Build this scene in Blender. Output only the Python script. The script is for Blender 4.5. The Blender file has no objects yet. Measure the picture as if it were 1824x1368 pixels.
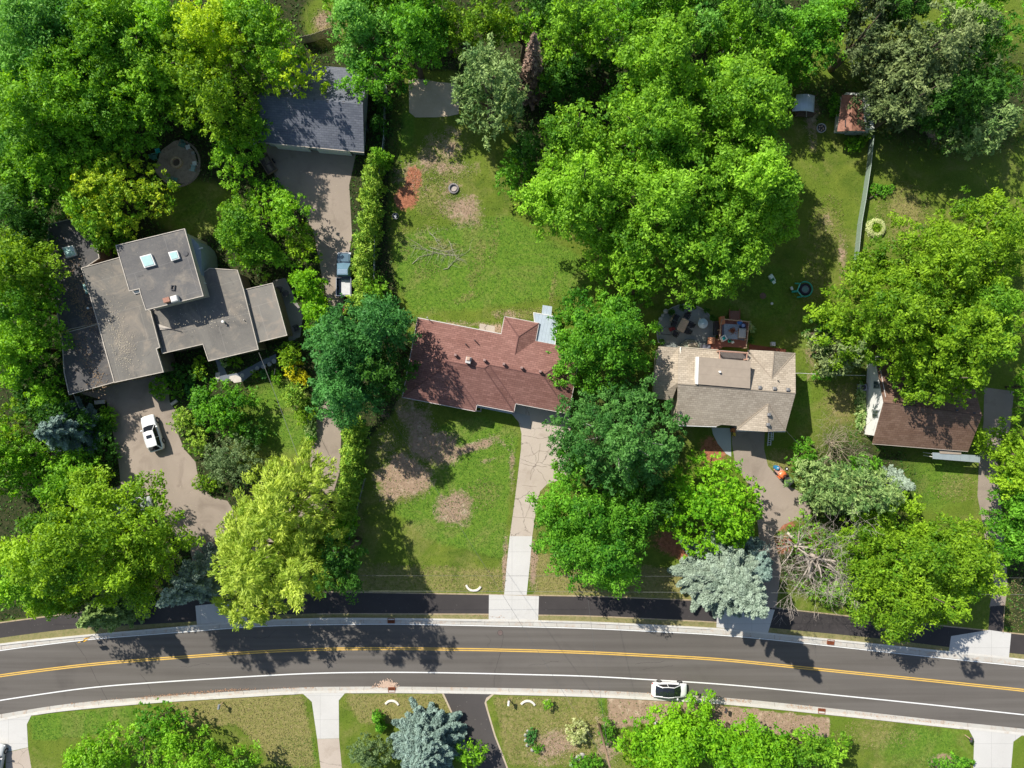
import bpy, math, random
import numpy as np
from mathutils import Vector, Matrix
R_=math.radians
scene=bpy.context.scene
# ------------------------------------------------------------------ camera, sky, sun
S=14.0; H=88.0; CX=912.0; CY=684.0
cam=bpy.data.cameras.new("camera"); camo=bpy.data.objects.new("camera",cam); scene.collection.objects.link(camo)
camo.location=(0,0,H); camo.rotation_euler=(0,0,0)
cam.sensor_width=36; cam.lens=36*H/(1824/S); cam.clip_end=8000; cam.clip_start=1
scene.camera=camo
SUN_EL=42; SUN_DIR=Vector((0.685,-0.73,0)).normalized()     # horizontal direction in which shadows fall
w=bpy.data.worlds.new("World"); scene.world=w; w.use_nodes=True
nt=w.node_tree; sky=nt.nodes.new("ShaderNodeTexSky"); sky.sky_type='NISHITA'; sky.sun_disc=False
sky.sun_elevation=R_(SUN_EL)
az=math.atan2(-SUN_DIR.x,-SUN_DIR.y); sky.sun_rotation=az
bg=nt.nodes['Background']; bg.inputs[1].default_value=0.10
nt.links.new(sky.outputs[0],bg.inputs[0])
sun=bpy.data.lights.new("sun",'SUN'); sun.energy=4.95; sun.angle=R_(0.5); sun.color=(1,0.95,0.86)
suno=bpy.data.objects.new("sun",sun); scene.collection.objects.link(suno)
d=Vector((SUN_DIR.x*math.cos(R_(SUN_EL)),SUN_DIR.y*math.cos(R_(SUN_EL)),-math.sin(R_(SUN_EL))))
suno.rotation_euler=d.to_track_quat('-Z','Y').to_euler(); suno.location=(-60,60,120)
scene.view_settings.view_transform='Standard'; scene.view_settings.look='None'
scene.view_settings.exposure=0.50; scene.view_settings.gamma=1
# ------------------------------------------------------------------ helpers
COL=scene.collection
def P(px,py,h=0.0):
    k=(1-h/H)/S
    return Vector(((px-CX)*k,-(py-CY)*k,h))
def Zf(ox,oy,s=3.0):
    return lambda x,y,h=0.0: P(ox+x/s,oy+y/s,h)
def tag(o,label=None,cat=None,group=None,kind=None):
    if label: o['label']=label
    if cat: o['category']=cat
    if group: o['group']=group
    if kind: o['kind']=kind
    return o
def empty(name,loc,label,cat,group=None,rz=0):
    o=bpy.data.objects.new(name,None); COL.objects.link(o); o.location=loc; o.rotation_euler=(0,0,rz)
    o.empty_display_size=0.3
    return tag(o,label,cat,group)
def link(name,me,mat,parent=None,world=False):
    o=bpy.data.objects.new(name,me); COL.objects.link(o)
    if mat is not None and len(me.materials)==0: me.materials.append(mat)
    if parent is not None:
        o.parent=parent
        if world and parent.type=='EMPTY': o.matrix_parent_inverse=parent.matrix_basis.inverted()
    return o
def mesh(name,verts,faces,mat,parent=None,world=False,smooth=False):
    me=bpy.data.meshes.new(name); me.from_pydata([tuple(v) for v in verts],[],faces); 
    if smooth: me.polygons.foreach_set('use_smooth',[True]*len(me.polygons))
    me.update()
    return link(name,me,mat,parent,world)
def merge(*parts):
    V=[];F=[]
    for v,f in parts:
        n=len(V); V+= [Vector(a) for a in v]; F+=[tuple(i+n for i in ff) for ff in f]
    return V,F
def box(cx,cy,z0,sx,sy,sz,rz=0):
    c,s=math.cos(rz),math.sin(rz); V=[]
    for z in (z0,z0+sz):
        for ax,ay in ((-1,-1),(1,-1),(1,1),(-1,1)):
            x=ax*sx/2; y=ay*sy/2; V.append((cx+x*c-y*s,cy+x*s+y*c,z))
    return V,[(3,2,1,0),(4,5,6,7),(0,1,5,4),(1,2,6,5),(2,3,7,6),(3,0,4,7)]
def cbox(cx,cy,z0,sx,sy,sz,rz=0,b=0.15):
    "box with a chamfered top"
    c,s=math.cos(rz),math.sin(rz); V=[]
    m=min(sx,sy)*b
    for z,k in ((z0,0),(z0+sz-m*.6,0),(z0+sz,m)):
        for ax,ay in ((-1,-1),(1,-1),(1,1),(-1,1)):
            x=ax*(sx/2-k); y=ay*(sy/2-k); V.append((cx+x*c-y*s,cy+x*s+y*c,z))
    F=[(3,2,1,0),(8,9,10,11)]
    for L in (0,4):
        for i in range(4): F.append((L+i,L+(i+1)%4,L+4+(i+1)%4,L+4+i))
    return V,F
def prism(poly,z0,z1):
    n=len(poly)
    a=sum(poly[i][0]*poly[(i+1)%n][1]-poly[(i+1)%n][0]*poly[i][1] for i in range(n))
    if a<0: poly=poly[::-1]
    V=[(p[0],p[1],z0) for p in poly]+[(p[0],p[1],z1) for p in poly]
    F=[tuple(range(n))[::-1],tuple(range(n,2*n))]+[(i,(i+1)%n,n+(i+1)%n,n+i) for i in range(n)]
    return V,F
def inset(poly,dd):
    n=len(poly); P2=[Vector((p[0],p[1])) for p in poly]
    a=sum(P2[i].x*P2[(i+1)%n].y-P2[(i+1)%n].x*P2[i].y for i in range(n))
    if a<0: P2=P2[::-1]
    out=[]
    for i in range(n):
        e1=(P2[i]-P2[i-1]).normalized(); e2=(P2[(i+1)%n]-P2[i]).normalized()
        n1=Vector((-e1.y,e1.x)); n2=Vector((-e2.y,e2.x)); m=(n1+n2)
        m=m/max(0.3,m.length_squared)*2
        out.append(P2[i]+m*dd)
    return [(v.x,v.y) for v in out]
def ring(poly,dd,z0,z1):
    n=len(poly); inn=inset(poly,dd); 
    a=sum(poly[i][0]*poly[(i+1)%n][1]-poly[(i+1)%n][0]*poly[i][1] for i in range(n))
    if a<0: poly=poly[::-1]
    V=[(p[0],p[1],z0) for p in poly]+[(p[0],p[1],z1) for p in poly]+[(p[0],p[1],z1) for p in inn]+[(p[0],p[1],z0) for p in inn]
    F=[]
    for i in range(n):
        j=(i+1)%n
        F+=[(i,j,n+j,n+i),(n+i,n+j,2*n+j,2*n+i),(2*n+i,2*n+j,3*n+j,3*n+i)]
    return V,F
def cyl(cx,cy,z0,z1,r0,r1=None,n=16,cap=True):
    r1=r0 if r1 is None else r1
    V=[(cx+r0*math.cos(2*math.pi*i/n),cy+r0*math.sin(2*math.pi*i/n),z0) for i in range(n)]
    V+=[(cx+r1*math.cos(2*math.pi*i/n),cy+r1*math.sin(2*math.pi*i/n),z1) for i in range(n)]
    F=[(i,(i+1)%n,n+(i+1)%n,n+i) for i in range(n)]
    if cap: F+=[tuple(range(n,2*n)),tuple(range(n))[::-1]]
    return V,F
def lathe(cx,cy,prof,n=20):
    V=[];F=[]
    for r,z in prof: V+=[(cx+r*math.cos(2*math.pi*i/n),cy+r*math.sin(2*math.pi*i/n),z) for i in range(n)]
    for k in range(len(prof)-1):
        for i in range(n): F.append((k*n+i,k*n+(i+1)%n,(k+1)*n+(i+1)%n,(k+1)*n+i))
    return V,F
def tube(pts,rad,n=6):
    pts=[Vector(p) for p in pts]; V=[];F=[]
    if not hasattr(rad,'__len__'): rad=[rad]*len(pts)
    for i,p in enumerate(pts):
        t=(pts[min(i+1,len(pts)-1)]-pts[max(i-1,0)]).normalized()
        u=t.cross(Vector((0,0,1)))
        if u.length<0.1: u=t.cross(Vector((1,0,0)))
        u.normalize(); v=t.cross(u)
        for k in range(n):
            a=2*math.pi*k/n; V.append(p+(u*math.cos(a)+v*math.sin(a))*rad[i])
    for i in range(len(pts)-1):
        for k in range(n): F.append((i*n+k,i*n+(k+1)%n,(i+1)*n+(k+1)%n,(i+1)*n+k))
    F.append(tuple(range(n))[::-1]); F.append(tuple(range((len(pts)-1)*n,len(pts)*n)))
    return V,F
def part(name,vf,mat,parent=None,smooth=False,world=False):
    return mesh(name,vf[0],vf[1],mat,parent,world,smooth)
def noise_pts(seed): return random.Random(seed)
# ------------------------------------------------------------------ materials
def nmat(name):
    m=bpy.data.materials.new(name); m.use_nodes=True; t=m.node_tree; b=t.nodes['Principled BSDF']
    return m,t,b
def N(t,kind,**kw):
    n=t.nodes.new(kind)
    for k,v in kw.items():
        if isinstance(k,str) and hasattr(n,k): setattr(n,k,v)
    return n
def inp(n,k,v): n.inputs[k].default_value=v
def mixc(t,f,a,b,mode='MIX'):
    n=t.nodes.new('ShaderNodeMix'); n.data_type='RGBA'; n.blend_type=mode
    for i,x in ((0,f),(6,a),(7,b)):
        if hasattr(x,'links'): t.links.new(x,n.inputs[i])
        else: n.inputs[i].default_value=x if i==0 else (*x[:3],1)
    return n.outputs[2]
def math_(t,op,a,b=0.0,c=0.0,clamp=False):
    n=t.nodes.new('ShaderNodeMath'); n.operation=op; n.use_clamp=clamp
    for i,x in enumerate((a,b,c)):
        if hasattr(x,'links'): t.links.new(x,n.inputs[i])
        else: n.inputs[i].default_value=x
    return n.outputs[0]
def noise(t,vec,scale,detail=4,rough=.6,dist=0):
    n=t.nodes.new('ShaderNodeTexNoise'); inp(n,'Scale',scale); inp(n,'Detail',detail); inp(n,'Roughness',rough); inp(n,'Distortion',dist)
    if vec is not None: t.links.new(vec,n.inputs['Vector'])
    return n.outputs['Fac']
def ramp(t,fac,a,b):
    n=t.nodes.new('ShaderNodeMapRange'); t.links.new(fac,n.inputs[0]); inp(n,1,a); inp(n,2,b); n.clamp=True
    return n.outputs[0]
def coords(t,rot=0,scale=(1,1,1),kind='Object'):
    c=t.nodes.new('ShaderNodeTexCoord'); m=t.nodes.new('ShaderNodeMapping')
    t.links.new(c.outputs[kind],m.inputs[0]); m.inputs['Rotation'].default_value=(0,0,rot); m.inputs['Scale'].default_value=scale
    return m.outputs[0]
def geo(t):
    g=t.nodes.new('ShaderNodeNewGeometry'); return g.outputs['Position']
MATS={}
def mat(name,c,rough=.6,var=.12,scale=3.0,metal=0,spec=.4,c2=None,bump=0):
    if name in MATS: return MATS[name]
    m,t,b=nmat(name); v=coords(t)
    hi=tuple(min(1,x*(1+var)) for x in c); lo=tuple(x*(1-var) for x in c)
    n1=noise(t,v,scale,5,.65); col=mixc(t,ramp(t,n1,.3,.7),lo,c2 or hi)
    t.links.new(col,b.inputs['Base Color']); inp(b,'Roughness',rough); inp(b,'Metallic',metal); inp(b,'Specular IOR Level',spec)
    if bump:
        bp=t.nodes.new('ShaderNodeBump'); inp(bp,'Strength',bump); inp(bp,'Distance',.02); t.links.new(noise(t,v,scale*6,3),bp.inputs['Height']); t.links.new(bp.outputs[0],b.inputs['Normal'])
    MATS[name]=m; return m
def surf(name,c,c2,big=.15,fine=14,rough=.85,stain=None,stain_amt=0,crack=None,speck=None,streak=None,joint=None):
    "ground surface: broad mottling, fine grain, stains, cracks, joints"
    m,t,b=nmat(name); v=geo(t)
    n1=ramp(t,noise(t,v,big,6,.62,.4),.3,.7); n2=ramp(t,noise(t,v,fine,3,.7),.25,.75)
    col=mixc(t,n1,c,c2); col=mixc(t,math_(t,'MULTIPLY',n2,.35),col,tuple(x*.62 for x in c))
    if stain:
        s=ramp(t,noise(t,v,big*3.1,5,.6,.8),.62-.12*stain_amt,.72); col=mixc(t,math_(t,'MULTIPLY',s,.65),col,stain)
    if streak is not None:
        mp=t.nodes.new('ShaderNodeMapping'); t.links.new(v,mp.inputs[0]); mp.inputs['Scale'].default_value=(.03,1.1,1)
        s=ramp(t,noise(t,mp.outputs[0],1.0,3,.5),.35,.7); col=mixc(t,math_(t,'MULTIPLY',s,.45),col,streak)
    if speck:
        vo=t.nodes.new('ShaderNodeTexVoronoi'); t.links.new(v,vo.inputs['Vector']); inp(vo,'Scale',2.2)
        s=ramp(t,vo.outputs['Distance'],.10,.04); col=mixc(t,s,col,speck)
    if crack:
        vo=t.nodes.new('ShaderNodeTexVoronoi'); vo.feature='DISTANCE_TO_EDGE'; inp(vo,'Scale',crack)
        mp=t.nodes.new('ShaderNodeVectorMath'); mp.operation='ADD'; t.links.new(v,mp.inputs[0])
        nn=t.nodes.new('ShaderNodeTexNoise'); inp(nn,'Scale',1.2); inp(nn,'Detail',4); t.links.new(v,nn.inputs['Vector']); t.links.new(nn.outputs['Color'],mp.inputs[1])
        t.links.new(mp.outputs[0],vo.inputs['Vector'])
        s=ramp(t,vo.outputs['Distance'],.012,.004); gate=ramp(t,noise(t,v,.25,2),.38,.5)
        col=mixc(t,math_(t,'MULTIPLY',math_(t,'MULTIPLY',s,gate),.7),col,tuple(x*.25 for x in c))
    if joint:
        br=t.nodes.new('ShaderNodeTexBrick'); br.offset=0; t.links.new(v,br.inputs['Vector']); inp(br,'Scale',1); inp(br,'Brick Width',joint); inp(br,'Row Height',joint); inp(br,'Mortar Size',.025)
        col=mixc(t,math_(t,'MULTIPLY',br.outputs['Fac'],.35),col,tuple(x*.35 for x in c))
    t.links.new(col,b.inputs['Base Color']); inp(b,'Roughness',rough); inp(b,'Specular IOR Level',.3)
    bp=t.nodes.new('ShaderNodeBump'); inp(bp,'Strength',.25); inp(bp,'Distance',.02); t.links.new(noise(t,v,fine*2,2),bp.inputs['Height']); t.links.new(bp.outputs[0],b.inputs['Normal'])
    MATS[name]=m; return m
def shingle(name,c1,c2,mortar,rot,bw=.55,rh=.24,blot=None):
    m,t,b=nmat(name)
    g=t.nodes.new('ShaderNodeNewGeometry'); mp=t.nodes.new('ShaderNodeMapping'); t.links.new(g.outputs['Position'],mp.inputs[0]); mp.inputs['Rotation'].default_value=(0,0,rot)
    v=mp.outputs[0]
    br=t.nodes.new('ShaderNodeTexBrick'); t.links.new(v,br.inputs['Vector']); inp(br,'Scale',1); inp(br,'Brick Width',bw); inp(br,'Row Height',rh); inp(br,'Mortar Size',.018); inp(br,'Mortar Smooth',.3)
    br.inputs['Color1'].default_value=(*c1,1); br.inputs['Color2'].default_value=(*c2,1); br.inputs['Mortar'].default_value=(*mortar,1); inp(br,'Bias',-.1)
    n1=ramp(t,noise(t,v,7,4,.75),.3,.72); col=mixc(t,math_(t,'MULTIPLY',n1,.35),br.outputs['Color'],tuple(x*.5 for x in c1))
    n2=ramp(t,noise(t,v,.35,5,.6,.5),.35,.75); col=mixc(t,math_(t,'MULTIPLY',n2,.30),col,blot or tuple(x*1.35 for x in c2))
    t.links.new(col,b.inputs['Base Color']); inp(b,'Roughness',.9); inp(b,'Specular IOR Level',.25)
    bp=t.nodes.new('ShaderNodeBump'); inp(bp,'Strength',.5); inp(bp,'Distance',.03); t.links.new(math_(t,'SUBTRACT',noise(t,v,9,3),br.outputs['Fac']),bp.inputs['Height']); t.links.new(bp.outputs[0],b.inputs['Normal'])
    MATS[name]=m; return m
def flatroof(name,c1,c2,edge,rot,seam=(6.5,4.2)):
    m,t,b=nmat(name)
    g=t.nodes.new('ShaderNodeNewGeometry'); mp=t.nodes.new('ShaderNodeMapping'); t.links.new(g.outputs['Position'],mp.inputs[0]); mp.inputs['Rotation'].default_value=(0,0,rot)
    v=mp.outputs[0]
    n1=ramp(t,noise(t,v,.22,7,.65,.6),.3,.7); col=mixc(t,n1,c1,c2)
    n2=ramp(t,noise(t,v,6,5,.8),.5,.8); col=mixc(t,math_(t,'MULTIPLY',n2,.35),col,edge)
    vo=t.nodes.new('ShaderNodeTexVoronoi'); t.links.new(v,vo.inputs['Vector']); inp(vo,'Scale',2.6)
    gate=ramp(t,noise(t,v,.4,3),.48,.6)
    col=mixc(t,math_(t,'MULTIPLY',ramp(t,vo.outputs['Distance'],.13,.05),gate),col,tuple(min(1,x*1.7) for x in c2))
    n3=ramp(t,noise(t,v,.30,7,.72,1.2),.50,.66); col=mixc(t,math_(t,'MULTIPLY',n3,.55),col,edge)
    n4=ramp(t,noise(t,v,.45,5,.7,2.0),.62,.68); col=mixc(t,math_(t,'MULTIPLY',n4,.45),col,tuple(x*.45 for x in c1))
    br=t.nodes.new('ShaderNodeTexBrick'); br.offset=.3; t.links.new(v,br.inputs['Vector']); inp(br,'Scale',1); inp(br,'Brick Width',seam[0]); inp(br,'Row Height',seam[1]); inp(br,'Mortar Size',.035); inp(br,'Mortar Smooth',.4)
    col=mixc(t,math_(t,'MULTIPLY',br.outputs['Fac'],.28),col,tuple(min(1,x*1.8) for x in c2))
    t.links.new(col,b.inputs['Base Color']); inp(b,'Roughness',.8); inp(b,'Specular IOR Level',.3)
    bp=t.nodes.new('ShaderNodeBump'); inp(bp,'Strength',.3); inp(bp,'Distance',.03); t.links.new(noise(t,v,5,4),bp.inputs['Height']); t.links.new(bp.outputs[0],b.inputs['Normal'])
    MATS[name]=m; return m
def ribmat(name,c,rot,pitch,axis=1,dark=.55,rough=.45,metal=.2):
    m,t,b=nmat(name); g=t.nodes.new('ShaderNodeNewGeometry'); mp=t.nodes.new('ShaderNodeMapping'); t.links.new(g.outputs['Position'],mp.inputs[0]); mp.inputs['Rotation'].default_value=(0,0,rot)
    br=t.nodes.new('ShaderNodeTexBrick'); br.offset=0; t.links.new(mp.outputs[0],br.inputs['Vector']); inp(br,'Scale',1)
    inp(br,'Brick Width',100 if axis==1 else pitch); inp(br,'Row Height',pitch if axis==1 else 100); inp(br,'Mortar Size',.03)
    n1=ramp(t,noise(t,mp.outputs[0],1.5,4),.3,.7); col=mixc(t,n1,c,tuple(x*.85 for x in c)); col=mixc(t,math_(t,'MULTIPLY',br.outputs['Fac'],.6),col,tuple(x*dark for x in c))
    t.links.new(col,b.inputs['Base Color']); inp(b,'Roughness',rough); inp(b,'Metallic',metal)
    MATS[name]=m; return m
def paint(name,c,rough=.25,coat=.6):
    m,t,b=nmat(name); v=coords(t); col=mixc(t,ramp(t,noise(t,v,2.5,4),.3,.7),tuple(x*.93 for x in c),c)
    t.links.new(col,b.inputs['Base Color']); inp(b,'Roughness',rough); inp(b,'Coat Weight',coat); inp(b,'Coat Roughness',.08)
    MATS[name]=m; return m
def glass(name,c,rough=.08):
    m,t,b=nmat(name); v=coords(t); col=mixc(t,noise(t,v,1.2,3),c,tuple(x*1.6 for x in c)); t.links.new(col,b.inputs['Base Color']); inp(b,'Roughness',rough); inp(b,'Specular IOR Level',.8)
    MATS[name]=m; return m
LEAF={}
def leafmat(name,a,b_,trans=.36,rough=.55):
    m,t,b=nmat('leaf_'+name)
    at=t.nodes.new('ShaderNodeAttribute'); at.attribute_name='tint'
    col=mixc(t,at.outputs['Fac'],a,b_)
    t.links.new(col,b.inputs['Base Color']); inp(b,'Roughness',rough); inp(b,'Specular IOR Level',.22)
    tr=t.nodes.new('ShaderNodeBsdfTranslucent'); hs=t.nodes.new('ShaderNodeHueSaturation'); inp(hs,'Hue',.485); inp(hs,'Saturation',1.1); inp(hs,'Value',1.25); t.links.new(col,hs.inputs['Color']); t.links.new(hs.outputs[0],tr.inputs[0])
    mx=t.nodes.new('ShaderNodeMixShader'); inp(mx,0,trans); t.links.new(b.outputs[0],mx.inputs[1]); t.links.new(tr.outputs[0],mx.inputs[2])
    t.links.new(mx.outputs[0],t.nodes['Material Output'].inputs['Surface'])
    LEAF[name]=m
leafmat('mid',(0.065,0.205,0.011),(0.325,0.635,0.034))
leafmat('midblue',(0.061,0.220,0.028),(0.265,0.554,0.086))
leafmat('bright',(0.067,0.205,0.011),(0.341,0.625,0.041))
leafmat('yellow',(0.200,0.380,0.009),(0.572,0.748,0.030))
leafmat('yellowtip',(.10,.27,.010),(.58,.70,.045))
leafmat('lime',(0.072,0.193,0.008),(0.350,0.558,0.029))
leafmat('limebright',(0.087,0.285,0.009),(0.298,0.594,0.020))
leafmat('fresh',(0.041,0.173,0.011),(0.227,0.529,0.036))
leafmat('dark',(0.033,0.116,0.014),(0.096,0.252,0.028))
leafmat('teal',(.035,.15,.032),(.115,.34,.072))
leafmat('aspen',(0.042,0.158,0.028),(0.154,0.363,0.074))
leafmat('pine',(0.089,0.189,0.045),(0.356,0.483,0.156),.2)
leafmat('olive',(.105,.165,.05),(.29,.36,.13),.18)
leafmat('olivedark',(.065,.11,.035),(.17,.22,.085),.18)
leafmat('spruce',(.085,.140,.100),(.38,.47,.36),.10)
leafmat('spruceblue',(.058,.12,.100),(.29,.40,.34),.10)
leafmat('willow',(0.200,0.330,0.025),(0.578,0.693,0.107))
leafmat('cedar',(0.100,0.250,0.016),(0.391,0.552,0.062),.2)
leafmat('gold',(.42,.44,.01),(.72,.66,.02))
leafmat('rust',(.16,.06,.035),(.34,.15,.08),.1)
leafmat('deadneedle',(.14,.105,.085),(.40,.27,.20),.1)
leafmat('greybush',(.11,.19,.07),(.26,.36,.15))
leafmat('cream',(.35,.42,.12),(.75,.78,.42))
leafmat('variegated',(.10,.28,.04),(.60,.70,.30))
leafmat('pink',(.55,.05,.18),(.85,.18,.30))
leafmat('purple',(.25,.03,.22),(.5,.10,.4))
BARK=mat('bark',(.12,.09,.065),.9,.3,4)
PALEBARK=mat('pale_bark',(.36,.34,.30),.85,.25,4)
GREYBARK=mat('dead_wood',(.42,.36,.31),.9,.25,6)
# ------------------------------------------------------------------ foliage
def leaves(name,C,Nn,size,tint,elong,m,parent,T=None):
    n=len(C); rng=np.random.default_rng(len(C)+7)
    if T is None:
        T=rng.normal(size=(n,3))
    T=T-Nn*np.sum(T*Nn,axis=1,keepdims=True); T/=np.linalg.norm(T,axis=1,keepdims=True)+1e-9
    B=np.cross(Nn,T); s=size[:,None]
    V=np.empty((n,4,3),dtype=np.float32)
    V[:,0]=C-T*s*elong; V[:,1]=C-B*s*.5+T*s*.1; V[:,2]=C+T*s*elong; V[:,3]=C+B*s*.5+T*s*.1
    me=bpy.data.meshes.new(name); me.vertices.add(4*n); me.vertices.foreach_set('co',V.ravel())
    me.loops.add(4*n); me.loops.foreach_set('vertex_index',np.arange(4*n,dtype=np.int32))
    me.polygons.add(n); me.polygons.foreach_set('loop_start',np.arange(0,4*n,4,dtype=np.int32))
    a=me.attributes.new('tint','FLOAT','FACE'); a.data.foreach_set('value',np.clip(tint,0,1).astype(np.float32))
    me.update(); me.materials.append(m)
    o=bpy.data.objects.new(name,me); COL.objects.link(o); o.parent=parent
    return o
def unit(v): return v/(np.linalg.norm(v,axis=-1,keepdims=True)+1e-9)
def crown_from_lobes(L,seed,rp=.75,leaf=.24,dens=1.0,zmin=-.35,squash=.85,mode='round',spread=1.0):
    "L rows: x,y,z,r  (local). returns leaf arrays"
    rng=np.random.default_rng(seed); L=np.asarray(L,float)
    C=[];Nn=[];T=[];tt=[]
    for x,y,z,r in L:
        lt=rng.normal(.47,.20)
        n_p=max(4,int(7.0*(r/rp)**1.7*.55))
        d=unit(rng.normal(size=(n_p*3,3))); d=d[d[:,2]>zmin][:n_p]
        rad=rng.uniform(.60,1.08,size=(len(d),1))*r; rad=np.where(rng.random((len(d),1))<.16,rad*rng.uniform(1.1,1.38,size=(len(d),1)),rad)
        q=math.hypot(x,y)
        if mode!='compact' and q>.3:
            ax=np.array([x/q,y/q,0]); ay=np.array([-ax[1],ax[0],0]); st=1.0+.5*min(1,q/3); dr=d@ax; dt=d@ay
            D=ax*(dr*st)[:,None]+ay*(dt*.80)[:,None]+np.array([0,0,1])*(d[:,2]*squash-.30*np.maximum(dr,0)*st)[:,None]
            pc=np.array([x,y,z])+D*rad
        else: pc=np.array([x,y,z])+d*rad*np.array([1,1,squash])
        pr=rp*rng.uniform(.45,1.45,size=len(d))*min(1.2,max(.55,r/1.8))
        for k in range(len(d)):
            la=leaf*leaf*.9
            nl=int(dens*9.0*pr[k]**2/la*.48*rng.uniform(.6,1.25))
            if nl<4: nl=4
            e=rng.normal(size=(nl,3)); e[:,2]+=.55; e=unit(e)
            pos=pc[k]+e*pr[k]*rng.uniform(.45,1.12,size=(nl,1))*np.array([spread,spread,.75])
            C.append(pos); pt=lt+rng.normal(0,.15)
            tt.append(pt+rng.normal(0,.16,size=nl))
            nn=unit(e*.55+rng.normal(size=(nl,3))*.62+np.array([0,0,.45])); Nn.append(nn)
            if mode=='needle': T.append(e+rng.normal(size=(nl,3))*.35)
            elif mode=='droop':
                rd=np.array([pos[:,0],pos[:,1],np.zeros(nl)]).T; rd=unit(rd)
                T.append(rd*.75+np.array([0,0,-.6])+rng.normal(size=(nl,3))*.28)
            else: T.append(rng.normal(size=(nl,3)))
    return np.concatenate(C),np.concatenate(Nn),np.concatenate(T),np.concatenate(tt)
def dome_lobes(rx,ry,h,hb,rl,seed,power=2.0,fill=1.0):
    rng=np.random.default_rng(seed); pts=[]
    R=max(rx,ry); tries=0; out=[]
    want=int(1.5*fill*(rx*ry)/(rl*rl)+3)
    while len(out)<want and tries<want*40:
        tries+=1
        a=rng.uniform(0,2*math.pi); q=math.sqrt(rng.uniform(0,1))
        x=q*math.cos(a); y=q*math.sin(a); ok=True
        X=x*max(.2,rx-rl*.75); Y=y*max(.2,ry-rl*.75)
        for o in out:
            if (o[0]-X)**2+(o[1]-Y)**2<(rl*.92)**2: ok=False;break
        if not ok: continue
        r=rl*rng.uniform(.55,1.25)
        z=hb+(h-hb)*(1-.78*q**power)*rng.uniform(.84,1.0)-r*.8
        out.append((X,Y,max(r*.6,z),r,q))
    low=[]
    for (X,Y,z,r,q) in out:
        if z-hb>r*1.6: low.append((X*1.02,Y*1.02,hb+(z-hb)*.45,r*.95))
    nring=int(2*math.pi*R/(rl*1.7))
    for i in range(nring):
        a=2*math.pi*(i+rng.uniform(-.3,.3))/nring; r=rl*rng.uniform(.5,.8); k=rng.uniform(.9,1.08)
        low.append((max(.1,rx-r)*k*math.cos(a),max(.1,ry-r)*k*math.sin(a),hb+(h-hb)*rng.uniform(.12,.32),r))
    return [o[:4] for o in out]+low
def trunk(parent,h,lobes,r0,m,nl=7,seed=0,out=0,name='trunk'):
    rnd=random.Random(seed); parts=[tube([(0,0,-.1),(r0*.3,0,h*.25),(0,r0*.4,h*.42),(0,0,h*.55)],[r0*1.25,r0,r0*.7,r0*.2],8)]
    LL=sorted(lobes,key=lambda l:-l[3]); LL=LL[:24]; rnd.shuffle(LL)
    for l in LL[:nl]:
        x,y,z=l[0],l[1],l[2]; zb=min(z*.55,h*.38); k=1+.25*out*rnd.random()
        parts.append(tube([(0,0,zb),(x*.4,y*.4,zb+(z-zb)*.45),(x*.8,y*.8,z-l[3]*.35*(out<.1)),(x*k,y*k,z+l[3]*(out*1.2-.3*(out<.1)))],[r0*.45,r0*.3,r0*.15,r0*.05],5))
    v,f=merge(*parts); return mesh(name,v,f,m,parent,smooth=True)
TREES=0
def tree(px,py,rx,ry,h,leafn,label,name='broadleaf_tree',cat='tree',group=None,rl=None,rp=.60,leaf=.195,dens=.95,hb=None,mode='round',elong=1.1,bark=None,seed=None,lobes=None,out=0,hs=1.3,nl=7,power=2.0,fill=1.0,sq=.85):
    global TREES; TREES+=1; seed=TREES*13 if seed is None else seed
    h=h*hs if (cat=='tree' and h>=7) else h
    k=1-.7*h/H; c=P(px,py,.7*h); rx=rx/S*k; ry=ry/S*k
    hb=h*(.30 if hs>1.1 else .42) if hb is None else hb
    rl=rl or max(.7,min(2.6,.30*max(rx,ry)+.35))
    o=empty(name,(c.x,c.y,0),label,cat,group)
    L=dome_lobes(rx,ry,h,hb,rl,seed,power,fill) if lobes is None else lobes(c,h,hb)
    C,Nn,T,tt=crown_from_lobes(L,seed,rp,leaf,dens,mode=mode,squash=sq)
    keep=C[:,2]>.05; C,Nn,T,tt=C[keep],Nn[keep],T[keep],tt[keep]
    rng=np.random.default_rng(seed); size=leaf*rng.uniform(.6,1.15,size=len(C))
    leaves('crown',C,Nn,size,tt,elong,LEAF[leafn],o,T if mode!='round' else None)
    trunk(o,h,L,max(.06,h*.022),bark or BARK,nl,seed,out,'stem' if cat=='shrub' else 'trunk')
    return o
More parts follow.
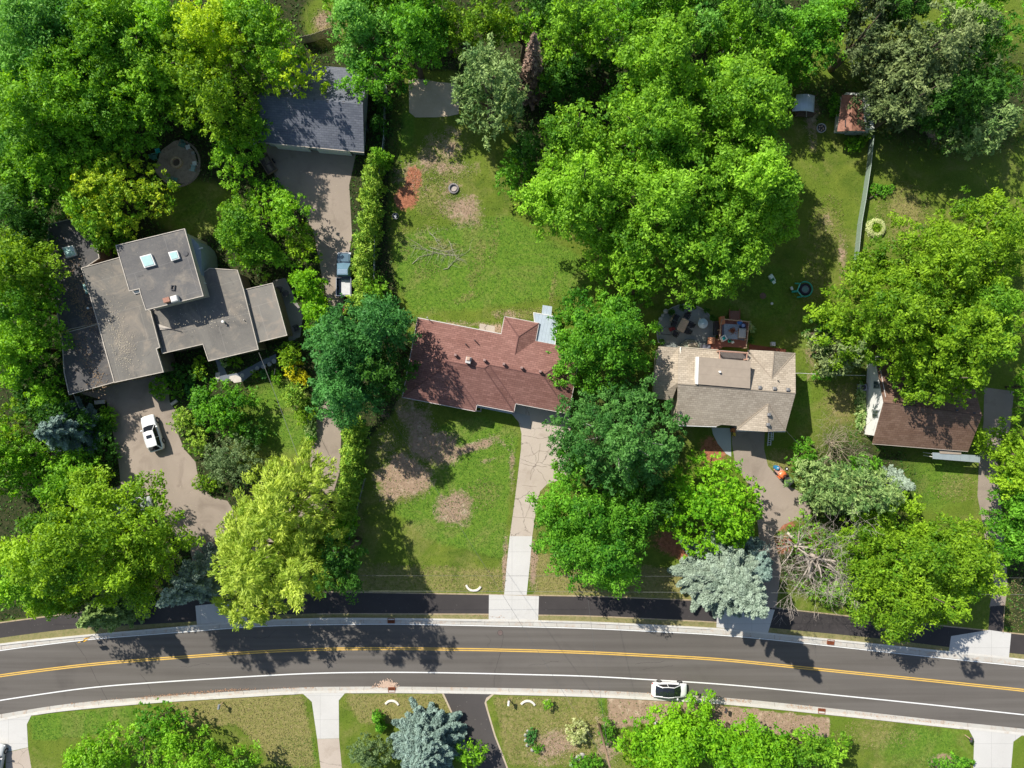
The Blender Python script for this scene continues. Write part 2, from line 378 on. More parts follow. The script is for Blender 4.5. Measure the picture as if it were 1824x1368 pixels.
def spruce(px,py,R,h,leafn,label,name='spruce_tree',cat='tree',group=None,dens=1.0,tier=.42,nb=9,leaf=.15,hb=.3,bark=None,seed=None,aty=.55,pw=.85,sparse=0):
    "px,py is where mid-height of the tree is seen"
    global TREES; TREES+=1; seed=TREES*17 if seed is None else seed; rng=np.random.default_rng(seed)
    c=P(px,py,aty*h); R=R/S*(1-.35*h/H); o=empty(name,(c.x,c.y,0),label,cat,group)
    C=[];Nn=[];T=[];tt=[]; z=hb; sticks=[]
    while z<h-.15:
        t=(z-hb)/(h-hb); Rz=R*(1-t)**pw*rng.uniform(.9,1.1)+.12; n=max(4,int(nb*(.55+.6*Rz/R))); a0=rng.uniform(0,6.28)
        for i in range(n):
            a=a0+2*math.pi*(i+rng.uniform(-.28,.28))/n; ln=Rz*rng.uniform(.72,1.15); d=np.array([math.cos(a),math.sin(a),0]); s_=np.array([-d[1],d[0],0])
            m=int(dens*(14+ln*62*(.16/leaf)**1.5*(1+.35*ln)))
            u=rng.beta(1.6,1.1,size=m); wd=(.21*ln*(1-u)**.7*np.minimum(1,u*3)+.10)*rng.uniform(.8,1.25); off=rng.uniform(-1,1,size=m)
            side=np.sign(off); zz=z-.22*ln*u+.22*ln*u**3+ (1-np.abs(off))*.05
            pos=d*(u*ln)[:,None]+s_*(off*wd)[:,None]; pos[:,2]=zz+rng.normal(0,.07,size=m)
            C.append(pos); T.append(d+s_*(side*.75*np.abs(off)**.5)[:,None]+rng.normal(size=(m,3))*.40)
            Nn.append(unit(rng.normal(size=(m,3))*.7+np.array([0,0,1.0])+d*.3)); bt=rng.normal(.5,.12); tt.append(bt+(u-.55)*.9+rng.normal(0,.14,size=m))
            if sparse: sticks.append(tube([(0,0,z),tuple(d*ln*.6+np.array([0,0,z-.1*ln])),tuple(d*ln+np.array([0,0,z]))],[.04,.025,.008],3))
        z+=tier*rng.uniform(.8,1.2)
    m=60; C.append(np.stack([rng.normal(0,.08,m),rng.normal(0,.08,m),h-rng.uniform(0,.8,m)],1)); T.append(np.tile([0,0,1.],(m,1))+rng.normal(size=(m,3))*.3); Nn.append(unit(rng.normal(size=(m,3)))); tt.append(np.full(m,.6))
    C=np.concatenate(C);Nn=np.concatenate(Nn);T=np.concatenate(T);tt=np.concatenate(tt)
    leaves('crown',C,Nn,leaf*rng.uniform(.7,1.2,size=len(C)),tt,1.5,LEAF[leafn],o,T)
    v,f=merge(tube([(0,0,-.1),(0,0,h*.5),(0,0,h-.1)],[h*.017,h*.010,.02],6),*sticks); mesh('trunk',v,f,bark or BARK,o,smooth=True)
    return o
def bare(px,py,R,h,label,name='dead_tree',cat='tree',seed=3,m=None,levels=5,group=None,lean=(0,0),nmain=7,rr=1.0):
    c=P(px,py,.5*h); R=R/S*(1-.5*h/H); o=empty(name,(c.x,c.y,0),label,cat,group); rnd=random.Random(seed); parts=[]; twigs=[]
    def grow(p,dv,ln,r,lv):
        pts=[p]; rad=[r]; q=p; dd=dv
        for i in range(3):
            dd=(dd+Vector((rnd.gauss(0,.16),rnd.gauss(0,.16),rnd.gauss(0,.10)))).normalized(); q=q+dd*ln/3; pts.append(q); rad.append(r*(1-.22*(i+1)))
        (parts if lv<3 else twigs).append(tube(pts,rad,6 if lv<2 else 3))
        if lv<levels:
            for k in range(rnd.choice((3,4)) if lv<3 else 3):
                i=rnd.choice((1,2,3,3)); ax=Vector((rnd.gauss(0,1),rnd.gauss(0,1),rnd.gauss(0,.7)))
                nd=(dd+ax*.62).normalized(); nd.z=max(nd.z,-.15)
                grow(pts[i],nd,ln*rnd.uniform(.55,.82),max(.012,rad[i]*.58),lv+1)
    base=h*.3
    parts.append(tube([(0,0,-.1),(lean[0]*.5,lean[1]*.5,base*.6),(lean[0],lean[1],base)],[h*.024*rr,h*.02*rr,h*.016*rr],8))
    for i in range(nmain):
        a=2*math.pi*(i+rnd.uniform(-.3,.3))/nmain; grow(Vector((lean[0],lean[1],base*rnd.uniform(.6,1))),Vector((math.cos(a),math.sin(a),rnd.uniform(.35,1.3))).normalized(),R*rnd.uniform(.42,.62),h*.012*rr,1)
    v,f=merge(*parts); mesh('trunk',v,f,m or GREYBARK,o,smooth=True)
    v,f=merge(*twigs); mesh('branches',v,f,m or GREYBARK,o)
    return o
# ------------------------------------------------------------------ ground with its grass, soil, straw and mulch areas
def build_ground():
    gx=np.arange(-200,2025,4.0); gy=np.arange(-200,1569,4.0)
    PX,PY=np.meshgrid(gx,gy); ch={k:np.zeros_like(PX) for k in ('dirt','dry','mulch','forest','lush')}
    def ell(k,cx,cy,rx,ry,amt=1,rot=0,soft=.5):
        if k in('dirt','dry'): soft=max(soft,.75)
        c,s=math.cos(R_(rot)),math.sin(R_(rot)); X=(PX-cx)*c+(PY-cy)*s; Y=-(PX-cx)*s+(PY-cy)*c
        d_=np.sqrt((X/rx)**2+(Y/ry)**2); v=np.clip((1+soft-d_)/(2*soft),0,1)*amt; ch[k]=np.maximum(ch[k],v)
    def poly(k,pts,amt=1,blur=1):
        ins=np.zeros(PX.shape,bool); n=len(pts)
        for i in range(n):
            x0,y0=pts[i]; x1,y1=pts[(i+1)%n]
            if y0==y1: continue
            cnd=((y0>PY)!=(y1>PY))&(PX<(x1-x0)*(PY-y0)/(y1-y0)+x0); ins^=cnd
        v=ins.astype(float)*amt
        for _ in range(blur):
            p=np.pad(v,1,mode='edge'); v=(p[1:-1,:-2]+2*p[1:-1,1:-1]+p[1:-1,2:])/4; p=np.pad(v,1,mode='edge'); v=(p[:-2,1:-1]+2*p[1:-1,1:-1]+p[2:,1:-1])/4
        ch[k]=np.maximum(ch[k],v)
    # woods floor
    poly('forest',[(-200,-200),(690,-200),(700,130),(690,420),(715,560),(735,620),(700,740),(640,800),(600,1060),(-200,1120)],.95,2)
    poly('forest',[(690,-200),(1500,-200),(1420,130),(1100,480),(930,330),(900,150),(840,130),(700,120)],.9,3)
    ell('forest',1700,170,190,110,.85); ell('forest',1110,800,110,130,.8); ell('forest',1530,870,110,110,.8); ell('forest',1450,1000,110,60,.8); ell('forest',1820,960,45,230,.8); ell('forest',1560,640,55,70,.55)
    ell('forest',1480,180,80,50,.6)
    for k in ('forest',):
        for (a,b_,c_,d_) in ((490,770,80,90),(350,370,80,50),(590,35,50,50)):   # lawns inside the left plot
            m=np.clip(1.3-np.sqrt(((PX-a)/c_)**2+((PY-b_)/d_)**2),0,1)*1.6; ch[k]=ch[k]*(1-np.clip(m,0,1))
    # centre plot back lawn
    poly('lush',[(705,420),(900,380),(1060,470),(1060,520),(900,545),(740,560),(700,500)],.9,6)
    ell('dirt',795,262,40,34,.55); ell('dirt',785,300,16,24,.6,20); ell('dry',775,340,40,50,.6); ell('dirt',822,372,46,30,.62,25); ell('dirt',800,335,22,30,.5,0); ell('dirt',845,395,22,14,.6,30); ell('dirt',735,310,34,30,.62); ell('dirt',765,290,30,60,.55,15); ell('dirt',810,300,40,22,.5); ell('dirt',770,410,60,22,.35)
    ell('mulch',737,318,16,22,1,0,.5); ell('mulch',722,352,20,22,1,30,.5)
    for a in ((790,440,60,14,.52,10),(850,470,20,60,.45,10),(760,480,40,30,.4,0),(830,530,30,9,.55,-25),(930,560,60,14,.6,0),(985,520,6,40,.6,8),(880,430,14,70,.4,5),(720,430,20,60,.4,0)): ell('dry',*a)
    ell('dirt',800,578,80,7,.55); ell('dirt',885,590,22,14,.8); ell('dirt',905,560,30,9,.5)
    # side strip along the fence
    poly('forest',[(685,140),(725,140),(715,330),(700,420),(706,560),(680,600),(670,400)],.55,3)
    # centre plot front lawn
    poly('lush',[(650,860),(760,960),(900,1000),(905,900),(925,770),(860,740),(780,760),(760,880),(690,900)],.95,5)
    poly('dry',[(560,1000),(900,1010),(905,1062),(570,1062)],.62,4)
    ell('dirt',722,850,44,38,1,0,.35); ell('dirt',700,870,30,26,.8); ell('dirt',810,905,31,27,.95,0,.35); ell('dirt',745,760,30,60,.65,-25); ell('dirt',770,800,50,30,.8,10); ell('dirt',830,800,50,9,.8,-18); ell('dirt',890,785,24,8,.55,40); ell('dirt',690,800,34,80,.4)
    ell('dirt',740,700,40,20,.6,8); ell('dirt',870,820,25,6,.4,-20); ell('dry',860,880,40,40,.45); ell('dry',640,930,14,60,.45)
    ell('dirt',912,830,6,60,.5); ell('dirt',900,1010,6,50,.75); ell('dirt',950,1010,7,50,.8)
    # east of the driveway
    ell('dry',975,880,16,26,.65); poly('dry',[(950,985),(1000,985),(1240,1020),(1290,1040),(1280,1072),(955,1060)],.95,2)
    ell('mulch',1212,972,52,22,.9,12,.5); ell('mulch',1270,800,26,26,.9,30,.5); ell('mulch',1420,965,50,22,.75,-10); ell('mulch',1395,935,26,12,.7)
    # tan house garden
    poly('lush',[(1150,480),(1400,470),(1470,640),(1330,560),(1180,540)],.5,5)
    ell('dry',1470,400,34,60,.55,10); ell('dirt',1475,400,10,22,.45); ell('lush',1430,710,16,60,.7); ell('dry',1500,720,34,40,.8); ell('dry',1400,820,34,20,.8); ell('dirt',1445,210,14,50,.6); ell('dirt',1445,640,14,50,.45); ell('dry',1450,500,30,60,.5)
    ell('dry',1610,380,44,50,.75); ell('lush',1560,405,30,40,.5); ell('dirt',1655,220,10,50,.7,-20); ell('dirt',1500,450,10,40,.6); ell('lush',1650,860,80,50,.7); ell('dry',1700,870,50,30,.5); ell('dirt',1640,770,110,14,.6)
    ell('dry',1810,1080,24,60,.5); ell('dirt',1530,960,40,40,.5)
    # far top corners
    ell('dry',590,50,30,30,.9); ell('dirt',575,35,20,20,.6); ell('dry',700,300,12,60,.35); ell('lush',723,232,16,34,1,0,.3); ell('dirt',1735,85,12,14,.9)
    # verge between road and path
    # south side
    poly('dry',[(300,1240),(540,1236),(565,1368),(500,1368),(420,1290),(330,1300)],.95,3); poly('lush',[(50,1275),(240,1258),(250,1290),(180,1310),(60,1320)],.9,1); poly('lush',[(500,1310),(560,1310),(568,1368),(490,1368)],.9,3)
    poly('dry',[(610,1236),(790,1234),(820,1290),(760,1310),(700,1290),(640,1290)],.8,3); poly('dry',[(875,1236),(1070,1240),(1075,1310),(1040,1368),(905,1368)],.68,2)
    poly('dirt',[(1082,1240),(1160,1240),(1480,1280),(1475,1318),(1380,1310),(1250,1300),(1150,1290),(1100,1300),(1082,1290)],.90,1); ell('dirt',985,1330,45,30,.7,-20); ell('dirt',1080,1320,30,50,.6); ell('dirt',1680,1357,24,12,1,0,.3)
    ell('lush',1070,1255,8,22,.9,0,.3); ell('dry',1560,1310,90,30,.5); ell('lush',1640,1330,80,40,.8); ell('dry',1560,1290,60,12,.5)
    ell('dry',15,800,30,60,.6); ell('lush',500,740,60,60,1); ell('lush',350,380,60,40,.6)
    ell('dirt',300,680,40,30,.4)
    # vertices
    xs=np.concatenate([[-14000,-3000,-600],gx,[2600,5000,16000]]); ys=np.concatenate([[-14000,-3000,-600],gy,[2200,5000,16000]])
    def padc(v): 
        v=v.copy(); return np.pad(v,3,mode='edge')
    nx,ny=len(xs),len(ys); GX,GY=np.meshgrid((xs-CX)/S,-(ys-CY)/S); V=np.stack([GX,GY,np.zeros_like(GX)],-1).reshape(-1,3).astype(np.float32)
    idx=np.arange(nx*ny).reshape(ny,nx); F=np.stack([idx[1:,:-1],idx[1:,1:],idx[:-1,1:],idx[:-1,:-1]],-1).reshape(-1,4).astype(np.int32)
    me=bpy.data.meshes.new('ground'); me.vertices.add(len(V)); me.vertices.foreach_set('co',V.ravel()); me.loops.add(F.size); me.loops.foreach_set('vertex_index',F.ravel()); me.polygons.add(len(F)); me.polygons.foreach_set('loop_start',np.arange(0,F.size,4,dtype=np.int32))
    for k,v in ch.items():
        a=me.attributes.new(k,'FLOAT','POINT'); a.data.foreach_set('value',padc(v).ravel().astype(np.float32))
    me.update()
    m,t,b=nmat('ground_soil_and_grass'); v=geo(t)
    def at(n): 
        q=t.nodes.new('ShaderNodeAttribute'); q.attribute_name=n; return q.outputs['Fac']
    nb=noise(t,v,.35,6,.65,.6); nf=noise(t,v,2.4,6,.75,.4); nt_=noise(t,v,9,3,.8); n3=noise(t,v,.09,3,.6)
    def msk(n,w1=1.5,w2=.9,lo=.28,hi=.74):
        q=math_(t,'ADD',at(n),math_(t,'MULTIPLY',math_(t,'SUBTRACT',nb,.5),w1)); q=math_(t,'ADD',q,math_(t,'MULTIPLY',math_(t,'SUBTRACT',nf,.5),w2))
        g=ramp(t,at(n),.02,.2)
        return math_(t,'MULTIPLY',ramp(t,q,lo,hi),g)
    g=mixc(t,ramp(t,nb,.32,.68),(.062,.112,.012),(.165,.205,.028)); g=mixc(t,ramp(t,n3,.4,.65),g,(.115,.175,.018)); 
    g=mixc(t,math_(t,'MULTIPLY',msk('lush'),.75),g,mixc(t,ramp(t,nf,.35,.65),(.058,.165,.014),(.165,.280,.030)))
    g=mixc(t,math_(t,'MULTIPLY',ramp(t,nt_,.46,.80),.7),g,mixc(t,ramp(t,nf,.4,.6),(.040,.075,.010),(.21,.25,.050)))
    wear=ramp(t,noise(t,v,.16,6,.68,1.5),.50,.72); g=mixc(t,math_(t,'MULTIPLY',wear,.65),g,mixc(t,ramp(t,nf,.35,.65),(.15,.155,.035),(.31,.26,.11)))
    g=mixc(t,math_(t,'MULTIPLY',msk('dry',.7,.9,.35,.75),.9),g,mixc(t,ramp(t,nf,.3,.7),(.15,.165,.035),(.33,.265,.12)))
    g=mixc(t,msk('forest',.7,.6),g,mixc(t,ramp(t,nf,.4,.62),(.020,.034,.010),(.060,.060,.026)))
    dc=mixc(t,ramp(t,nf,.3,.68),(.255,.175,.118),(.385,.275,.19)); dc=mixc(t,ramp(t,noise(t,v,.9,4,.6),.56,.70),dc,(.50,.39,.28))
    g=mixc(t,msk('dirt',1.3,.7,.34,.60),g,dc)
    g=mixc(t,msk('mulch',1.1,1.2,.34,.66),g,mixc(t,ramp(t,nf,.35,.65),(.17,.065,.035),(.46,.19,.11)))
    t.links.new(g,b.inputs['Base Color']); inp(b,'Roughness',.95); inp(b,'Specular IOR Level',.12)
    bp=t.nodes.new('ShaderNodeBump'); inp(bp,'Strength',.75); inp(bp,'Distance',.09); t.links.new(math_(t,'ADD',nf,nt_),bp.inputs['Height']); t.links.new(bp.outputs[0],b.inputs['Normal'])
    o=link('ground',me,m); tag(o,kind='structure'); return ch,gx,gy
GCH,GXS,GYS=build_ground()
FLATS=[]
def flat(name,pts,z,m,kind='structure'):
    FLATS.append(pts)
    v=[P(x,y,0) for x,y in pts]; v=[(a.x,a.y,z) for a in v]
    a=sum(v[i][0]*v[(i+1)%len(v)][1]-v[(i+1)%len(v)][0]*v[i][1] for i in range(len(v)))
    f=list(range(len(v))); f=f if a>0 else f[::-1]
    o=mesh(name,v,[tuple(f)],m); tag(o,kind=kind); return o
# ------------------------------------------------------------------ road
ASPH=surf('road_asphalt',(.093,.083,.073),(.128,.114,.099),.05,11,.85,stain=(.075,.066,.058),stain_amt=.35,streak=(.17,.155,.14))
PATHM=surf('path_asphalt',(.040,.035,.034),(.060,.052,.050),.2,16,.8,speck=(.16,.15,.14))
DRIVM=surf('brown_asphalt',(.27,.222,.178),(.36,.295,.24),.12,18,.9,stain=(.19,.15,.12),stain_amt=.7,speck=(.42,.36,.30))
OLDC=surf('old_concrete',(.40,.335,.275),(.50,.43,.36),.12,12,.85,stain=(.30,.24,.19),stain_amt=.6,crack=.28)
NEWC=surf('new_concrete',(.50,.485,.455),(.58,.565,.535),.15,14,.8,stain=(.42,.40,.37),stain_amt=.4,joint=3.05)
KERBM=surf('kerb_concrete',(.54,.515,.465),(.62,.60,.55),.5,10,.8,stain=(.45,.36,.28),stain_amt=.5)
GUTM=surf('gutter_concrete',(.44,.415,.37),(.53,.51,.46),.4,10,.8,stain=(.40,.27,.18),stain_amt=1.0)
YEL=surf('yellow_paint',(.62,.38,.07),(.75,.48,.12),1,12,.6,stain=(.4,.28,.1)); WHT=surf('white_paint',(.72,.72,.70),(.82,.82,.80),1,12,.6,stain=(.5,.5,.48))
VERGE=None
XS=np.arange(-260,2090,8.0)
def curve(pts,win=15):
    x,y=zip(*pts); f=np.interp(XS,x,y); k=np.ones(win)/win; return np.convolve(np.pad(f,win//2,mode='reflect',reflect_type='odd'),k,'valid')
yc=curve([(-260,1247),(0,1203),(161,1183),(280,1173.5),(456,1161),(564,1156),(698,1155),(820,1156.5),(912,1158),(1049,1162),(1276,1173.5),(1369,1183),(1556,1202),(1629,1209),(1824,1229.5),(2090,1258)])
ywn=curve([(-260,1200),(0,1158),(161,1138),(269,1130),(376,1121.6),(456,1115),(564,1112.5),(698,1111),(820,1113.5),(912,1115.5),(1049,1119),(1276,1130),(1369,1138.5),(1556,1158.7),(1588,1162.5),(1824,1187),(2090,1215)])
ykn=curve([(-260,1187),(0,1146.6),(161,1130.5),(269,1121),(350,1114),(477,1104),(564,1101),(698,1101.4),(912,1105),(1049,1107.6),(1276,1119),(1369,1128),(1556,1146.6),(1588,1150),(1824,1175),(2090,1203)])
yws=curve([(-260,1293),(0,1247),(161,1223.8),(280,1215),(456,1204),(564,1198.5),(698,1197),(820,1198.5),(912,1200.7),(1049,1204),(1276,1217.5),(1369,1226),(1556,1244.8),(1629,1252),(1824,1273),(2090,1302)])
ygs=curve([(-260,1318),(0,1272),(129,1251.5),(280,1240),(456,1229),(537,1223.5),(698,1222.5),(912,1225.5),(1049,1228.5),(1276,1241),(1369,1249.5),(1556,1269.6),(1629,1278),(1824,1298),(2090,1327)])
yks=curve([(-260,1329),(0,1283),(56,1271),(129,1262),(280,1249),(456,1238),(537,1233),(698,1231.5),(912,1235.0),(1049,1238.5),(1276,1250.5),(1369,1259.5),(1556,1279),(1629,1287),(1824,1308),(2090,1337)])
def ribbon(name,ya,yb,z,m,x0=-260,x1=2090,kind='structure'):
    sel=[i for i,x in enumerate(XS) if x0<=x<=x1]; V=[];F=[]
    for i in sel:
        a=P(XS[i],ya[i]); b=P(XS[i],yb[i]); V+=[(a.x,a.y,z),(b.x,b.y,z)]
    for k in range(len(sel)-1): F.append((2*k,2*k+1,2*k+3,2*k+2))
    o=mesh(name,V,F,m); tag(o,kind=kind); return o
ribbon('road',ykn+6,ygs,.020,ASPH)
for s_ in (-1,1): ribbon('road_marking',yc+s_*1.65-.95,yc+s_*1.65+.95,.028,YEL)
ribbon('road_marking',ywn-.7,ywn+.9,.032,WHT); ribbon('road_marking',yws-1.0,yws+1.0,.028,WHT)
ribbon('gutter',ykn+1.8,ywn-1.2,.026,GUTM); ribbon('gutter',ygs,yks-1.8,.026,GUTM)
def kerb(ya,yb,drops,m):
    V=[];F=[];n=len(XS)
    for i in range(n):
        z=.14
        for a,b in drops:
            if a-10<=XS[i]<=b+10: z=.045
        A=P(XS[i],ya[i]);B=P(XS[i],yb[i]); V+=[(A.x,A.y,0),(A.x,A.y,z),(B.x,B.y,z),(B.x,B.y,0)]
    for k in range(n-1):
        for j in range(3): F.append((4*k+j,4*k+4+j,4*k+5+j,4*k+1+j))
    o=mesh('kerb',V,F,m); tag(o,kind='structure')
kerb(ykn-1.2,ykn+2.0,[(350,440),(870,960),(1277,1370),(1690,1800)],KERBM); kerb(yks-2.6,yks+1.8,[(-60,56),(540,616),(790,878),(1725,1822)],KERBM)
# asphalt foot path with its bare verges
pt=curve([(-260,1150),(0,1110),(100,1097),(231,1081),(296,1074.5),(456,1057),(580,1055),(870,1060),(1049,1063),(1276,1071.5),(1396,1085.5),(1534,1101),(1700,1118),(1801,1128.6),(2090,1158)],9)
pb=curve([(-260,1178),(0,1136),(108,1121.6),(161,1117.5),(350,1107),(460,1096),(580,1092),(870,1093),(960,1094.7),(1049,1096),(1277,1107),(1369,1118),(1556,1136),(1693,1153),(1798,1163),(2090,1192)],9)
ribbon('path',pt,pb,.012,PATHM)
DRYEDGE=surf('bare_verge',(.36,.27,.17),(.44,.35,.24),.8,14,.95,stain=(.16,.18,.05),stain_amt=1.2)
VERG=surf('worn_grass_verge',(.20,.185,.075),(.30,.25,.12),1.1,12,.95,stain=(.08,.13,.02),stain_amt=1.3)
ribbon('verge',pb,ykn-1.0,.004,VERG); ribbon('verge',pt-2.2,pt,.004,DRYEDGE); ribbon('verge',yks+1.8,yks+3.6,.004,VERG)
ribbon('verge',pb,pb+2.0,.008,DRYEDGE,560,1300)
# driveways and aprons
C1='structure'
flat('driveway_apron',[(871,1059),(960,1062),(958.5,1105.3),(870.5,1103.5)],.016,NEWC)
flat('driveway_apron',[(348,1079),(440,1068),(440,1106),(351,1112.5)],.016,NEWC)
flat('driveway_apron',[(1278,1078),(1380,1086),(1368,1127),(1276,1117.5)],.016,NEWC)
flat('driveway_apron',[(1694,1133),(1762,1122),(1801,1128),(1797,1171),(1690,1160)],.016,NEWC)
flat('driveway',[(898,1059.5),(903,1002),(908,955),(948,955),(944,1003),(938,1060)],.012,NEWC)
flat('driveway',[(908,955),(913,920),(920,867),(928,800),(929,772),(924,752),(912,738),(912,715),(1016,735),(1016,770),(1008,850),(990,857),(975,862),(962,875),(956,900),(948,955)],.012,OLDC)
flat('driveway',[(135,698),(290,650),(300,690),(302,715),(318,740),(318,775),(328,800),(348,822),(352,845),(360,868),(378,886),(405,892),(430,930),(440,990),(425,1040),(420,1075),(372,1078),(352,1045),(338,975),(300,945),(250,930),(150,925),(150,880),(187,873),(215,865),(212,830),(200,765),(190,715)],.008,DRIVM)
flat('driveway',[(465,255),(640,268),(634,275),(622,330),(627,420),(617,480),(610,560),(600,640),(596,735),(608,770),(605,840),(592,884),(560,930),(500,1010),(425,1040),(440,990),(480,930),(548,880),(556,790),(566,735),(575,640),(590,560),(575,500),(560,420),(545,385),(500,340)],.010,DRIVM)
flat('driveway',[(1303,745),(1362,768),(1361,800),(1368,830),(1398,862),(1432,880),(1446,915),(1395,935),(1378,955),(1392,1010),(1382,1086),(1290,1078),(1305,1020),(1352,960),(1345,880),(1310,830),(1304,790)],.008,DRIVM)
flat('driveway',[(1753,690),(1806,697),(1800,760),(1776,821),(1781,883),(1790,960),(1795,1044),(1790,1080),(1762,1082),(1771,1040),(1755,960),(1741,883),(1744,812),(1752,750)],.008,DRIVM)
flat('driveway',[(1764,1080),(1788,1078),(1786,1127),(1760,1124)],.012,PATHM)
flat('driveway',[(-60,1283),(0,1278),(50,1271.5),(57,1272),(48,1290),(50,1331),(0,1342),(-60,1342)],.016,NEWC)
flat('driveway',[(10,1341),(50,1331.5),(58,1380),(62,1480),(12,1480)],.012,OLDC)
flat('driveway',[(539,1235),(616,1233),(603.4,1247.5),(604,1315),(565,1316),(555.5,1250)],.016,NEWC)
flat('driveway',[(565,1316.3),(604,1315.3),(609,1368),(618,1480),(580,1480),(571,1368)],.012,OLDC)
flat('driveway',[(786,1233),(882,1235),(866,1250),(870,1266),(883,1310),(903,1362),(940,1470),(870,1470),(846,1368),(803,1269)],.012,GRAV:=surf('gravel_edge',(.42,.34,.24),(.52,.44,.33),1,16,.95))
flat('driveway',[(790,1234),(878,1235),(866,1243),(863,1252),(867,1266),(880,1310),(900,1362),(935,1470),(874,1470),(849,1368),(806,1269)],.016,DARKA:=surf('dark_asphalt',(.060,.054,.052),(.085,.076,.072),.15,16,.85,speck=(.3,.28,.25)))
flat('driveway',[(1725.5,1299),(1821,1309),(1805,1321),(1801,1368),(1798,1480),(1732,1480),(1733.6,1368),(1735,1317)],.016,NEWC)
# expansion joints across the old concrete are real grooves: thin dark strips
JM=mat('joint_tar',(.21,.17,.135),.9)
def crackline(pts,wd=.05,z=.0185,seed=0,name='crack_line'):
    rnd=random.Random(seed); q=[]
    for (a,b) in zip(pts[:-1],pts[1:]):
        for k in range(5): f=k/5; q.append((a[0]+(b[0]-a[0])*f+rnd.uniform(-.9,.9),a[1]+(b[1]-a[1])*f+rnd.uniform(-.9,.9)))
    q.append(pts[-1]); V=[];F=[]
    for i,p in enumerate(q):
        a=Vector(q[max(i-1,0)]);b=Vector(q[min(i+1,len(q)-1)]); t=(b-a).normalized(); n=Vector((-t.y,t.x))*wd*S*.5*rnd.uniform(.5,1.3)
        for s_ in (-1,1): w_=P(p[0]+n.x*s_,p[1]+n.y*s_); V.append((w_.x,w_.y,z))
    for i in range(len(q)-1): F.append((2*i,2*i+1,2*i+3,2*i+2))
    return V,F
c=[[(930,776),(948,778),(962,781),(985,778)],[(934,813),(948,811),(960,803),(985,806)],[(926,824),(945,830),(958,830),(975,832)],[(945,855),(947,835),(958,822),(962,790)],[(956,836),(966,845),(974,861)],[(913,920),(952,923)],[(946,880),(944,900),(936,921)],[(930,865),(956,867)],[(983,750),(982,776)],[(936,715),(937,740)]]
v,f=merge(*[crackline(x,.05,seed=i) for i,x in enumerate(c)]); tag(mesh('driveway_cracks',v,f,JM),kind='structure')
c=[[(x,ykn[np.searchsorted(XS,x)]-1),(x+.6,ywn[np.searchsorted(XS,x)]-1.5)] for x in range(-40,1900,43)]+[[(x,ygs[np.searchsorted(XS,x)]),(x+.6,yks[np.searchsorted(XS,x)]-2)] for x in range(-40,1900,43)]
v,f=merge(*[crackline(x,.04,.0345,seed=i) for i,x in enumerate(c)]); tag(mesh('gutter_joints',v,f,JM),kind='structure')
SEAM=mat('road_seam',(.055,.048,.044),.9)
c=[[(132,1143),(152,1170),(172,1210),(192,1248)],[(897,1130),(892,1160),(882,1195),(880,1224)],[(248,1198),(262,1215),(270,1236)]]
v,f=merge(*[crackline(x,.05,.0235,seed=i) for i,x in enumerate(c)]); tag(mesh('road_seams',v,f,SEAM),kind='structure')
rnd=random.Random(4); c=[]
for k in range(9):
    x=rnd.uniform(40,1780); y=float(np.interp(x,XS,yc))+rnd.choice((-26,-14,16,26,40)); ang=rnd.uniform(-.5,.5); q=[(x,y)]
    for i in range(4): ang+=rnd.uniform(-.7,.7); x+=14*math.cos(ang); y+=14*math.sin(ang)*.5; q.append((x,y))
    c.append(q)
v,f=merge(*[crackline(x,.035,.0232,seed=i+50) for i,x in enumerate(c)]); tag(mesh('road_crack_seals',v,f,SEAM),kind='structure')
# leaf drift in the gutter
def litter(name,boxes,n,colour,zz=.04,sz=.05,label=None,seed=1):
    rng=np.random.default_rng(seed); V=[];F=[]
    for (x0,y0,x1,y1,wd,m) in boxes:
        for k in range(m):
            f=rng.random(); off=rng.normal()*wd; p=P(x0+(x1-x0)*f+rng.normal()*max(1.5,wd*.8),y0+(y1-y0)*f+off,zz if zz>1 else 0); s_=sz*rng.uniform(.6,1.6); a=rng.uniform(0,6.3); c_,s2=math.cos(a)*s_,math.sin(a)*s_; z=zz+rng.uniform(0,.03); i=len(V)
            V+=[(p.x-c_,p.y-s2,z),(p.x+s2*.6,p.y-c_*.6,z+.01),(p.x+c_,p.y+s2,z+.015),(p.x-s2*.6,p.y+c_*.6,z)]; F.append((i,i+1,i+2,i+3))
    o=mesh(name,V,F,colour); tag(o,label,None,None,'stuff'); return o
LIT=mat('dry_leaf',(.42,.24,.14),.9,.4,20)
litter('leaf_litter',[(250,1243,420,1228,1.6,420),(420,1228,560,1224,1.2,90),(120,1254,250,1243,1.5,60),(660,1224,700,1222,1.5,70),(1000,1229,1180,1236,1.0,120),(1230,1240,1340,1249,1.4,160),(1400,1257,1450,1262,1.8,90),(1500,1268,1700,1290,1.2,90),(840,1095,900,1100,1,30)],0,LIT,label='dry leaves drifted along the gutter')
v=[];fl=[]
def fan(cx,cy,r,n,seed):
    rng=np.random.default_rng(seed); out=[]
    for k in range(n): out.append((cx+rng.normal()*r*.5,cy-abs(rng.normal())*r*.45,cx+rng.normal()*r*.5,cy-abs(rng.normal())*r*.3,.6,1))
    return out
litter('silt_pile',fan(690,1224,16,500,5),0,mat('silt',(.50,.36,.27),.9,.3,10),label='fan of pale silt washed out beside the south storm drain',sz=.09,seed=4)
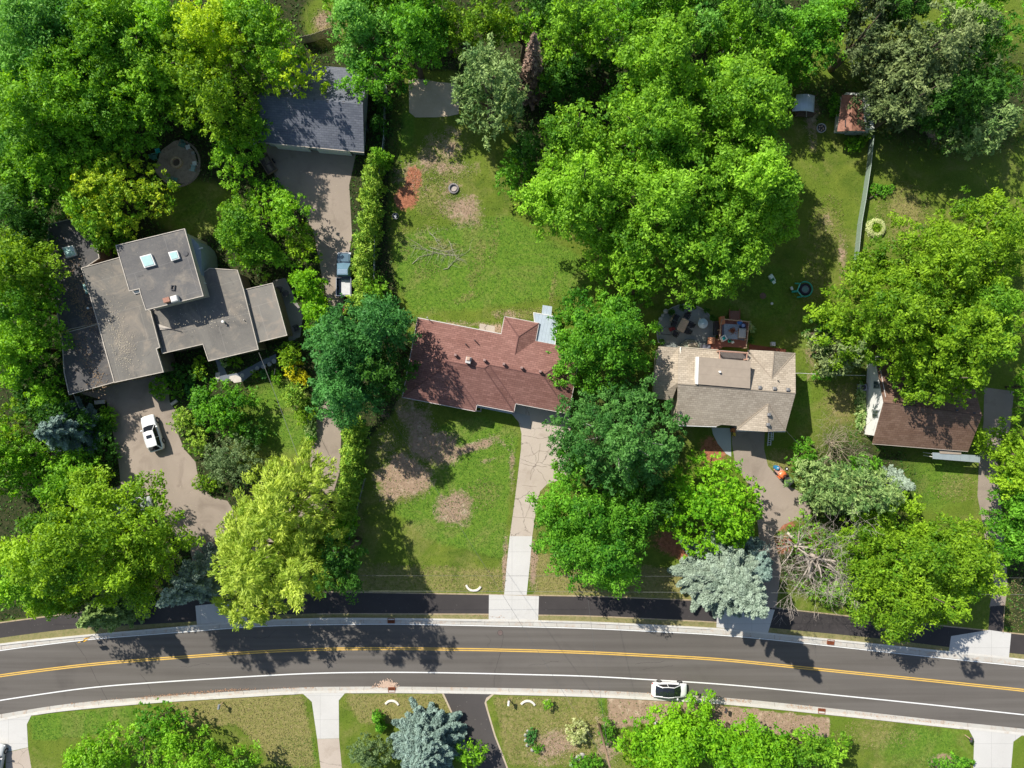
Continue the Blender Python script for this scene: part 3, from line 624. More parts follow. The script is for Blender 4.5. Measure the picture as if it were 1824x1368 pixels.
# storm drains
def drain(px,py,label,rz):
    p=P(px,py); o=empty('storm_drain',(p.x,p.y,0),label,'drain','rusty storm drains in the kerbs',rz)
    RU=mat('rust_iron',(.20,.055,.02),.8,.35,9)
    part('frame',ring([(-.45,-.32),(.45,-.32),(.45,.32),(-.45,.32)],.07,.03,.16),RU,o)
    v,f=merge(*[box(-.32+.13*i,0,.03,.06,.5,.10) for i in range(6)]); mesh('grate',v,f,RU,o)
    part('sump',box(0,0,.028,.8,.55,.01),mat('rust_sump',(.14,.045,.02),.9,.3,9),o)
drain(697,1105,'rusty storm drain in the north kerb below the shadow left of the concrete driveway',0); drain(698,1228,'rusty storm drain in the south kerb beside the silt fan',0)
drain(1479,1143,'rusty storm drain in the north kerb below the bare tree',-R_(6)); drain(1463,1266,'rusty storm drain in the south kerb near the corner of the bare soil patch',-R_(6))
p=P(891,1127); o=empty('manhole_cover',(p.x,p.y,0),'round dark manhole cover in the road near the centre driveway','manhole'); part('rim',lathe(0,0,[(.36,.022),(.36,.034),(.31,.034),(.31,.026)]),SEAM,o); part('lid',cyl(0,0,.02,.031,.31),mat('iron_lid',(.13,.095,.085),.7),o)
# ------------------------------------------------------------------ buildings
TRIM=mat('white_trim',(.72,.71,.68),.5,.06); SIDW=mat('white_siding',(.78,.77,.74),.6,.05,1.5); SIDG=mat('grey_siding',(.42,.45,.46),.6,.06,1.5); SIDT=mat('tan_siding',(.50,.43,.34),.7,.1,1.5)
BRK=mat('red_brick_wall',(.32,.15,.11),.85,.25,8); SHIPW=mat('brown_wall',(.22,.16,.11),.8,.2,2); PIPEM=mat('vent_metal',(.30,.29,.28),.5,.15,5,.6); DARKM=mat('dark_metal',(.045,.045,.05),.5,.2,3)
GLS=glass('window_glass',(.045,.06,.07)); SKYG=glass('skylight_glass',(.30,.44,.42),.12); CHIMB=mat('chimney_brick',(.34,.17,.12),.85,.3,10)
BASEZ=lambda p:[(a.x,a.y) for a in p]
def window(parent,x,y,z,w_,h_,ang,fm=TRIM):
    "ang = outward direction of wall"
    c,s=math.cos(ang),math.sin(ang); fr=box(x+c*.03,y+s*.03,z,.08,w_+.16,h_+.16,ang); o=part('window',fr,fm,parent,world=True)
    v,f=merge(*[box(x+c*.06-s*k,y+s*.06+c*k,z+.08,.06,w_/2-.04,h_,ang) for k in (-w_/4,w_/4)]); mesh('pane',v,f,GLS,o); return o
def flatroofed(root,pts,h,m,wm,th=.28,ov=.3,rim=True,lip=.07):
    poly=BASEZ([p for p in pts]); part('wall',prism(inset(poly,ov),0,h-th-.002),wm,root,world=True)
    r=part('roof',prism(poly,h-th,h),m,root,world=True)
    if rim: part('roof_edge',ring(inset(poly,-.02),.08,h-th*.6,h+lip),EDGE,r)
    return r
EDGE=mat('roof_edge_metal',(.45,.40,.34),.6,.2,3)
# --- flat-roofed house, left
z5=Zf(60,380); A17=R_(16.5)
FRM=flatroof('flat_roof_membrane',(.110,.104,.096),(.180,.168,.148),(.30,.25,.195),-A17+.02); FRD=flatroof('dark_roof_membrane',(.062,.060,.062),(.095,.090,.088),(.20,.17,.14),-A17,(5.5,3.8)); FRL=flatroof('light_roof_membrane',(.160,.150,.135),(.215,.20,.175),(.33,.26,.20),-A17,(9,9))
b0=z5(620,520); H1=empty('flat_roofed_house',(b0.x,b0.y,0),'sprawling flat-roofed house of stepped grey roof decks at the left','house')
def Q(l,h): return [z5(x,y,h) for x,y in l]
flatroofed(H1,Q([(80,60),(200,28),(320,60),(352,240),(262,300),(345,588),(140,632),(118,480),(70,370)],3.5),3.5,FRD,SHIPW)
flatroofed(H1,Q([(150,642),(345,592),(432,903),(190,970),(163,850)],3.8),3.8,FRD,SHIPW)
flatroofed(H1,Q([(1125,408),(1278,372),(1355,652),(1200,690)],3.5),3.5,FRL,SHIPW)
flatroofed(H1,Q([(625,520),(908,440),(895,325),(940,293),(1090,303),(1122,405),(1202,727),(935,790),(905,700),(688,750)],3.9),3.9,FRM,SHIPW)
flatroofed(H1,Q([(255,292),(460,235),(500,250),(600,400),(610,517),(625,522),(676,716),(657,724),(695,848),(432,905),(345,590),(268,330)],4.5),4.5,FRM,SHIPW)
rtop=flatroofed(H1,Q([(440,172),(808,82),(908,442),(600,518),(572,432),(566,404),(512,416)],6.4),6.4,flatroof('upper_roof_membrane',(.088,.086,.088),(.150,.143,.135),(.28,.24,.19),-A17),SIDT)
def skylight(pts,h,frm):
    poly=BASEZ(Q(pts,h)); f=part('skylight',prism(poly,h-.4,h-.03),frm,H1,world=True); part('pane',prism(inset(poly,.11),h-.05,h+.02),SKYG,f)
skylight([(565,231),(625,215),(650,275),(590,291)],6.75,TRIM); skylight([(717,208),(765,198),(779,240),(735,254)],6.75,TRIM); skylight([(150,182),(208,170),(226,222),(172,238)],3.85,TRIM)
skylight([(258,380),(272,376),(290,425),(276,432)],3.85,mat('teal_frame',(.15,.30,.27),.6))
c_=z5(712,463,6.9); part('chimney',merge(box(c_.x,c_.y,6.35,.75,.55,.75,A17),box(c_.x+.55,c_.y+.13,6.35,.35,.45,.5,A17)),CHIMB,H1,world=True); c_=z5(748,456,7); part('chimney_cap',cbox(c_.x,c_.y,6.4,.8,.7,.62,A17),mat('weathered_white',(.66,.64,.61),.7,.15),H1,world=True)
for (x,y,h,r,hh,mm) in ((1008,578,4.5,.16,.6,TRIM),(288,506,3.9,.14,.35,TRIM),(400,575,4.8,.08,.3,PIPEM),(1122,570,4.15,.06,.25,PIPEM),(910,372,4.4,.10,.5,TRIM)):
    c_=z5(x,y,h); part('vent_pipe',lathe(c_.x,c_.y,[(r*.7,h-hh),(r*.7,h-.12),(r,h-.12),(r,h-.02),(0.001,h)],12),mm,H1,world=True)
c_=z5(742,397,6.55); part('roof_hatch',ring([(c_.x-.25,c_.y-.28),(c_.x+.22,c_.y-.33),(c_.x+.3,c_.y+.3),(c_.x-.2,c_.y+.33)],.1,6.35,6.56),DARKM,H1,world=True)
c_=z5(808,213,6.6); part('roof_disc',cyl(c_.x,c_.y,6.3,6.48,.30),DARKM,H1,world=True)
pts=[(668,612),(735,618),(790,632)]; part('roof_pipe',tube([z5(x,y,4.0) for x,y in pts],.05,6),DARKM,H1,world=True)
v,f=prism(BASEZ(Q([(660,590),(735,616),(672,622)],4.1)),3.9,4.02); mesh('flashing_patch',v,f,EDGE,H1,True)
# rounded bay to the right of the upper deck
bp_=[z5(x,y,4.6) for x,y in [(828,130),(850,135),(880,165),(893,200),(897,260),(897,330),(880,330)]]; part('bay',prism(BASEZ(bp_),0,4.6),mat('blue_grey_cladding',(.26,.31,.35),.5,.08),H1,world=True)
c_=z5(883,182,5.2); part('bay_bracket',box(c_.x,c_.y,4.6,.5,.12,.15,A17),TRIM,H1,world=True)
# opening between decks is a dark light-well: built as a recessed hatch
part('light_well',ring(BASEZ(Q([(522,410),(566,404),(570,425),(540,432)],4.62)),.08,4.4,4.62),PIPEM,H1,world=True); part('well_glass',prism(BASEZ(Q([(526,413),(563,408),(566,423),(541,429)],4.55)),4.4,4.53),GLS,H1,world=True)
for (x,y,a) in ((500,900,-90),(300,940,-90),(1060,755,-90),(1290,560,0),(800,735,-90)):
    c_=z5(x,y,3.2); 
# walls windows facing south of decks
for (x,y,wd) in ((560,872,2.6),(1060,762,2.0),(800,722,2.0)):
    q=z5(x,y,3.6); a=-math.pi/2+A17; window(H1,q.x-math.cos(a)*.32,q.y-math.sin(a)*.32,1.0,wd,1.2,a)
gq=z5(310,925,3.3); a=-math.pi/2+A17; part('garage_door',box(gq.x-math.cos(a)*.22,gq.y-math.sin(a)*.22,.05,.12,4.6,2.3,a),TRIM,H1,world=True)
# --- detached garage
z2=Zf(400,0); GSH=shingle('blue_grey_shingle',(.115,.125,.155),(.165,.175,.205),(.07,.075,.09),R_(5),.6,.25)
e=3.0; SWg=z2(176,757,e); SEg=z2(745,812,e); NEg=z2(770,372,e); NWg=z2(236,330,e); rW=(SWg+NWg)/2; rE=(SEg+NEg)/2; rW.z=rE.z=5.0
G=empty('detached_garage',(rW.lerp(rE,.5).x,rW.lerp(rE,.5).y,0),'detached garage with blue-grey shingle roof behind the upper driveway','garage')
def slabroof(parent,faces,m,th=.16,name='roof'):
    V=[];F=[];key={}
    for fc in faces:
        idx=[]
        for p in fc:
            k=(round(p[0],2),round(p[1],2),round(p[2],2))
            if k not in key: key[k]=len(V); V.append(Vector(p))
            idx.append(key[k])
        a=Vector((0,0,0)); 
        for i in range(1,len(idx)-1): a+=(V[idx[i]]-V[idx[0]]).cross(V[idx[i+1]]-V[idx[0]])
        F.append(tuple(idx) if a.z>0 else tuple(idx[::-1]))
    o=mesh(name,V,F,m,parent,True); md=o.modifiers.new('thickness','SOLIDIFY'); md.thickness=th; md.offset=-1; return o
gr=slabroof(G,[[SWg,SEg,rE,rW],[rW,rE,NEg,NWg]],GSH)
def gable_body(parent,SW,SE,NE,NW,rW,rE,m,ov=.25,zoff=.2):
    c0=(SW+SE+NE+NW)/4; sh=lambda p:Vector((c0.x+(p.x-c0.x)*(1-ov/6),c0.y+(p.y-c0.y)*(1-ov/5),p.z-zoff))
    a,b,c,d_,e1,e2=[sh(p) for p in (SW,SE,NE,NW,rW,rE)]
    g=[Vector((p.x,p.y,0)) for p in (a,b,c,d_)]
    V=g+[a,b,c,d_,e1,e2]; F=[(0,1,5,4),(2,3,7,6),(1,2,6,9,5),(3,0,4,8,7)]
    return mesh('wall',V,F,m,parent,True)
gable_body(G,SWg,SEg,NEg,NWg,rW,rE,SIDG,.55)
for (x,y) in ((480,535),(552,541),(636,548),(716,556)):
    q=z2(x,y,4.9); part('roof_vent',cbox(q.x,q.y,4.70,.32,.32,.28,R_(-5)),DARKM,gr)
q=(SEg+NEg)/2; a=math.atan2(0,1); window(G,q.x-.20,q.y-1.6,1.1,.9,1.0,R_(4),DARKM)
for f_ in (.28,.68):
    q=SWg.lerp(SEg,f_); part('garage_door',box(q.x,q.y+.32,.05,4.2,.12,2.3,math.atan2(SEg.y-SWg.y,SEg.x-SWg.x)),TRIM,G,world=True)
part('gutter',tube([SWg+Vector((0,-.05,-.08)),SEg+Vector((0,-.05,-.08))],.07,6),mat('gutter_tan',(.50,.43,.35),.6),gr)
# --- centre house: three nested hip roofs and a rear wing
z7=Zf(700,500); TH=R_(-10.9); HS=shingle('maroon_shingle',(.205,.098,.078),(.305,.155,.127),(.12,.055,.05),-TH,.62,.25,(.30,.17,.145))
ez=2.85; k7=(1-ez/H)/S/3
def U(u,v,z):
    x=.982*u-.189*v; y=.189*u+.982*v; p=z7(x,y,ez); return Vector((p.x,p.y,z))
q=U(600,350,0); H3=empty('maroon_roofed_house',(q.x,q.y,0),'single-storey house with maroon shingle hip roof in the centre','house')
PITCH=.36
def hipfaces(u0,u1,v0,v1,hw=1,he=1,hn=0,ridge='u',zo=0):
    if ridge=='u':
        hv=(v1-v0)/2; vm=(v0+v1)/2; a=min(u0+hv*hw,(u0+u1)/2 if hw and he else u0+hv*hw); b=u1-hv*he
        if b<a: b=a=(a+b)/2
        hz=ez+hv*k7*PITCH; A=U(a,vm,hz+zo);B=U(b,vm,hz+zo)
        nw,ne,se,sw=[U(x,y,ez+zo) for x,y in ((u0,v0),(u1,v0),(u1,v1),(u0,v1))]
        if (A-B).length<.01: return [[nw,ne,A],[ne,se,A],[se,sw,A],[sw,nw,A]]
        return [[nw,ne,B,A],[ne,se,B],[se,sw,A,B],[sw,nw,A]]
    else:
        hu=(u1-u0)/2; um=(u0+u1)/2; a=v0+hu; b=v1; hz=ez+hu*k7*PITCH; A=U(um,a,hz+zo);B=U(um,b,hz+zo)
        nw,ne,se,sw=[U(x,y,ez+zo) for x,y in ((u0,v0),(u1,v0),(u1,v1),(u0,v1))]
        return [[nw,ne,A],[ne,se,B,A],[sw,nw,A,B]]
def closed(faces,zb):
    V=[];F=[];key={}
    for fc in faces:
        idx=[]
        for p in fc:
            k=tuple(round(c,3) for c in p)
            if k not in key: key[k]=len(V); V.append(Vector(p))
            idx.append(key[k])
        a=Vector((0,0,0))
        for i in range(1,len(idx)-1): a+=(V[idx[i]]-V[idx[0]]).cross(V[idx[i+1]]-V[idx[0]])
        F.append(tuple(idx) if a.z>0 else tuple(idx[::-1]))
    return V,F
def F3(pts): return [U(u,v,ez+h_*k7*PITCH) for u,v,h_ in pts]
A_=(366,370,198);A2=(366,403,198);B1=(367.25,368.75,196.75);B_=(569.25,368.75,196.75);C_3=(592,346,174);D_=(880,346,174)
facets=[[(168,172,0),(1054,172,0),D_,C_3,B_,B1,A_],[A_,(168,172,0),(168,601,0),A2],[A2,(168,601,0),(564,601,0)],[A_,A2,(564,601,0),(564,565.5,0),B1],[B1,(564,565.5,0),(766,565.5,0),B_],[B_,C_3,(766,520,0),(766,565.5,0)],[C_3,(766,520,0),(1054,520,0),D_],[D_,(1054,520,0),(1054,172,0)]]
roof3=slabroof(H3,[F3(f) for f in facets],HS,.14)
WR1=(715.25,168.75,93.5);WR2=(715.25,265.5,93.5)
roof3b=slabroof(H3,[F3(f) for f in [[(622.5,76,.5),(622.5,172,.5),WR2,WR1],[(808,172,.5),(808,76,.5),WR1,WR2],[(622.5,76,.5),(808,76,.5),WR1]]],HS,.14)
RC=mat('maroon_ridge_cap',(.15,.072,.062),.95,.3,9)
def ridgecap(parent,lines,m,r=.09):
    v,f=merge(*[tube([a_-Vector((0,0,r*.45)),b__-Vector((0,0,r*.45))],r,6) for a_,b__ in lines]); return mesh('ridge_cap',v,f,m,parent,True)
ridgecap(roof3,[F3(l) for l in [((168,172,0),A_),(A_,A2),(A2,(168,601,0)),(A2,(564,601,0)),(B1,B_),(B_,(766,565.5,0)),(B_,C_3),(C_3,D_),(D_,(1054,520,0)),(D_,(1054,172,0)),(B1,(564,565.5,0)),(C_3,(766,520,0))]],RC)
ridgecap(roof3b,[F3(l) for l in [((622.5,76,0),WR1),((808,76,0),WR1),(WR1,WR2)]],RC)
W3=mat('pale_siding',(.52,.52,.50),.7,.08,2)
for i,(u0,u1,v0,v1) in enumerate(((180,552,182,575),(181,750,184,545),(182,800,190,505),(182,930,186,470),(635,795,90,250))):
    part('wall',prism([tuple(U(x,y,0)[:2]) for x,y in ((u0,v0),(u1,v0),(u1,v1),(u0,v1))],0,ez-.10-.004*i),W3,H3,world=True)
outl=[(168,170),(622.5,170),(622.5,76),(808,76),(808,174),(1054,174),(1054,520),(766,520),(766,565.5),(564,565.5),(564,601),(168,601)]
part('gutter',ring(inset([tuple(U(x,y,0)[:2]) for x,y in outl],-.07),.10,ez-.16,ez-.01),mat('pale_gutter',(.55,.50,.46),.5,.08),H3,world=True)
q=z7(402,424,5.2); ch=part('chimney',box(q.x,q.y,4.2,.62,.75,1.05,TH),mat('chimney_grey',(.52,.49,.47),.8,.2,5),H3,world=True); part('cap',cbox(q.x+.02,q.y+.14,5.25,.42,.42,.16,TH),mat('clay_cap',(.45,.30,.22),.8),ch)
for (x,y) in ((335,397),(490,425),(593,445),(688,465),(787,485)):
    q=z7(x,y,4.4); part('roof_vent',cbox(q.x,q.y,3.9+.35*(abs(y-430)<60)-.0,.30,.28,.62,TH),mat('brown_vent',(.30,.19,.17),.6),roof3)
for (x,y) in ((437,318),(388,338)):
    q=z7(x,y,4.2); part('vent_pipe',cyl(q.x,q.y,3.4,4.25,.07,n=10),DARKM,roof3)
# metal patio cover at the back
AW=ribmat('blue_white_metal_roof',(.46,.53,.58),-TH,.42,0,.62)
qs=[z7(x,y,2.6) for x,y in ((751,170),(880,192),(866,345),(765,324))]; q=qs[0]
AWN=empty('patio_cover',(qs[3].x,qs[3].y,0),'pale blue ribbed metal patio cover behind the maroon roof','patio cover')
part('roof',prism(BASEZ(qs),2.5,2.6),AW,AWN,world=True); part('fascia',ring(inset(BASEZ(qs),-.03),.08,2.46,2.64),TRIM,AWN,world=True)
qs2=[z7(x,y,2.35) for x,y in ((800,130),(850,138),(846,190),(794,182))]; part('roof',prism(BASEZ(qs2),2.28,2.36),AW,AWN,world=True)
for p_ in [(qs[0].x+.3,qs[0].y-.3),(qs[1].x-.3,qs[1].y-.3),(qs[2].x-.3,qs[2].y+.3),(qs2[0].x+.15,qs2[0].y-.15),(qs2[1].x-.15,qs2[1].y-.15)]: part('post',box(p_[0],p_[1],0,.1,.1,2.3),TRIM,AWN,world=True)
# front porch step, garage doors, windows, window well
for u in (880,): q=U(u,470,0); a=-math.pi/2+TH; part('garage_door',box(q.x+math.cos(a)*.03,q.y+math.sin(a)*.03,.04,.1,4.8,2.3,a),TRIM,H3,world=True)
for (u,v,wd) in ((640,545,2.2),(300,575,1.8),(450,575,1.8)):
    q=U(u,v,0); window(H3,q.x,q.y,1.0,wd,1.2,-math.pi/2+TH)
for (u,v) in ((260,182),(400,182),(540,182)): q=U(u,v,0); window(H3,q.x,q.y,1.0,1.5,1.1,math.pi/2+TH)
q=z7(452,684,.4); part('window_well',ring([(q.x-.45,q.y-.3),(q.x+.45,q.y-.42),(q.x+.5,q.y+.3),(q.x-.4,q.y+.38)],.12,0,.3),OLDC,H3,world=True)
q=U(660,572,0); part('planter_ledge',box(q.x,q.y,.0,4.6,.5,1.0,TH),SIDG,H3,world=True)
q=z7(183,200,3.6); part('antenna',tube([(q.x,q.y,2.7),(q.x,q.y+.1,3.8)],.05,6),TRIM,roof3)
flat('patio_slab',[(700+464/3,500+228/3),(700+545/3,500+243/3),(700+543/3,500+280/3),(700+458/3,500+264/3)],.02,OLDC)
flat('porch_slab',[(907,732),(922,735),(944,741),(946,757),(936,762),(929,758),(924,748),(914,740)],.03,surf('grey_concrete',(.36,.34,.32),(.44,.42,.39),.4,12,.8))
q=P(846,662); 
# --- tan two-storey house
z8=Zf(1130,480); TS=shingle('tan_shingle',(.34,.285,.22),(.47,.40,.315),(.21,.175,.14),R_(4.6),.5,.24,(.52,.45,.36))
RW=z8(232,612,6.2);RE=z8(862,662,6.2);SE=z8(807,862,4.3);SW=z8(228,831,4.3);NE=z8(860,446,4.3);NW=z8(236,417,4.3)
q=z8(540,650); H4=empty('tan_roofed_house',(q.x,q.y,0),'two-storey house with tan shingle roof and a flat tan dormer','house')
s1=z8(465,830,4.35);s2=z8(440,838,4.3);s3=z8(548,836,4.35);s4=z8(550,857,4.3)
n1=z8(450,434,4.3);n2=z8(456,483,4.75);n3=z8(600,486,4.75);n4=z8(606,429,4.3)
r4=slabroof(H4,[[RW,RE,SE,s4,s3,s1,s2,SW],[RW,NW,n1,n2,n3,n4,NE,RE]],TS)
slabroof(H4,[[n4,z8(748,437,5.5),z8(735,585,5.58)],[z8(748,437,5.5),NE,z8(735,585,5.58)]],TS,.1)
slabroof(H4,[[z8(547,858,4.42),z8(712,867,5.6),z8(715,722,5.68)],[z8(712,867,5.6),z8(808,863,4.42),z8(715,722,5.68)]],TS,.1)
gb=lambda pts,z0:prism([tuple(p[:2]) for p in pts],0,z0)
c4=(RW+RE)/2
def shr(p,f=.035): return (p.x+(c4.x-p.x)*f,p.y+(c4.y-p.y)*f*1.8)
part('wall',prism([shr(p) for p in (SW,SE,NE,NW)],0,4.12),SIDT,H4,world=True)
# east gable wall, front gable wall
for tri in ((SE,RE,NE),): 
    V=[Vector((*shr(p),p.z-.18)) for p in tri]; V[0].z=V[2].z=4.1; mesh('gable',V,[(0,1,2)],SIDT,H4,True)
V=[z8(560,853,4.25),z8(800,858,4.25),z8(712,861,5.45)]; V=[v_+Vector((0,.25,0)) for v_ in V]; mesh('gable',V,[(0,1,2)],SIDT,H4,True)
V=[z8(615,432,4.2),z8(852,450,4.2),z8(747,440,5.35)]; V=[v_+Vector((0,-.25,0)) for v_ in V]; mesh('gable',V,[(0,2,1)],SIDT,H4,True)
TC=mat('tan_ridge_cap',(.27,.225,.175),.95,.25,9)
ridgecap(r4,[(RW,RE),(z8(715,722,5.68),z8(547,858,4.42)),(z8(715,722,5.68),z8(808,863,4.42)),(z8(715,722,5.68),z8(712,867,5.6)),(z8(735,585,5.6),z8(748,437,5.5)),(z8(735,585,5.6),z8(606,429,4.36)),(z8(735,585,5.6),z8(860,447,4.36))],TC,.08)
# lower west wing
wq=[z8(128,410,3.5),z8(238,417,3.5),z8(237,602,4.9),z8(103,592,3.6)]; wq2=[z8(103,592,3.6),z8(237,602,4.9),z8(200,700,3.5),z8(110,690,3.3)]
slabroof(H4,[wq,wq2],TS,.14); part('wall',prism([(p.x+(.3 if i in(0,3) else 0),p.y+(-.3 if i<2 else .1)) for i,p in enumerate((wq[0],wq[1],wq2[2],wq2[3]))],0,3.1),SIDT,H4,world=True)
part('flashing',tube([wq[1]+Vector((0,0,.9)),z8(237,600,5.05)],.10,4),mat('pale_flashing',(.62,.58,.52),.6,.2,6),H4,world=True)
# dormer
dq=[(345,467),(622,490),(618,636),(340,613)]; dz=6.45; D=[z8(x,y,dz) for x,y in dq]; TANF=ribmat('tan_dormer_membrane',(.33,.27,.21),R_(4.6),.98,1,.75,.75,0)
dm=part('dormer',prism([tuple(p[:2]) for p in inset(BASEZ(D),.12)],4.3,dz-.12),SIDT,H4,world=True); part('dormer_roof',prism(BASEZ(D),dz-.12,dz),TANF,dm)
wl=[z8(332,466,dz+.02),z8(345,467,dz+.02),z8(340,614,dz+.02),z8(327,612,dz+.02)]; part('dormer_trim',prism(BASEZ(wl),dz-.6,dz+.03),TRIM,dm)
q=z8(458,547,6.75); part('vent_pipe',cyl(q.x,q.y,6.4,6.75,.13,n=12),TRIM,dm)
for (x,y,z_) in ((673,630,6.15),(752,635,6.2),(823,641,6.2),(759,476,4.95),(722,775,5.75),(717,829,5.75)):
    q=z8(x,y,z_+.2); part('roof_vent',cbox(q.x,q.y,z_-.45,.38,.38,.65,R_(-4.6)),PIPEM,r4)
for (x,y) in ((771,594),(286,600)): q=z8(x,y,6); part('vent_pipe',cyl(q.x,q.y,5.2,6.0,.06,n=8),DARKM,r4)
# balcony let into the rear roof
WOODP=mat('pink_wood',(.46,.27,.20),.7,.15,5); REDW=mat('red_stained_wood',(.25,.085,.055),.7,.25,5); TANW=mat('tan_wood',(.42,.30,.19),.75,.2,6)
B0=[z8(x,y,4.5) for x,y in ((457,430),(600,440),(597,484),(460,478))]; part('balcony_floor',prism(BASEZ(B0),4.15,4.32),mat('deck_boards_grey',(.16,.14,.13),.8,.2,4),H4,world=True)
br=part('balcony_rail',merge(tube([z8(455,436,5.3),z8(603,446,5.3)],.07,4),tube([z8(455,436,5.3),z8(457,480,5.3)],.06,4),tube([z8(603,446,5.3),z8(600,484,5.3)],.06,4)),WOODP,H4,world=True)
for k in range(13):
    p0=z8(457+12*k,437+.8*k,5.25); part('baluster',box(p0.x,p0.y,4.3,.05,.05,.95),WOODP,br)
for (x,y) in ((455,436),(603,446),(600,480),(458,478)): p0=z8(x,y,5.3); part('post',box(p0.x,p0.y,4.2,.16,.16,1.2),WOODP,br)
# south wall details
a=-math.pi/2+R_(-3)
q=z8(640,858,4); part('garage_door',box(q.x,q.y+.38,.04,4.7,.12,2.3,R_(-3)),TRIM,H4,world=True); q=z8(470,825,4); part('door',box(q.x+.2,q.y+.45,.05,1.0,.1,2.1,R_(-3)),REDW,H4,world=True)
part('gutter',tube([SW+Vector((0,-.06,-.1)),s2+Vector((0,-.06,-.1))],.07,6),TRIM,H4,world=True); part('gutter',tube([s4+Vector((0,-.1,-.1)),SE+Vector((0,-.1,-.1))],.07,6),TRIM,H4,world=True); part('gutter',tube([NW+Vector((0,.08,-.1)),n1+Vector((0,.08,-.1))],.06,6),SIDT,H4,world=True)
flat('front_walk',[(1130+412/3,480+845/3),(1130+515/3,480+848/3),(1130+517/3,480+1000/3),(1130+490/3,480+985/3),(1130+445/3,480+930/3),(1130+420/3,480+880/3)],.02,surf('walk_concrete',(.42,.43,.42),(.50,.51,.50),.3,12,.85))
# --- brown-roofed house, right
z9=Zf(1400,620,3.226); BS=shingle('brown_shingle',(.165,.095,.065),(.235,.145,.105),(.09,.055,.04),R_(4),.6,.26,(.30,.20,.14))
eW=2.7; sw=z9(498,548,eW); se=z9(1048,592,eW); rw=z9(563,312,4.9); re=z9(1128,388,4.9); nw=sw+ (rw-sw)*2; ne=se+(re-se)*2; nw.z=ne.z=eW
q=(rw+re)/2; H5=empty('brown_roofed_house',(q.x,q.y,0),'white-sided house with brown shingle roof half under the right-hand tree','house')
r5=slabroof(H5,[[sw,se,re,rw],[rw,re,ne,nw]],BS); 
wl=P(1539.5,773.5); wt=P(1552,668); g=[Vector((wl.x,wl.y,0)),Vector((se.x-.25,se.y+.35,0)),Vector((ne.x-.25,ne.y-.35,0)),Vector((wt.x,wt.y+.0,0))]
g[3]=g[0]+(nw-sw)*.96; g[3].z=0
V=g+[Vector((p.x,p.y,eW-.15)) for p in g]+[(g[0]+g[3])/2+Vector((0,0,4.7)),(g[1]+g[2])/2+Vector((0,0,4.7))]
ridgecap(r5,[(rw,re)],mat('brown_ridge_cap',(.13,.075,.055),.9),.08)
w5=mesh('wall',V,[(0,1,5,4),(2,3,7,6),(1,2,6,9,5),(3,0,4,8,7)],SIDW,H5,True)
wd=(g[3]-g[0]).normalized(); aa=math.atan2(wd.x,-wd.y)
for (px,py) in ((1560,709),(1555,747.5)):
    f_=(747.5-py)/38.5; q=g[0]+wd*((g[3]-g[0]).length*(.28+.36*f_)); window(H5,q.x-.02,q.y,1.9,.8,1.2,math.pi+math.atan2(-wd.x,wd.y),mat('grey_window_frame',(.30,.32,.31),.6))
for (x,y) in ((985,360),(1085,378),(690,330)): q=z9(x,y,4.9); part('roof_vent',cbox(q.x,q.y,4.3,.35,.35,.55,R_(-4)),DARKM,r5)
part('gutter',tube([sw+Vector((0,-.06,-.1)),se+Vector((0,-.06,-.1))],.06,6),mat('tan_gutter',(.45,.38,.32),.6),H5,world=True)
pc=[z9(x,y,2.3) for x,y in ((843,600),(1118,618),(1114,658),(845,636))]; PC=empty('porch_canopy',(pc[3].x,pc[3].y,0),'long grey-white metal porch canopy along the brown-roofed house','canopy'); part('roof',prism(BASEZ(pc),2.2,2.3),ribmat('grey_canopy_metal',(.33,.38,.40),R_(4),1.1,0,.7),PC,world=True)
for i in (0,1,2,3): part('post',box(pc[i].x+(.2 if i in(0,3) else -.2),pc[i].y+(-.2 if i<2 else .2),0,.09,.09,2.2),TRIM,PC,world=True)
pv=[z9(x,y,2.35) for x,y in ((880,585),(1008,590),(1006,612),(885,606))]; part('canopy_panel',prism(BASEZ(pv),2.3,2.38),TANF,PC,world=True)
# --- red-brown garden shed with gambrel roof
z4=Zf(1368,0); s=[z4(395,507,2.4),z4(500,512,2.4),z4(520,700,2.4),z4(370,702,2.4)]
SH=empty('garden_shed',(s[3].x,s[3].y,0),'rusty red-brown roofed garden shed with pale walls at the upper right','shed')
rt=z4(450,506,3.0); rb=z4(447,698,3.0); SR=mat('rust_red_roof',(.27,.12,.085),.75,.3,3,0,.3,(.36,.18,.12)); slabroof(SH,[[s[0],rt,rb,s[3]],[rt,s[1],s[2],rb]],SR,.1)
wlb=[P(1486,236),P(1543,240),P(1537,172),P(1495,172)]; bb=[(p.x,p.y) for p in (P(1485,237),P(1541,241),P(1533,180),P(1492,178))]
part('wall',prism(bb,0,2.25),mat('pale_shed_wall',(.50,.52,.47),.7,.15,3),SH,world=True); q=P(1514,240); part('door',box(q.x,q.y-.02,.05,1.5,.08,1.8,R_(-3)),mat('shed_door',(.40,.44,.42),.7),SH,world=True); part('door_latch',box(q.x+.1,q.y-.08,1.0,.12,.06,.12),DARKM,SH,world=True)
q=z4(418,655,3.0); part('roof_seam',box(q.x,q.y,2.6,.08,.9,.22),DARKM,SH,world=True)
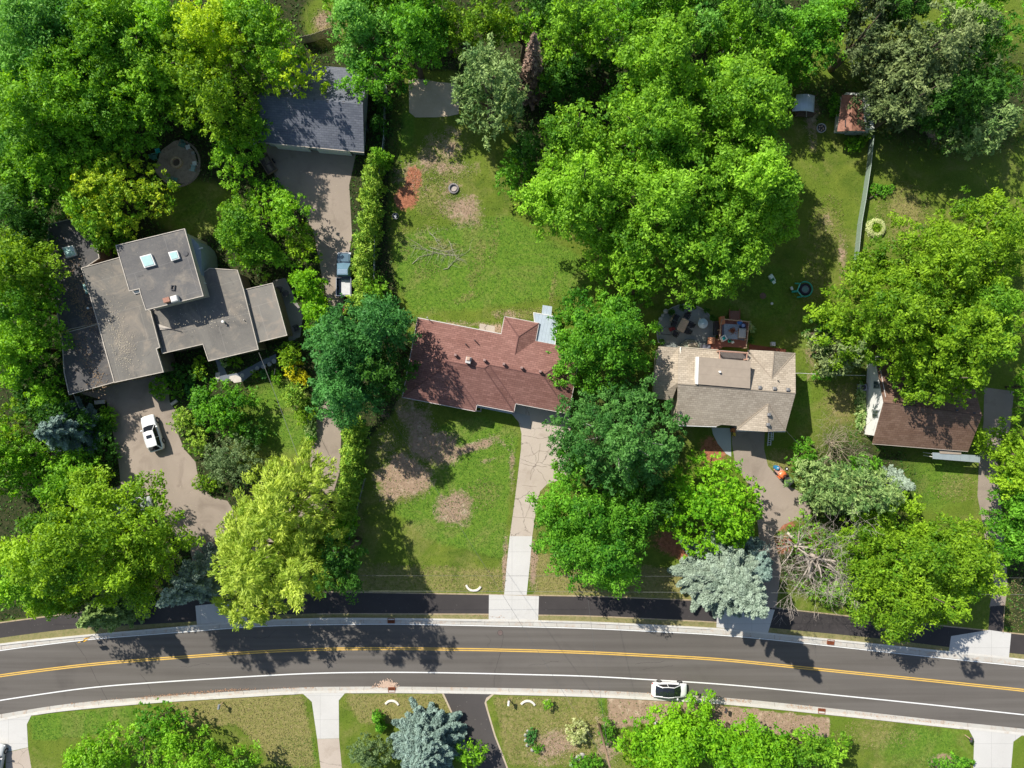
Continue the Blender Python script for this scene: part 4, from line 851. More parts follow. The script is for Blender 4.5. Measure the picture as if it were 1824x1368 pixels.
# --- wood store with white canopy
s=[z4(152,505,2.0),z4(250,512,2.0),z4(246,600,2.0),z4(128,595,2.0)]
WS=empty('wood_store',(s[3].x,s[3].y,0),'small wood store under a pale blue-white curved metal canopy beside the shed','shed'); V=[];F=[]
for i in range(9):
    f_=i/8; a_=s[0].lerp(s[1],f_); b_=s[3].lerp(s[2],f_); hh=.35*math.sin(math.pi*f_); V+=[a_+Vector((0,0,hh)),b_+Vector((0,0,hh))]
for i in range(8): F.append((2*i,2*i+1,2*i+3,2*i+2))
o=mesh('canopy',V,F,ribmat('pale_blue_sheet',(.60,.68,.74),0,.35,0,.8),WS,True,True); md=o.modifiers.new('t','SOLIDIFY'); md.thickness=.04
q0=P(1430,196); v,f=merge(*[box(q0.x,q0.y-.9+.22*i,.55,2.3,.16,.12) for i in range(9)]); mesh('log_stack',v,f,mat('grey_wood_slats',(.15,.10,.075),.9,.3,5),WS,True); part('frame',merge(*[box(q0.x+dx,q0.y+dy,0,.1,.1,1.9) for dx in(-1.1,1.1) for dy in(-.9,1.3)],box(q0.x,q0.y,.3,2.3,2.0,.2)),mat('dark_post_wood',(.13,.09,.06),.9),WS,world=True); part('centre_board',box(q0.x+.15,q0.y-.2,.68,.07,1.9,.09),mat('pale_board',(.45,.42,.38),.8),WS,world=True)

LITP=mat('pale_dry_leaf',(.46,.40,.30),.9,.4,20); LITB=mat('brown_dry_leaf',(.22,.15,.09),.9,.4,20)
litter('roof_leaf_litter',[(185,550,235,640,15,420),(215,600,225,650,12,160),(300,575,440,560,12,120)],0,LITP,4.53,.045,'small pale dry leaves scattered on the flat grey roofs',11)
litter('roof_leaf_litter',[(135,600,180,690,11,300),(130,520,165,580,9,420),(100,440,150,520,14,200)],0,LITB,3.84,.07,'brown dry leaves lying on the dark lower flat roofs',12)
# ------------------------------------------------------------------ vehicles
TYRE=mat('tyre_rubber',(.018,.018,.018),.85,.2,5); RIM=mat('alloy_rim',(.55,.55,.56),.3,.1,5,.8); LAMP=mat('head_lamp',(.75,.76,.78),.12,.05); REDL=mat('tail_lamp',(.45,.02,.02),.2,.1); BLKP=mat('black_plastic',(.03,.03,.032),.6,.2)
CARG=glass('car_glass',(.012,.014,.018),.06); BLUEG=glass('blue_car_glass',(.10,.17,.22),.1)
def loft(st,prof):
    "st: (x, halfwidth, zbot, ztop); prof: (wf, zf) half outline from bottom to top centre"
    V=[];F=[];n=2*len(prof)-1
    for x,hw,zb,zt in st:
        half=[(wf*hw,zb+(zt-zb)*zf) for wf,zf in prof]
        V+=[(x,y,z) for y,z in half]+[(x,-y,z) for y,z in half[::-1][1:]]
    for i in range(len(st)-1):
        for k in range(n): F.append((i*n+k,i*n+(k+1)%n,(i+1)*n+(k+1)%n,(i+1)*n+k))
    F.append(tuple(range(n))[::-1]); F.append(tuple(range((len(st)-1)*n,len(st)*n)))
    return V,F
BP=[(.86,0),(1,.18),(1,.55),(.975,.82),(.90,.95),(.55,.995),(0,1.01)]
def wheel(o,x,y,r,wd):
    pr=[(r*.62,-wd/2),(r*.92,-wd/2),(r,-wd*.3),(r,wd*.3),(r*.92,wd/2),(r*.62,wd/2)]; V=[];F=[];n=20
    def rot(pts): return [(x+p[0],y+p[2],r+p[1]) for p in pts]
    v,f=lathe(0,0,pr,n); w_=part('wheel',(rot(v),f),TYRE,o,True)
    v,f=lathe(0,0,[(r*.64,-wd*.42),(r*.5,-wd*.46),(.001,-wd*.40)] if y<0 else [(.001,wd*.40),(r*.5,wd*.46),(r*.64,wd*.42)],n); part('rim',(rot(v),f),RIM,w_)
def car(loc,rz,label,L,Wd,Ht,pm,st,cab,group=None,glassroof=False,sun=False,name='car',cat='car',gm=None,ww=.31,wb=None):
    o=empty(name,loc,label,cat,group,rz); gm=gm or CARG; hw=Wd/2
    body=part('body',loft([(x*L/2,w_*hw,zb,zt) for x,w_,zb,zt in st],BP),pm,o,True)
    x0,x1,x2,x3,zs=cab; x0,x1,x2,x3=[v*L/2 for v in (x0,x1,x2,x3)]   # rear base, roof rear, roof front, windscreen base
    wbm=hw*.88; wt=hw*.66; G_=.04
    def ringz(xa,xb,w_,z,n=5): # plan outline slightly bowed
        pts=[(xb,-w_*.86,z),(xb+.10*w_,0,z),(xb,w_*.86,z),(xb-.18,w_,z),((xa+xb)/2,w_*1.03,z),(xa+.15,w_*.98,z),(xa,w_*.82,z),(xa-.08*w_,0,z),(xa,-w_*.82,z),(xa+.15,-w_*.98,z),((xa+xb)/2,-w_*1.03,z),(xb-.18,-w_,z)]
        return pts
    a=ringz(x0,x3,wbm,zs); b=ringz(x1,x2,wt,Ht-.03); n=len(a)
    part('windows',(a+b,[(i,(i+1)%n,n+(i+1)%n,n+i) for i in range(n)]+[tuple(range(n,2*n))]),gm,o)
    # roof shell with pillars
    rb=ringz(x1-.02,x2+.02,wt*1.03,Ht-.035); rt_=ringz(x1+.12,x2-.12,wt*.86,Ht)
    rf=part('roof',(rb+rt_,[(i,(i+1)%n,n+(i+1)%n,n+i) for i in range(n)]+[tuple(range(n,2*n))]),CARG if glassroof else pm,o,True)
    P_=[]
    for s_ in (-1,1):
        P_+= [tube([(x3-.02,s_*wbm*.9,zs),(x2,s_*wt*.93,Ht-.03)],.045,5),tube([(x0+.02,s_*wbm*.9,zs),(x1,s_*wt*.92,Ht-.03)],.07,5),tube([((x0+x3)/2-.05,s_*wbm*1.035,zs),((x1+x2)/2,s_*wt*1.04,Ht-.03)],.03,5),tube([(x1,s_*wt*1.0,Ht-.03),((x1+x2)/2,s_*wt*1.06,Ht-.015),(x2,s_*wt*.98,Ht-.03)],.05,5)]
    part('pillars',merge(*P_),pm,o)
    if sun: part('sunroof',cbox((x1+x2)/2+.28,0,Ht-.005,.55,.85,.02),CARG,rf)
    wb=wb or .58*L/2*2
    for sx in (-1,1):
        for sy in (-1,1): wheel(o,sx*wb/2+.05,sy*(hw-.05),ww,.24)
    for s_ in (-1,1):
        part('headlight',cbox(L/2*.90,s_*hw*.70,st[-2][3]-.14,.28,.34,.12),LAMP,o); part('taillight',cbox(-L/2*.955,s_*hw*.76,.62,.14,.24,.20),REDL,o)
        part('mirror',cbox(x3-.35,s_*(hw*.88+.16),zs+.02,.16,.24,.15),pm,o)
    return o
WP=paint('white_car_paint',(.80,.80,.79)); SP=paint('silver_car_paint',(.50,.51,.50),.3); BLUP=paint('dark_blue_paint',(.03,.05,.075),.2)
SUVST=[(-1,.78,.45,.85),(-.97,.90,.30,1.0),(-.80,.99,.24,1.04),(-.3,1,.22,1.02),(.25,1,.22,1.0),(.60,.98,.24,.95),(.85,.92,.28,.84),(.96,.80,.34,.70),(1,.60,.40,.58)]
p=P(276,771); car((p.x,p.y,0),R_(107),'white SUV with a small sunroof parked on the left brown driveway',4.65,1.88,1.66,WP,SUVST,(-.93,-.70,.12,.42,1.0),sun=True,ww=.36)
HST=[(-1,.62,.42,.80),(-.96,.84,.30,.93),(-.78,.97,.22,1.0),(-.3,1,.18,.96),(.25,1,.18,.92),(.60,.98,.20,.88),(.85,.92,.24,.76),(.96,.78,.30,.64),(1,.55,.36,.54)]
p=P(1190,1225); car((p.x,p.y,0),R_(-2),'white car with a black glass roof parked at the south kerb of the road',4.5,1.86,1.46,WP,HST,(-.86,-.42,.18,.60,.90),glassroof=True,ww=.35)
p=P(243,899); car((p.x,p.y,0),R_(10),'silver-white SUV half hidden under the lower-left tree',4.6,1.85,1.68,SP,SUVST,(-.93,-.70,.12,.42,1.0),ww=.36)
p=P(-2,1352); car((p.x,p.y,0),R_(80),'silver car cut off by the lower-left picture edge',4.6,1.85,1.50,SP,HST,(-.90,-.60,.12,.48,.95),ww=.35)
# pickup
p=P(616,491); o=empty('pickup_truck',(p.x,p.y,0),'dark blue pickup truck with an open bed parked beside the hedge','truck',None,R_(90)); L=5.5;hw=.97
part('body',loft([(.28*L/2,hw,.35,1.05),(.55*L/2,hw*.99,.35,1.08),(.85*L/2,hw*.95,.36,1.02),(.96*L/2,hw*.85,.40,.90),(L/2,hw*.62,.45,.75)],BP),BLUP,o,True)
part('front_bumper',cbox(L/2-.02,0,.42,.22,1.7,.26),RIM,o)
part('cab',loft([(-.14*L/2,hw*.98,.35,1.14),(.30*L/2,hw*.99,.35,1.10)],BP),BLUP,o); a=[(-.10*L/2,-.84,1.12),(.50*L/2,-.84,1.06),(.54*L/2,0,1.06),(.50*L/2,.84,1.06),(-.10*L/2,.84,1.12)]; b=[(-.06*L/2,-.66,1.72),(.22*L/2,-.66,1.72),(.24*L/2,0,1.72),(.22*L/2,.66,1.72),(-.06*L/2,.66,1.72)]
part('windows',(a+b,[(i,(i+1)%5,5+(i+1)%5,5+i) for i in range(5)]+[tuple(range(5,10))]),BLUEG,o); part('roof',cbox(.08*L/2,0,1.70,.74,1.34,.06),paint('blue_grey_roof',(.22,.30,.38),.2),o); part('hood',cbox(.74*L/2,0,1.04,1.15,1.55,.05),paint('hood_blue',(.10,.16,.21),.2),o)
bx0,bx1=-L/2,-.16*L/2; bl=bx1-bx0; bc=(bx0+bx1)/2
part('bed',merge(box(bc,0,.55,bl,1.8,.08),box(bc,hw-.05,.40,bl,.10,.78),box(bc,-hw+.05,.40,bl,.10,.78),box(bx0+.05,0,.40,.10,1.84,.76),box(bx1-.05,0,.55,.08,1.84,.63)),BLUP,o); part('bed_rail',merge(box(bc,hw-.05,1.185,bl,.07,.03),box(bc,-hw+.05,1.185,bl,.07,.03),box(bx0+.05,0,1.165,.08,1.8,.03)),RIM,o); part('bed_liner',box(bc+.05,-.15,.635,bl-.4,1.1,.05),mat('grey_load',(.50,.50,.50),.6),o)
for sx in (-.60,.62):
    for sy in (-1,1): wheel(o,sx*L/2,sy*(hw-.10),.38,.24)
for s_ in (-1,1): part('headlight',cbox(L/2*.95,s_*.70,.72,.2,.3,.16),LAMP,o); part('mirror',cbox(.42*L/2,s_*1.12,1.1,.15,.26,.2),BLKP,o)
# garden tractor with a cart
p=P(1391,845); o=empty('riding_mower',(p.x,p.y,0),'orange riding mower with a black grass bagger parked at the driveway edge','mower',None,R_(133)); ORP=paint('orange_paint',(.72,.17,.05),.35,.4)
part('hood',loft([(-.25,.42,.35,.92),(.2,.42,.35,.90),(.5,.32,.38,.80),(.55,.2,.4,.7)],BP),ORP,o,True); part('deck',cbox(-.1,0,.12,.9,1.15,.2),ORP,o); part('seat',merge(cbox(-.45,0,.6,.45,.5,.12),cbox(-.66,0,.62,.12,.48,.42)),BLKP,o); part('steering_wheel',lathe(-.12,0,[(.16,1.0),(.19,1.02),(.16,1.04),(.13,1.02),(.16,1.0)],14),BLKP,o)
part('bagger',merge(loft([(-1.55,.42,.35,.85),(-1.45,.5,.3,1.05),(-.85,.52,.3,1.10),(-.75,.42,.4,.9)],BP)),mat('dark_bagger',(.06,.065,.07),.6,.2,4),o,True)
for x,y,r in ((-.5,.5,.26),(-.5,-.5,.26),(.38,.42,.19),(.38,-.42,.19)): wheel(o,x,y,r,.2)
p=P(1384,837); o=empty('garden_cart',(p.x,p.y,0),'pinkish-brown garden cart in front of the orange mower','cart',None,R_(133)); part('tub',merge(box(0,0,.3,.95,.85,.06),box(0,.40,.3,.95,.05,.4),box(0,-.40,.3,.95,.05,.4),box(.45,0,.3,.05,.8,.4),box(-.45,0,.3,.05,.8,.4)),mat('cart_brown',(.42,.25,.19),.7),o); part('load',cbox(0,0,.36,.84,.74,.26),mat('pink_load',(.48,.30,.24),.8,.25,6),o)
for s_ in (-1,1): wheel(o,0,s_*.5,.22,.12)
p=P(1380,832); o=empty('plastic_barrel',(p.x,p.y,0),'blue plastic barrel standing beside the garden cart','barrel'); part('body',lathe(0,0,[(.24,0),(.28,.1),(.29,.45),(.28,.8),(.24,.88)]),mat('blue_plastic',(.02,.16,.32),.35),o,True); part('lid',cyl(0,0,.86,.9,.25,n=18),mat('blue_lid',(.03,.22,.40),.35),o); part('spout',cbox(.05,.0,.9,.2,.1,.06),TRIM,o)
p=P(1401,835); o=empty('spare_wheel',(p.x,p.y,0),'small black wheel lying on the grass right of the mower','wheel'); part('tyre',lathe(0,0,[(.11,.02),(.2,.0),(.24,.06),(.2,.13),(.11,.11)]),TYRE,o,True); part('hub',cyl(0,0,.03,.09,.115,n=14),TRIM,o)
# ------------------------------------------------------------------ garden furniture
def chair(px,py,rz,label,m,group,name='garden_chair',h=.42,cushion=None):
    p=P(px,py); o=empty(name,(p.x,p.y,0),label,'chair',group,rz)
    part('seat',merge(*[box(-.22+.11*i,0,h,.09,.54,.03) for i in range(5)]) if cushion is None else cbox(0,0,h,.52,.54,.08),m,o)
    V,F=merge(*[box(0,-.22+.11*i,0,.03,.095,.62) for i in range(5)]); V=[Vector((-.28-.38*v.z,v.y,h+v.z*.92)) for v in V]; mesh('backrest',V,F,m,o)
    for s_ in (-1,1): part('armrest',box(.0,s_*.33,h+.22,.62,.11,.03),m,o)
    for x,y in ((.24,.3),(.24,-.3),(-.24,.3),(-.24,-.3)): part('leg',box(x,y,0,.05,.05,h+.2),m,o)
    return o
TEAL=mat('teal_plastic',(.10,.27,.23),.5,.12,5); PTEAL=mat('pale_teal_plastic',(.34,.52,.46),.5,.1,5); WPL=mat('white_plastic',(.70,.70,.66),.5,.1,5); BTEAL=mat('bright_teal_plastic',(.02,.36,.33),.45,.1,5)
c=P(316,290); zf=lambda x,y:(240+x/11.4,230+y/11.4)
STN=mat('tan_stone',(.52,.38,.25),.85,.3,6); PAV=surf('fire_circle_paving',(.34,.26,.19),(.52,.41,.31),.8,9,.9,stain=(.13,.11,.09),stain_amt=1)
pts=[(316+(38+2.5*math.sin(3*t_)+1.5*math.sin(7*t_))*math.cos(t_),292+(38+2.5*math.sin(3*t_)+1.5*math.sin(7*t_))*math.sin(t_)) for t_ in [i*math.pi/30 for i in range(60)]]; flat('fire_circle_paving',pts,.010,PAV)
for i,(a0,a1,rr_) in enumerate(((-80,35,40),(20,110,42))):
    v,f=merge(*[cbox(c.x+rr_/S*math.cos(R_(-t_)),c.y+rr_/S*math.sin(R_(-t_)),0,.42,.24,.16,R_(-t_)+math.pi/2) for t_ in range(a0,a1,9)]); tag(mesh('stone_edging',v,f,mat('edging_stone',(.30,.24,.18),.9,.3,6)),('dark curved stone edging around the upper right of the fire circle','tan stone edging around the lower right of the fire circle')[i],'edging')
q=zf(870,690); p=P(*q); o=empty('fire_pit',(p.x,p.y,0),'round fire pit of tan stone blocks in the upper-left garden','fire pit')
v,f=merge(*[cbox(.60*math.cos(i*math.pi/8+j*.2),.60*math.sin(i*math.pi/8+j*.2),.16*j,.27,.24,.155,i*math.pi/8+j*.2+math.pi/2,.1) for i in range(16) for j in range(3)]); mesh('stone_ring',v,f,STN,o); part('ash_bed',cyl(0,0,.02,.12,.5,n=18),mat('ash',(.20,.15,.10),.95,.4,8),o)
for (x,y,a,l,m) in ((440,585,10,'dark teal slatted chair left of the stone fire pit',TEAL),(1005,345,-110,'dark teal slatted chair above the fire pit beside a white table',TEAL),(1215,820,165,'pale teal slatted chair right of the stone fire pit',PTEAL),(850,1050,75,'dark teal slatted chair below the stone fire pit',TEAL)):
    q=zf(x,y); chair(q[0],q[1],R_(a),l,m,'slatted chairs around the fire pit')
def ptable(px,py,sz,h,m,label,rz=0,name='side_table',grp=None):
    p=P(px,py); o=empty(name,(p.x,p.y,0),label,'table',grp,rz); part('tabletop',cbox(0,0,h-.05,sz,sz,.05),m,o)
    for x in(-1,1):
        for y in (-1,1): part('leg',box(x*sz*.38,y*sz*.38,0,.05,.05,h-.05),m,o)
q=zf(495,460); ptable(q[0],q[1],.6,.45,BTEAL,'bright teal side table left of the fire pit',.3); q=zf(1105,385); ptable(q[0],q[1],.55,.45,WPL,'white side table above the fire pit',.3); q=zf(1240,715); ptable(q[0],q[1],.55,.45,WPL,'white side table right of the fire pit',.2); q=zf(710,1025); ptable(q[0],q[1],.45,.4,mat('grey_plastic',(.4,.38,.34),.6),'grey side table below the fire pit',.2); q=zf(1205,500); ptable(q[0],q[1],.4,.4,mat('grey_plastic2',(.33,.32,.30),.6),'small grey table at the upper right of the fire circle',.2)
# patio of the tan house
pc=P(1222,592); pts=[(1222+51*math.cos(t_),592+49*math.sin(t_)) for t_ in [math.pi*(.86+i*1.28/30) for i in range(31)]]; pts+=[(1265,630),(1172,628)]
flat('stone_patio',pts,.02,surf('patio_flagstone',(.20,.225,.215),(.31,.325,.30),.5,10,.85,stain=(.34,.28,.20),stain_amt=.6))
zt=lambda x,y:(1160+x/9.12,530+y/9.12)
v=[P(1222+52*math.cos(t_),592+50*math.sin(t_)) for t_ in [math.pi*(.88+i*1.24/40) for i in range(41)]]; tag(mesh('patio_kerb',*tube([(a.x,a.y,.04) for a in v],.07,6),mat('patio_edge',(.36,.36,.33),.8)),kind='structure')
q=zt(492,458); p=P(*q); o=empty('patio_table',(p.x,p.y,0),'tan plank-top patio table on the round stone patio','table',None,R_(-26))
part('tabletop',merge(*[box(-.42+.14*i,0,.70,.13,1.65,.04) for i in range(7)]),mat('light_wood',(.52,.38,.26),.6,.15,4),o); part('apron',merge(box(0,.75,.6,.9,.05,.1),box(0,-.75,.6,.9,.05,.1),box(0,0,.66,.95,1.5,.035)),REDW,o)
for x in(-1,1):
    for y in (-1,1): part('leg',box(x*.4,y*.72,0,.07,.07,.66),REDW,o)
DCH=mat('dark_wicker',(.035,.035,.04),.8,.3,8)
for (x,y,a,l) in ((395,335,-26,'dark wicker chair at the upper left of the patio table'),(565,305,-116,'dark wicker chair at the top end of the patio table'),(360,440,-26,'dark wicker chair at the left middle of the patio table'),(620,445,154,'dark wicker chair at the right middle of the patio table'),(570,550,154,'dark wicker chair at the lower right of the patio table'),(385,590,64,'dark wicker chair at the bottom end of the patio table')):
    q=zt(x,y); chair(q[0],q[1],R_(a),l,DCH,'chairs around the patio table','patio_chair',.42,True)
q=zt(230,545); p=P(*q); o=empty('hammock_stand',(p.x,p.y,0),'black bent-tube swing frame with a dark red sling at the left of the patio','swing'); part('frame',merge(tube([(-.6,-.35,.05),(.7,-.5,.05),(.75,.2,.05)],.04,6),tube([(-.6,-.35,.05),(-.75,.1,.6),(-.2,.45,1.0),(.5,.4,1.05)],.04,6)),DARKM,o); part('sling',cbox(.75,.25,.45,.8,.45,.06,.35),mat('dark_red_cloth',(.22,.03,.03),.8),o)
q=zt(335,325); p=P(*q); o=empty('wooden_bench',(p.x,p.y,0),'narrow pale plank bench at the upper left of the patio table','bench',None,R_(57)); part('seat',box(0,0,.4,1.1,.22,.05),TANW,o); part('leg',box(-.4,0,0,.06,.2,.4),TANW,o); part('leg',box(.4,0,0,.06,.2,.4),TANW,o)
q=zt(817,428); p=P(*q); o=empty('round_table',(p.x,p.y,0),'round pale blue-white table on the stone patio','table'); part('tabletop',lathe(0,0,[(.0,.74),(.25,.74),(.26,.70),(.62,.69),(.64,.64),(.60,.62)],28),mat('pale_blue_glass',(.52,.66,.70),.25),o,True); part('pedestal',cyl(0,0,0,.65,.3,.15),TRIM,o)
q=zt(620,755); p=P(*q); o=empty('curved_sofa',(p.x,p.y,0),'curved grey-green outdoor sofa against the rear wall of the tan house','sofa')
v=[];n_=18
part('seat',prism([(1.45*math.cos(t_),-.75+1.2*math.sin(t_)*1.0) for t_ in [math.pi*i/n_ for i in range(n_+1)]],.1,.42),mat('olive_cushion',(.20,.22,.17),.9,.3,4),o); part('backrest',tube([(1.45*math.cos(t_),-.72+1.2*math.sin(t_),.5) for t_ in [math.pi*i/n_ for i in range(n_+1)]],.13,8),mat('dark_frame_cushion',(.10,.12,.11),.9,.2,4),o); part('cushion',cbox(.3,-.1,.42,1.2,.5,.14),mat('tan_cushion',(.34,.29,.22),.9,.2,4),o)
q=zt(860,805); p=P(*q); o=empty('barbecue_grill',(p.x,p.y,0),'dark grill cart beside the curved sofa','grill'); part('cabinet',cbox(0,0,0,1.5,.6,.85),DARKM,o); part('lid',loft([(-.45,.28,.85,1.15),(.45,.28,.85,1.15)],BP),mat('grill_lid',(.14,.14,.17),.4),o)
q=zt(1045,500); p=P(*q); o=empty('raised_planter',(p.x,p.y,0),'tall dark slatted planter between patio and red deck','planter'); part('box',ring([(-.33,-.85),(.33,-.85),(.33,.85),(-.33,.85)],.07,0,.7),DARKM,o); part('soil',box(0,0,.0,.55,1.6,.62),mat('dark_soil',(.05,.045,.04),.95,.3,9),o)
for (x,y,r_,l) in ((233,222,.30,'round pale lantern stone at the upper left rim of the patio, largest of three'),(185,290,.2,'middle one of three small pale stones at the patio rim'),(150,345,.26,'lowest of three pale stones at the left patio rim')):
    q=zt(x,y); p=P(*q); tag(mesh('garden_stone',*lathe(p.x,p.y,[(r_,0),(r_*1.05,.12),(r_*.7,.25),(.001,.3)],12),mat('pale_stone',(.45,.43,.40),.8,.2,7),None,False,True),l,'stone','pale stones by the patio')
for (x,y,l) in ((330,230,'potted dark shrub on the upper left of the patio'),(690,140,'potted dark shrub at the top of the patio'),(505,160,'small potted shrub left of the one at the patio top'),(910,210,'potted dark shrub at the upper right of the patio'),(1010,330,'potted dark shrub beside the slatted planter'),(180,720,'potted reddish shrub at the lower left of the patio')):
    q=zt(x,y); tree(q[0],q[1],6,6,.9,'dark',l,'potted_shrub','shrub','potted shrubs around the patio',rl=.25,rp=.2,leaf=.10,nl=2,hb=.3)
# deck
zd=lambda x,y,h=0:P(1160+x/9.12,530+y/9.12,h)
dq=[zd(x,y,.9) for x,y in ((1120,350),(1590,395),(1550,815),(1180,800),(1060,860),(900,800),(930,690),(1090,660))]; q=dq[5]
DK=empty('wooden_deck',(q.x,q.y,0),'red-stained wooden deck with railings behind the tan house','deck'); DKM=ribmat('red_deck_boards',(.23,.085,.055),R_(5),.15,1,.5,.8,0); part('floor',prism(BASEZ(dq),.72,.9),DKM,DK,world=True)
rl_=part('railing',merge(tube([zd(1180,350,1.85),zd(1590,392,1.85)],.06,4),tube([zd(1590,392,1.85),zd(1545,815,1.85)],.06,4),tube([zd(1140,350,1.85),zd(1112,680,1.85)],.06,4)),TANW,DK,world=True)
for (x,y) in ((1150,370),(1300,355),(1420,372),(1590,392),(1575,540),(1560,680),(1545,815),(1125,520),(1112,680)): q=zd(x,y,1.8); part('post',box(q.x,q.y,0,.11,.11,1.95),TANW,DK,world=True)
q=zd(1155,370,1.5); part('corner_box',box(q.x,q.y,.9,.48,.95,.9,R_(5)),mat('orange_wood',(.55,.20,.08),.7,.2,5),DK,world=True)
for k in range(6): q=zd(1350,370-27*k,.8-.13*k); part('stair',box(q.x,q.y,.78-.14*k,1.35,.30,.05),mat('stair_wood',(.30,.14,.095),.8,.2,5),DK,world=True)
part('stair_stringer',merge(tube([zd(1275,355,1.5),zd(1275,185,.8)],.06,4),tube([zd(1440,365,1.5),zd(1440,185,.8)],.06,4)),REDW,DK,world=True)
q=zd(1320,560,.93); o=tag(part('outdoor_rug',prism([tuple(zd(x,y,.9)[:2]) for x,y in ((1185,425),(1430,440),(1400,680),(1180,670))],.905,.925),mat('blue_grey_rug',(.30,.36,.41),.95,.25,7)),'blue-grey patterned rug on the red deck','rug')
o=tag(part('outdoor_rug',prism([tuple(zd(x,y,.9)[:2]) for x,y in ((1155,425),(1540,445),(1510,700),(1150,640))],.902,.912),mat('slate_rug',(.10,.12,.15),.95,.2,7)),'dark slate rug under the blue-grey rug on the deck','rug')
def on(o,dz): o.location.z+=dz; return o
q=zd(1475,580,1.1); o=empty('deck_lounger',(q.x,q.y,.93),'light grey cushioned daybed on the right side of the deck','daybed',None,R_(-4)); part('frame',cbox(0,0,0,.9,1.25,.25),TANW,o); part('cushion',cbox(0,0,.25,.88,1.2,.16),mat('light_grey_cushion',(.46,.46,.43),.9,.1,4),o)
q=zd(1180,660,1.4); o=empty('deck_chair',(q.x,q.y,.93),'white chair with a teal seat on the left corner of the deck','chair',None,R_(28)); part('frame',ring([(-.34,-.34),(.34,-.34),(.34,.34),(-.34,.34)],.13,.0,.55),WPL,o); part('seat',cbox(0,0,.3,.44,.44,.12),BTEAL,o); part('backrest',box(-.34,0,.3,.08,.66,.5),WPL,o)
q=zd(1275,705,1.2); o=empty('watering_can',(q.x,q.y,.93),'green watering can beside the teal deck chair','watering can'); part('body',lathe(0,0,[(.15,0),(.2,.05),(.2,.25),(.12,.32)],14),mat('green_plastic',(.02,.42,.28),.4),o,True); part('spout',tube([(.15,0,.1),(.42,-.05,.35)],.03,6),mat('green_plastic2',(.02,.42,.28),.4),o)
q=zd(1330,725,1.1); tag(part('cloth',cbox(q.x,q.y,.93,.34,.28,.08,.4),WPL),'small crumpled white cloth on the deck boards','cloth')
q=zd(1450,400,1.5); o=empty('beach_ball',(q.x,q.y,.93),'blue round cushion at the upper right of the deck','cushion'); part('ball',lathe(0,0,[(.001,0),(.25,.08),(.34,.28),(.25,.48),(.001,.56)],16),mat('blue_cloth',(.03,.15,.45),.5,.2,3),o,True); part('band',tube([(.345*math.cos(i*math.pi/8),.345*math.sin(i*math.pi/8),.28) for i in range(17)],.02,4),WPL,o)
q=zd(1500,455,1.4); o=empty('plastic_tub',(q.x,q.y,.93),'dark blue tub with a pale ring next to the blue cushion','tub'); part('tub',lathe(0,0,[(.3,0),(.34,.4),(.28,.42),(.26,.1)],16),mat('navy_plastic',(.03,.04,.10),.4),o,True); part('content',cyl(.02,.02,.05,.3,.22,n=12),mat('pale_blue_plastic',(.35,.42,.62),.5),o)
q=zd(1320,545,1.2); o=empty('flower_pot',(q.x,q.y,.93),'dark pot with reddish plant in the middle of the rug','plant pot'); part('pot',lathe(0,0,[(.16,0),(.24,.3),(.2,.32)],14),DARKM,o,True)
C_=np.random.default_rng(3).normal(size=(160,3))*np.array([.22,.17,.1])+np.array([-.05,.05,.45]); leaves('foliage',C_,unit(np.random.default_rng(4).normal(size=(160,3))+[0,0,1]),np.full(160,.09),np.random.default_rng(5).random(160),1.2,LEAF['rust'],o)
q=zd(980,700,1.3); o=empty('wooden_crate',(q.x,q.y,.9),'square orange-brown wooden box at the left corner of the deck','box'); part('side',ring([(-.4,-.4),(.4,-.4),(.4,.4),(-.4,.4)],.06,0,.5),mat('orange_brown_wood',(.40,.18,.10),.8,.2,6),o); part('lid',box(0,0,.35,.68,.68,.06),mat('orange_brown_wood2',(.45,.23,.13),.8,.25,6),o)
for (x,y,l,lf) in ((1620,470,'pale flowering pot plant right of the deck railing','cream'),(1655,520,'white and green flower cluster right of the deck','variegated'),(1640,690,'dark potted plant at the lower right of the deck','dark')): tree(1160+x/9.12,530+y/9.12,5,7,1.2,lf,l,'potted_plant','plant','plants along the deck railing',rl=.25,rp=.2,leaf=.10,nl=2)
flat('mulch_bed',[(1334,613),(1400,622),(1400,629),(1334,624)],.012,surf('red_mulch',(.17,.05,.03),(.25,.09,.05),1,9,.95))
q=P(1375,613); tag(part('utility_box',cbox(q.x,q.y,0,.5,.5,.6),mat('pale_box',(.5,.5,.5),.6)),'small pale utility box in the red mulch behind the tan house','box')
# teal play ring
p=P(1431,516); o=empty('play_structure',(p.x,p.y,0),'teal tubular play frame around a round black mesh, in the back garden','play frame'); TG=mat('teal_green_plastic',(.02,.30,.21),.35,.1,3)
rr_=.92; part('ring',tube([(rr_*math.cos(t_),rr_*math.sin(t_)*1.02,.5) for t_ in [R_(-130+i*12.5) for i in range(21)]],.09,8),TG,o,True)
part('mat',lathe(.08,0,[(.001,.30),(.45,.31),(.47,.36),(.72,.42),(.76,.34),(.74,.2)],26),mat('black_mesh',(.02,.02,.03),.7),o,True); part('hub',lathe(.08,0,[(.40,.375),(.46,.40),(.42,.375)],24),mat('grey_hub',(.22,.20,.25),.5),o); part('hub_centre',cyl(.08,0,.32,.37,.38,n=20),mat('green_grey_hub',(.12,.22,.20),.5,.4,6),o)
part('arm',tube([(-.62,.70,.5),(-1.25,.75,.35)],.10,8),TG,o,True); part('arm',tube([(-.85,-.25,.45),(-1.60,-.30,.3)],.15,8),TG,o,True); part('arm',tube([(-.35,-.95,.5),(-.95,-1.0,.3)],.09,8),TG,o,True)
part('brace',tube([(-.60,.75,.55),(-1.0,-.2,.55),(-.35,-.95,.55)],.08,8),mat('light_teal',(.12,.52,.42),.35),o,True); part('handle',cbox(-1.62,.12,.2,.22,.42,.3,.4),WPL,o)
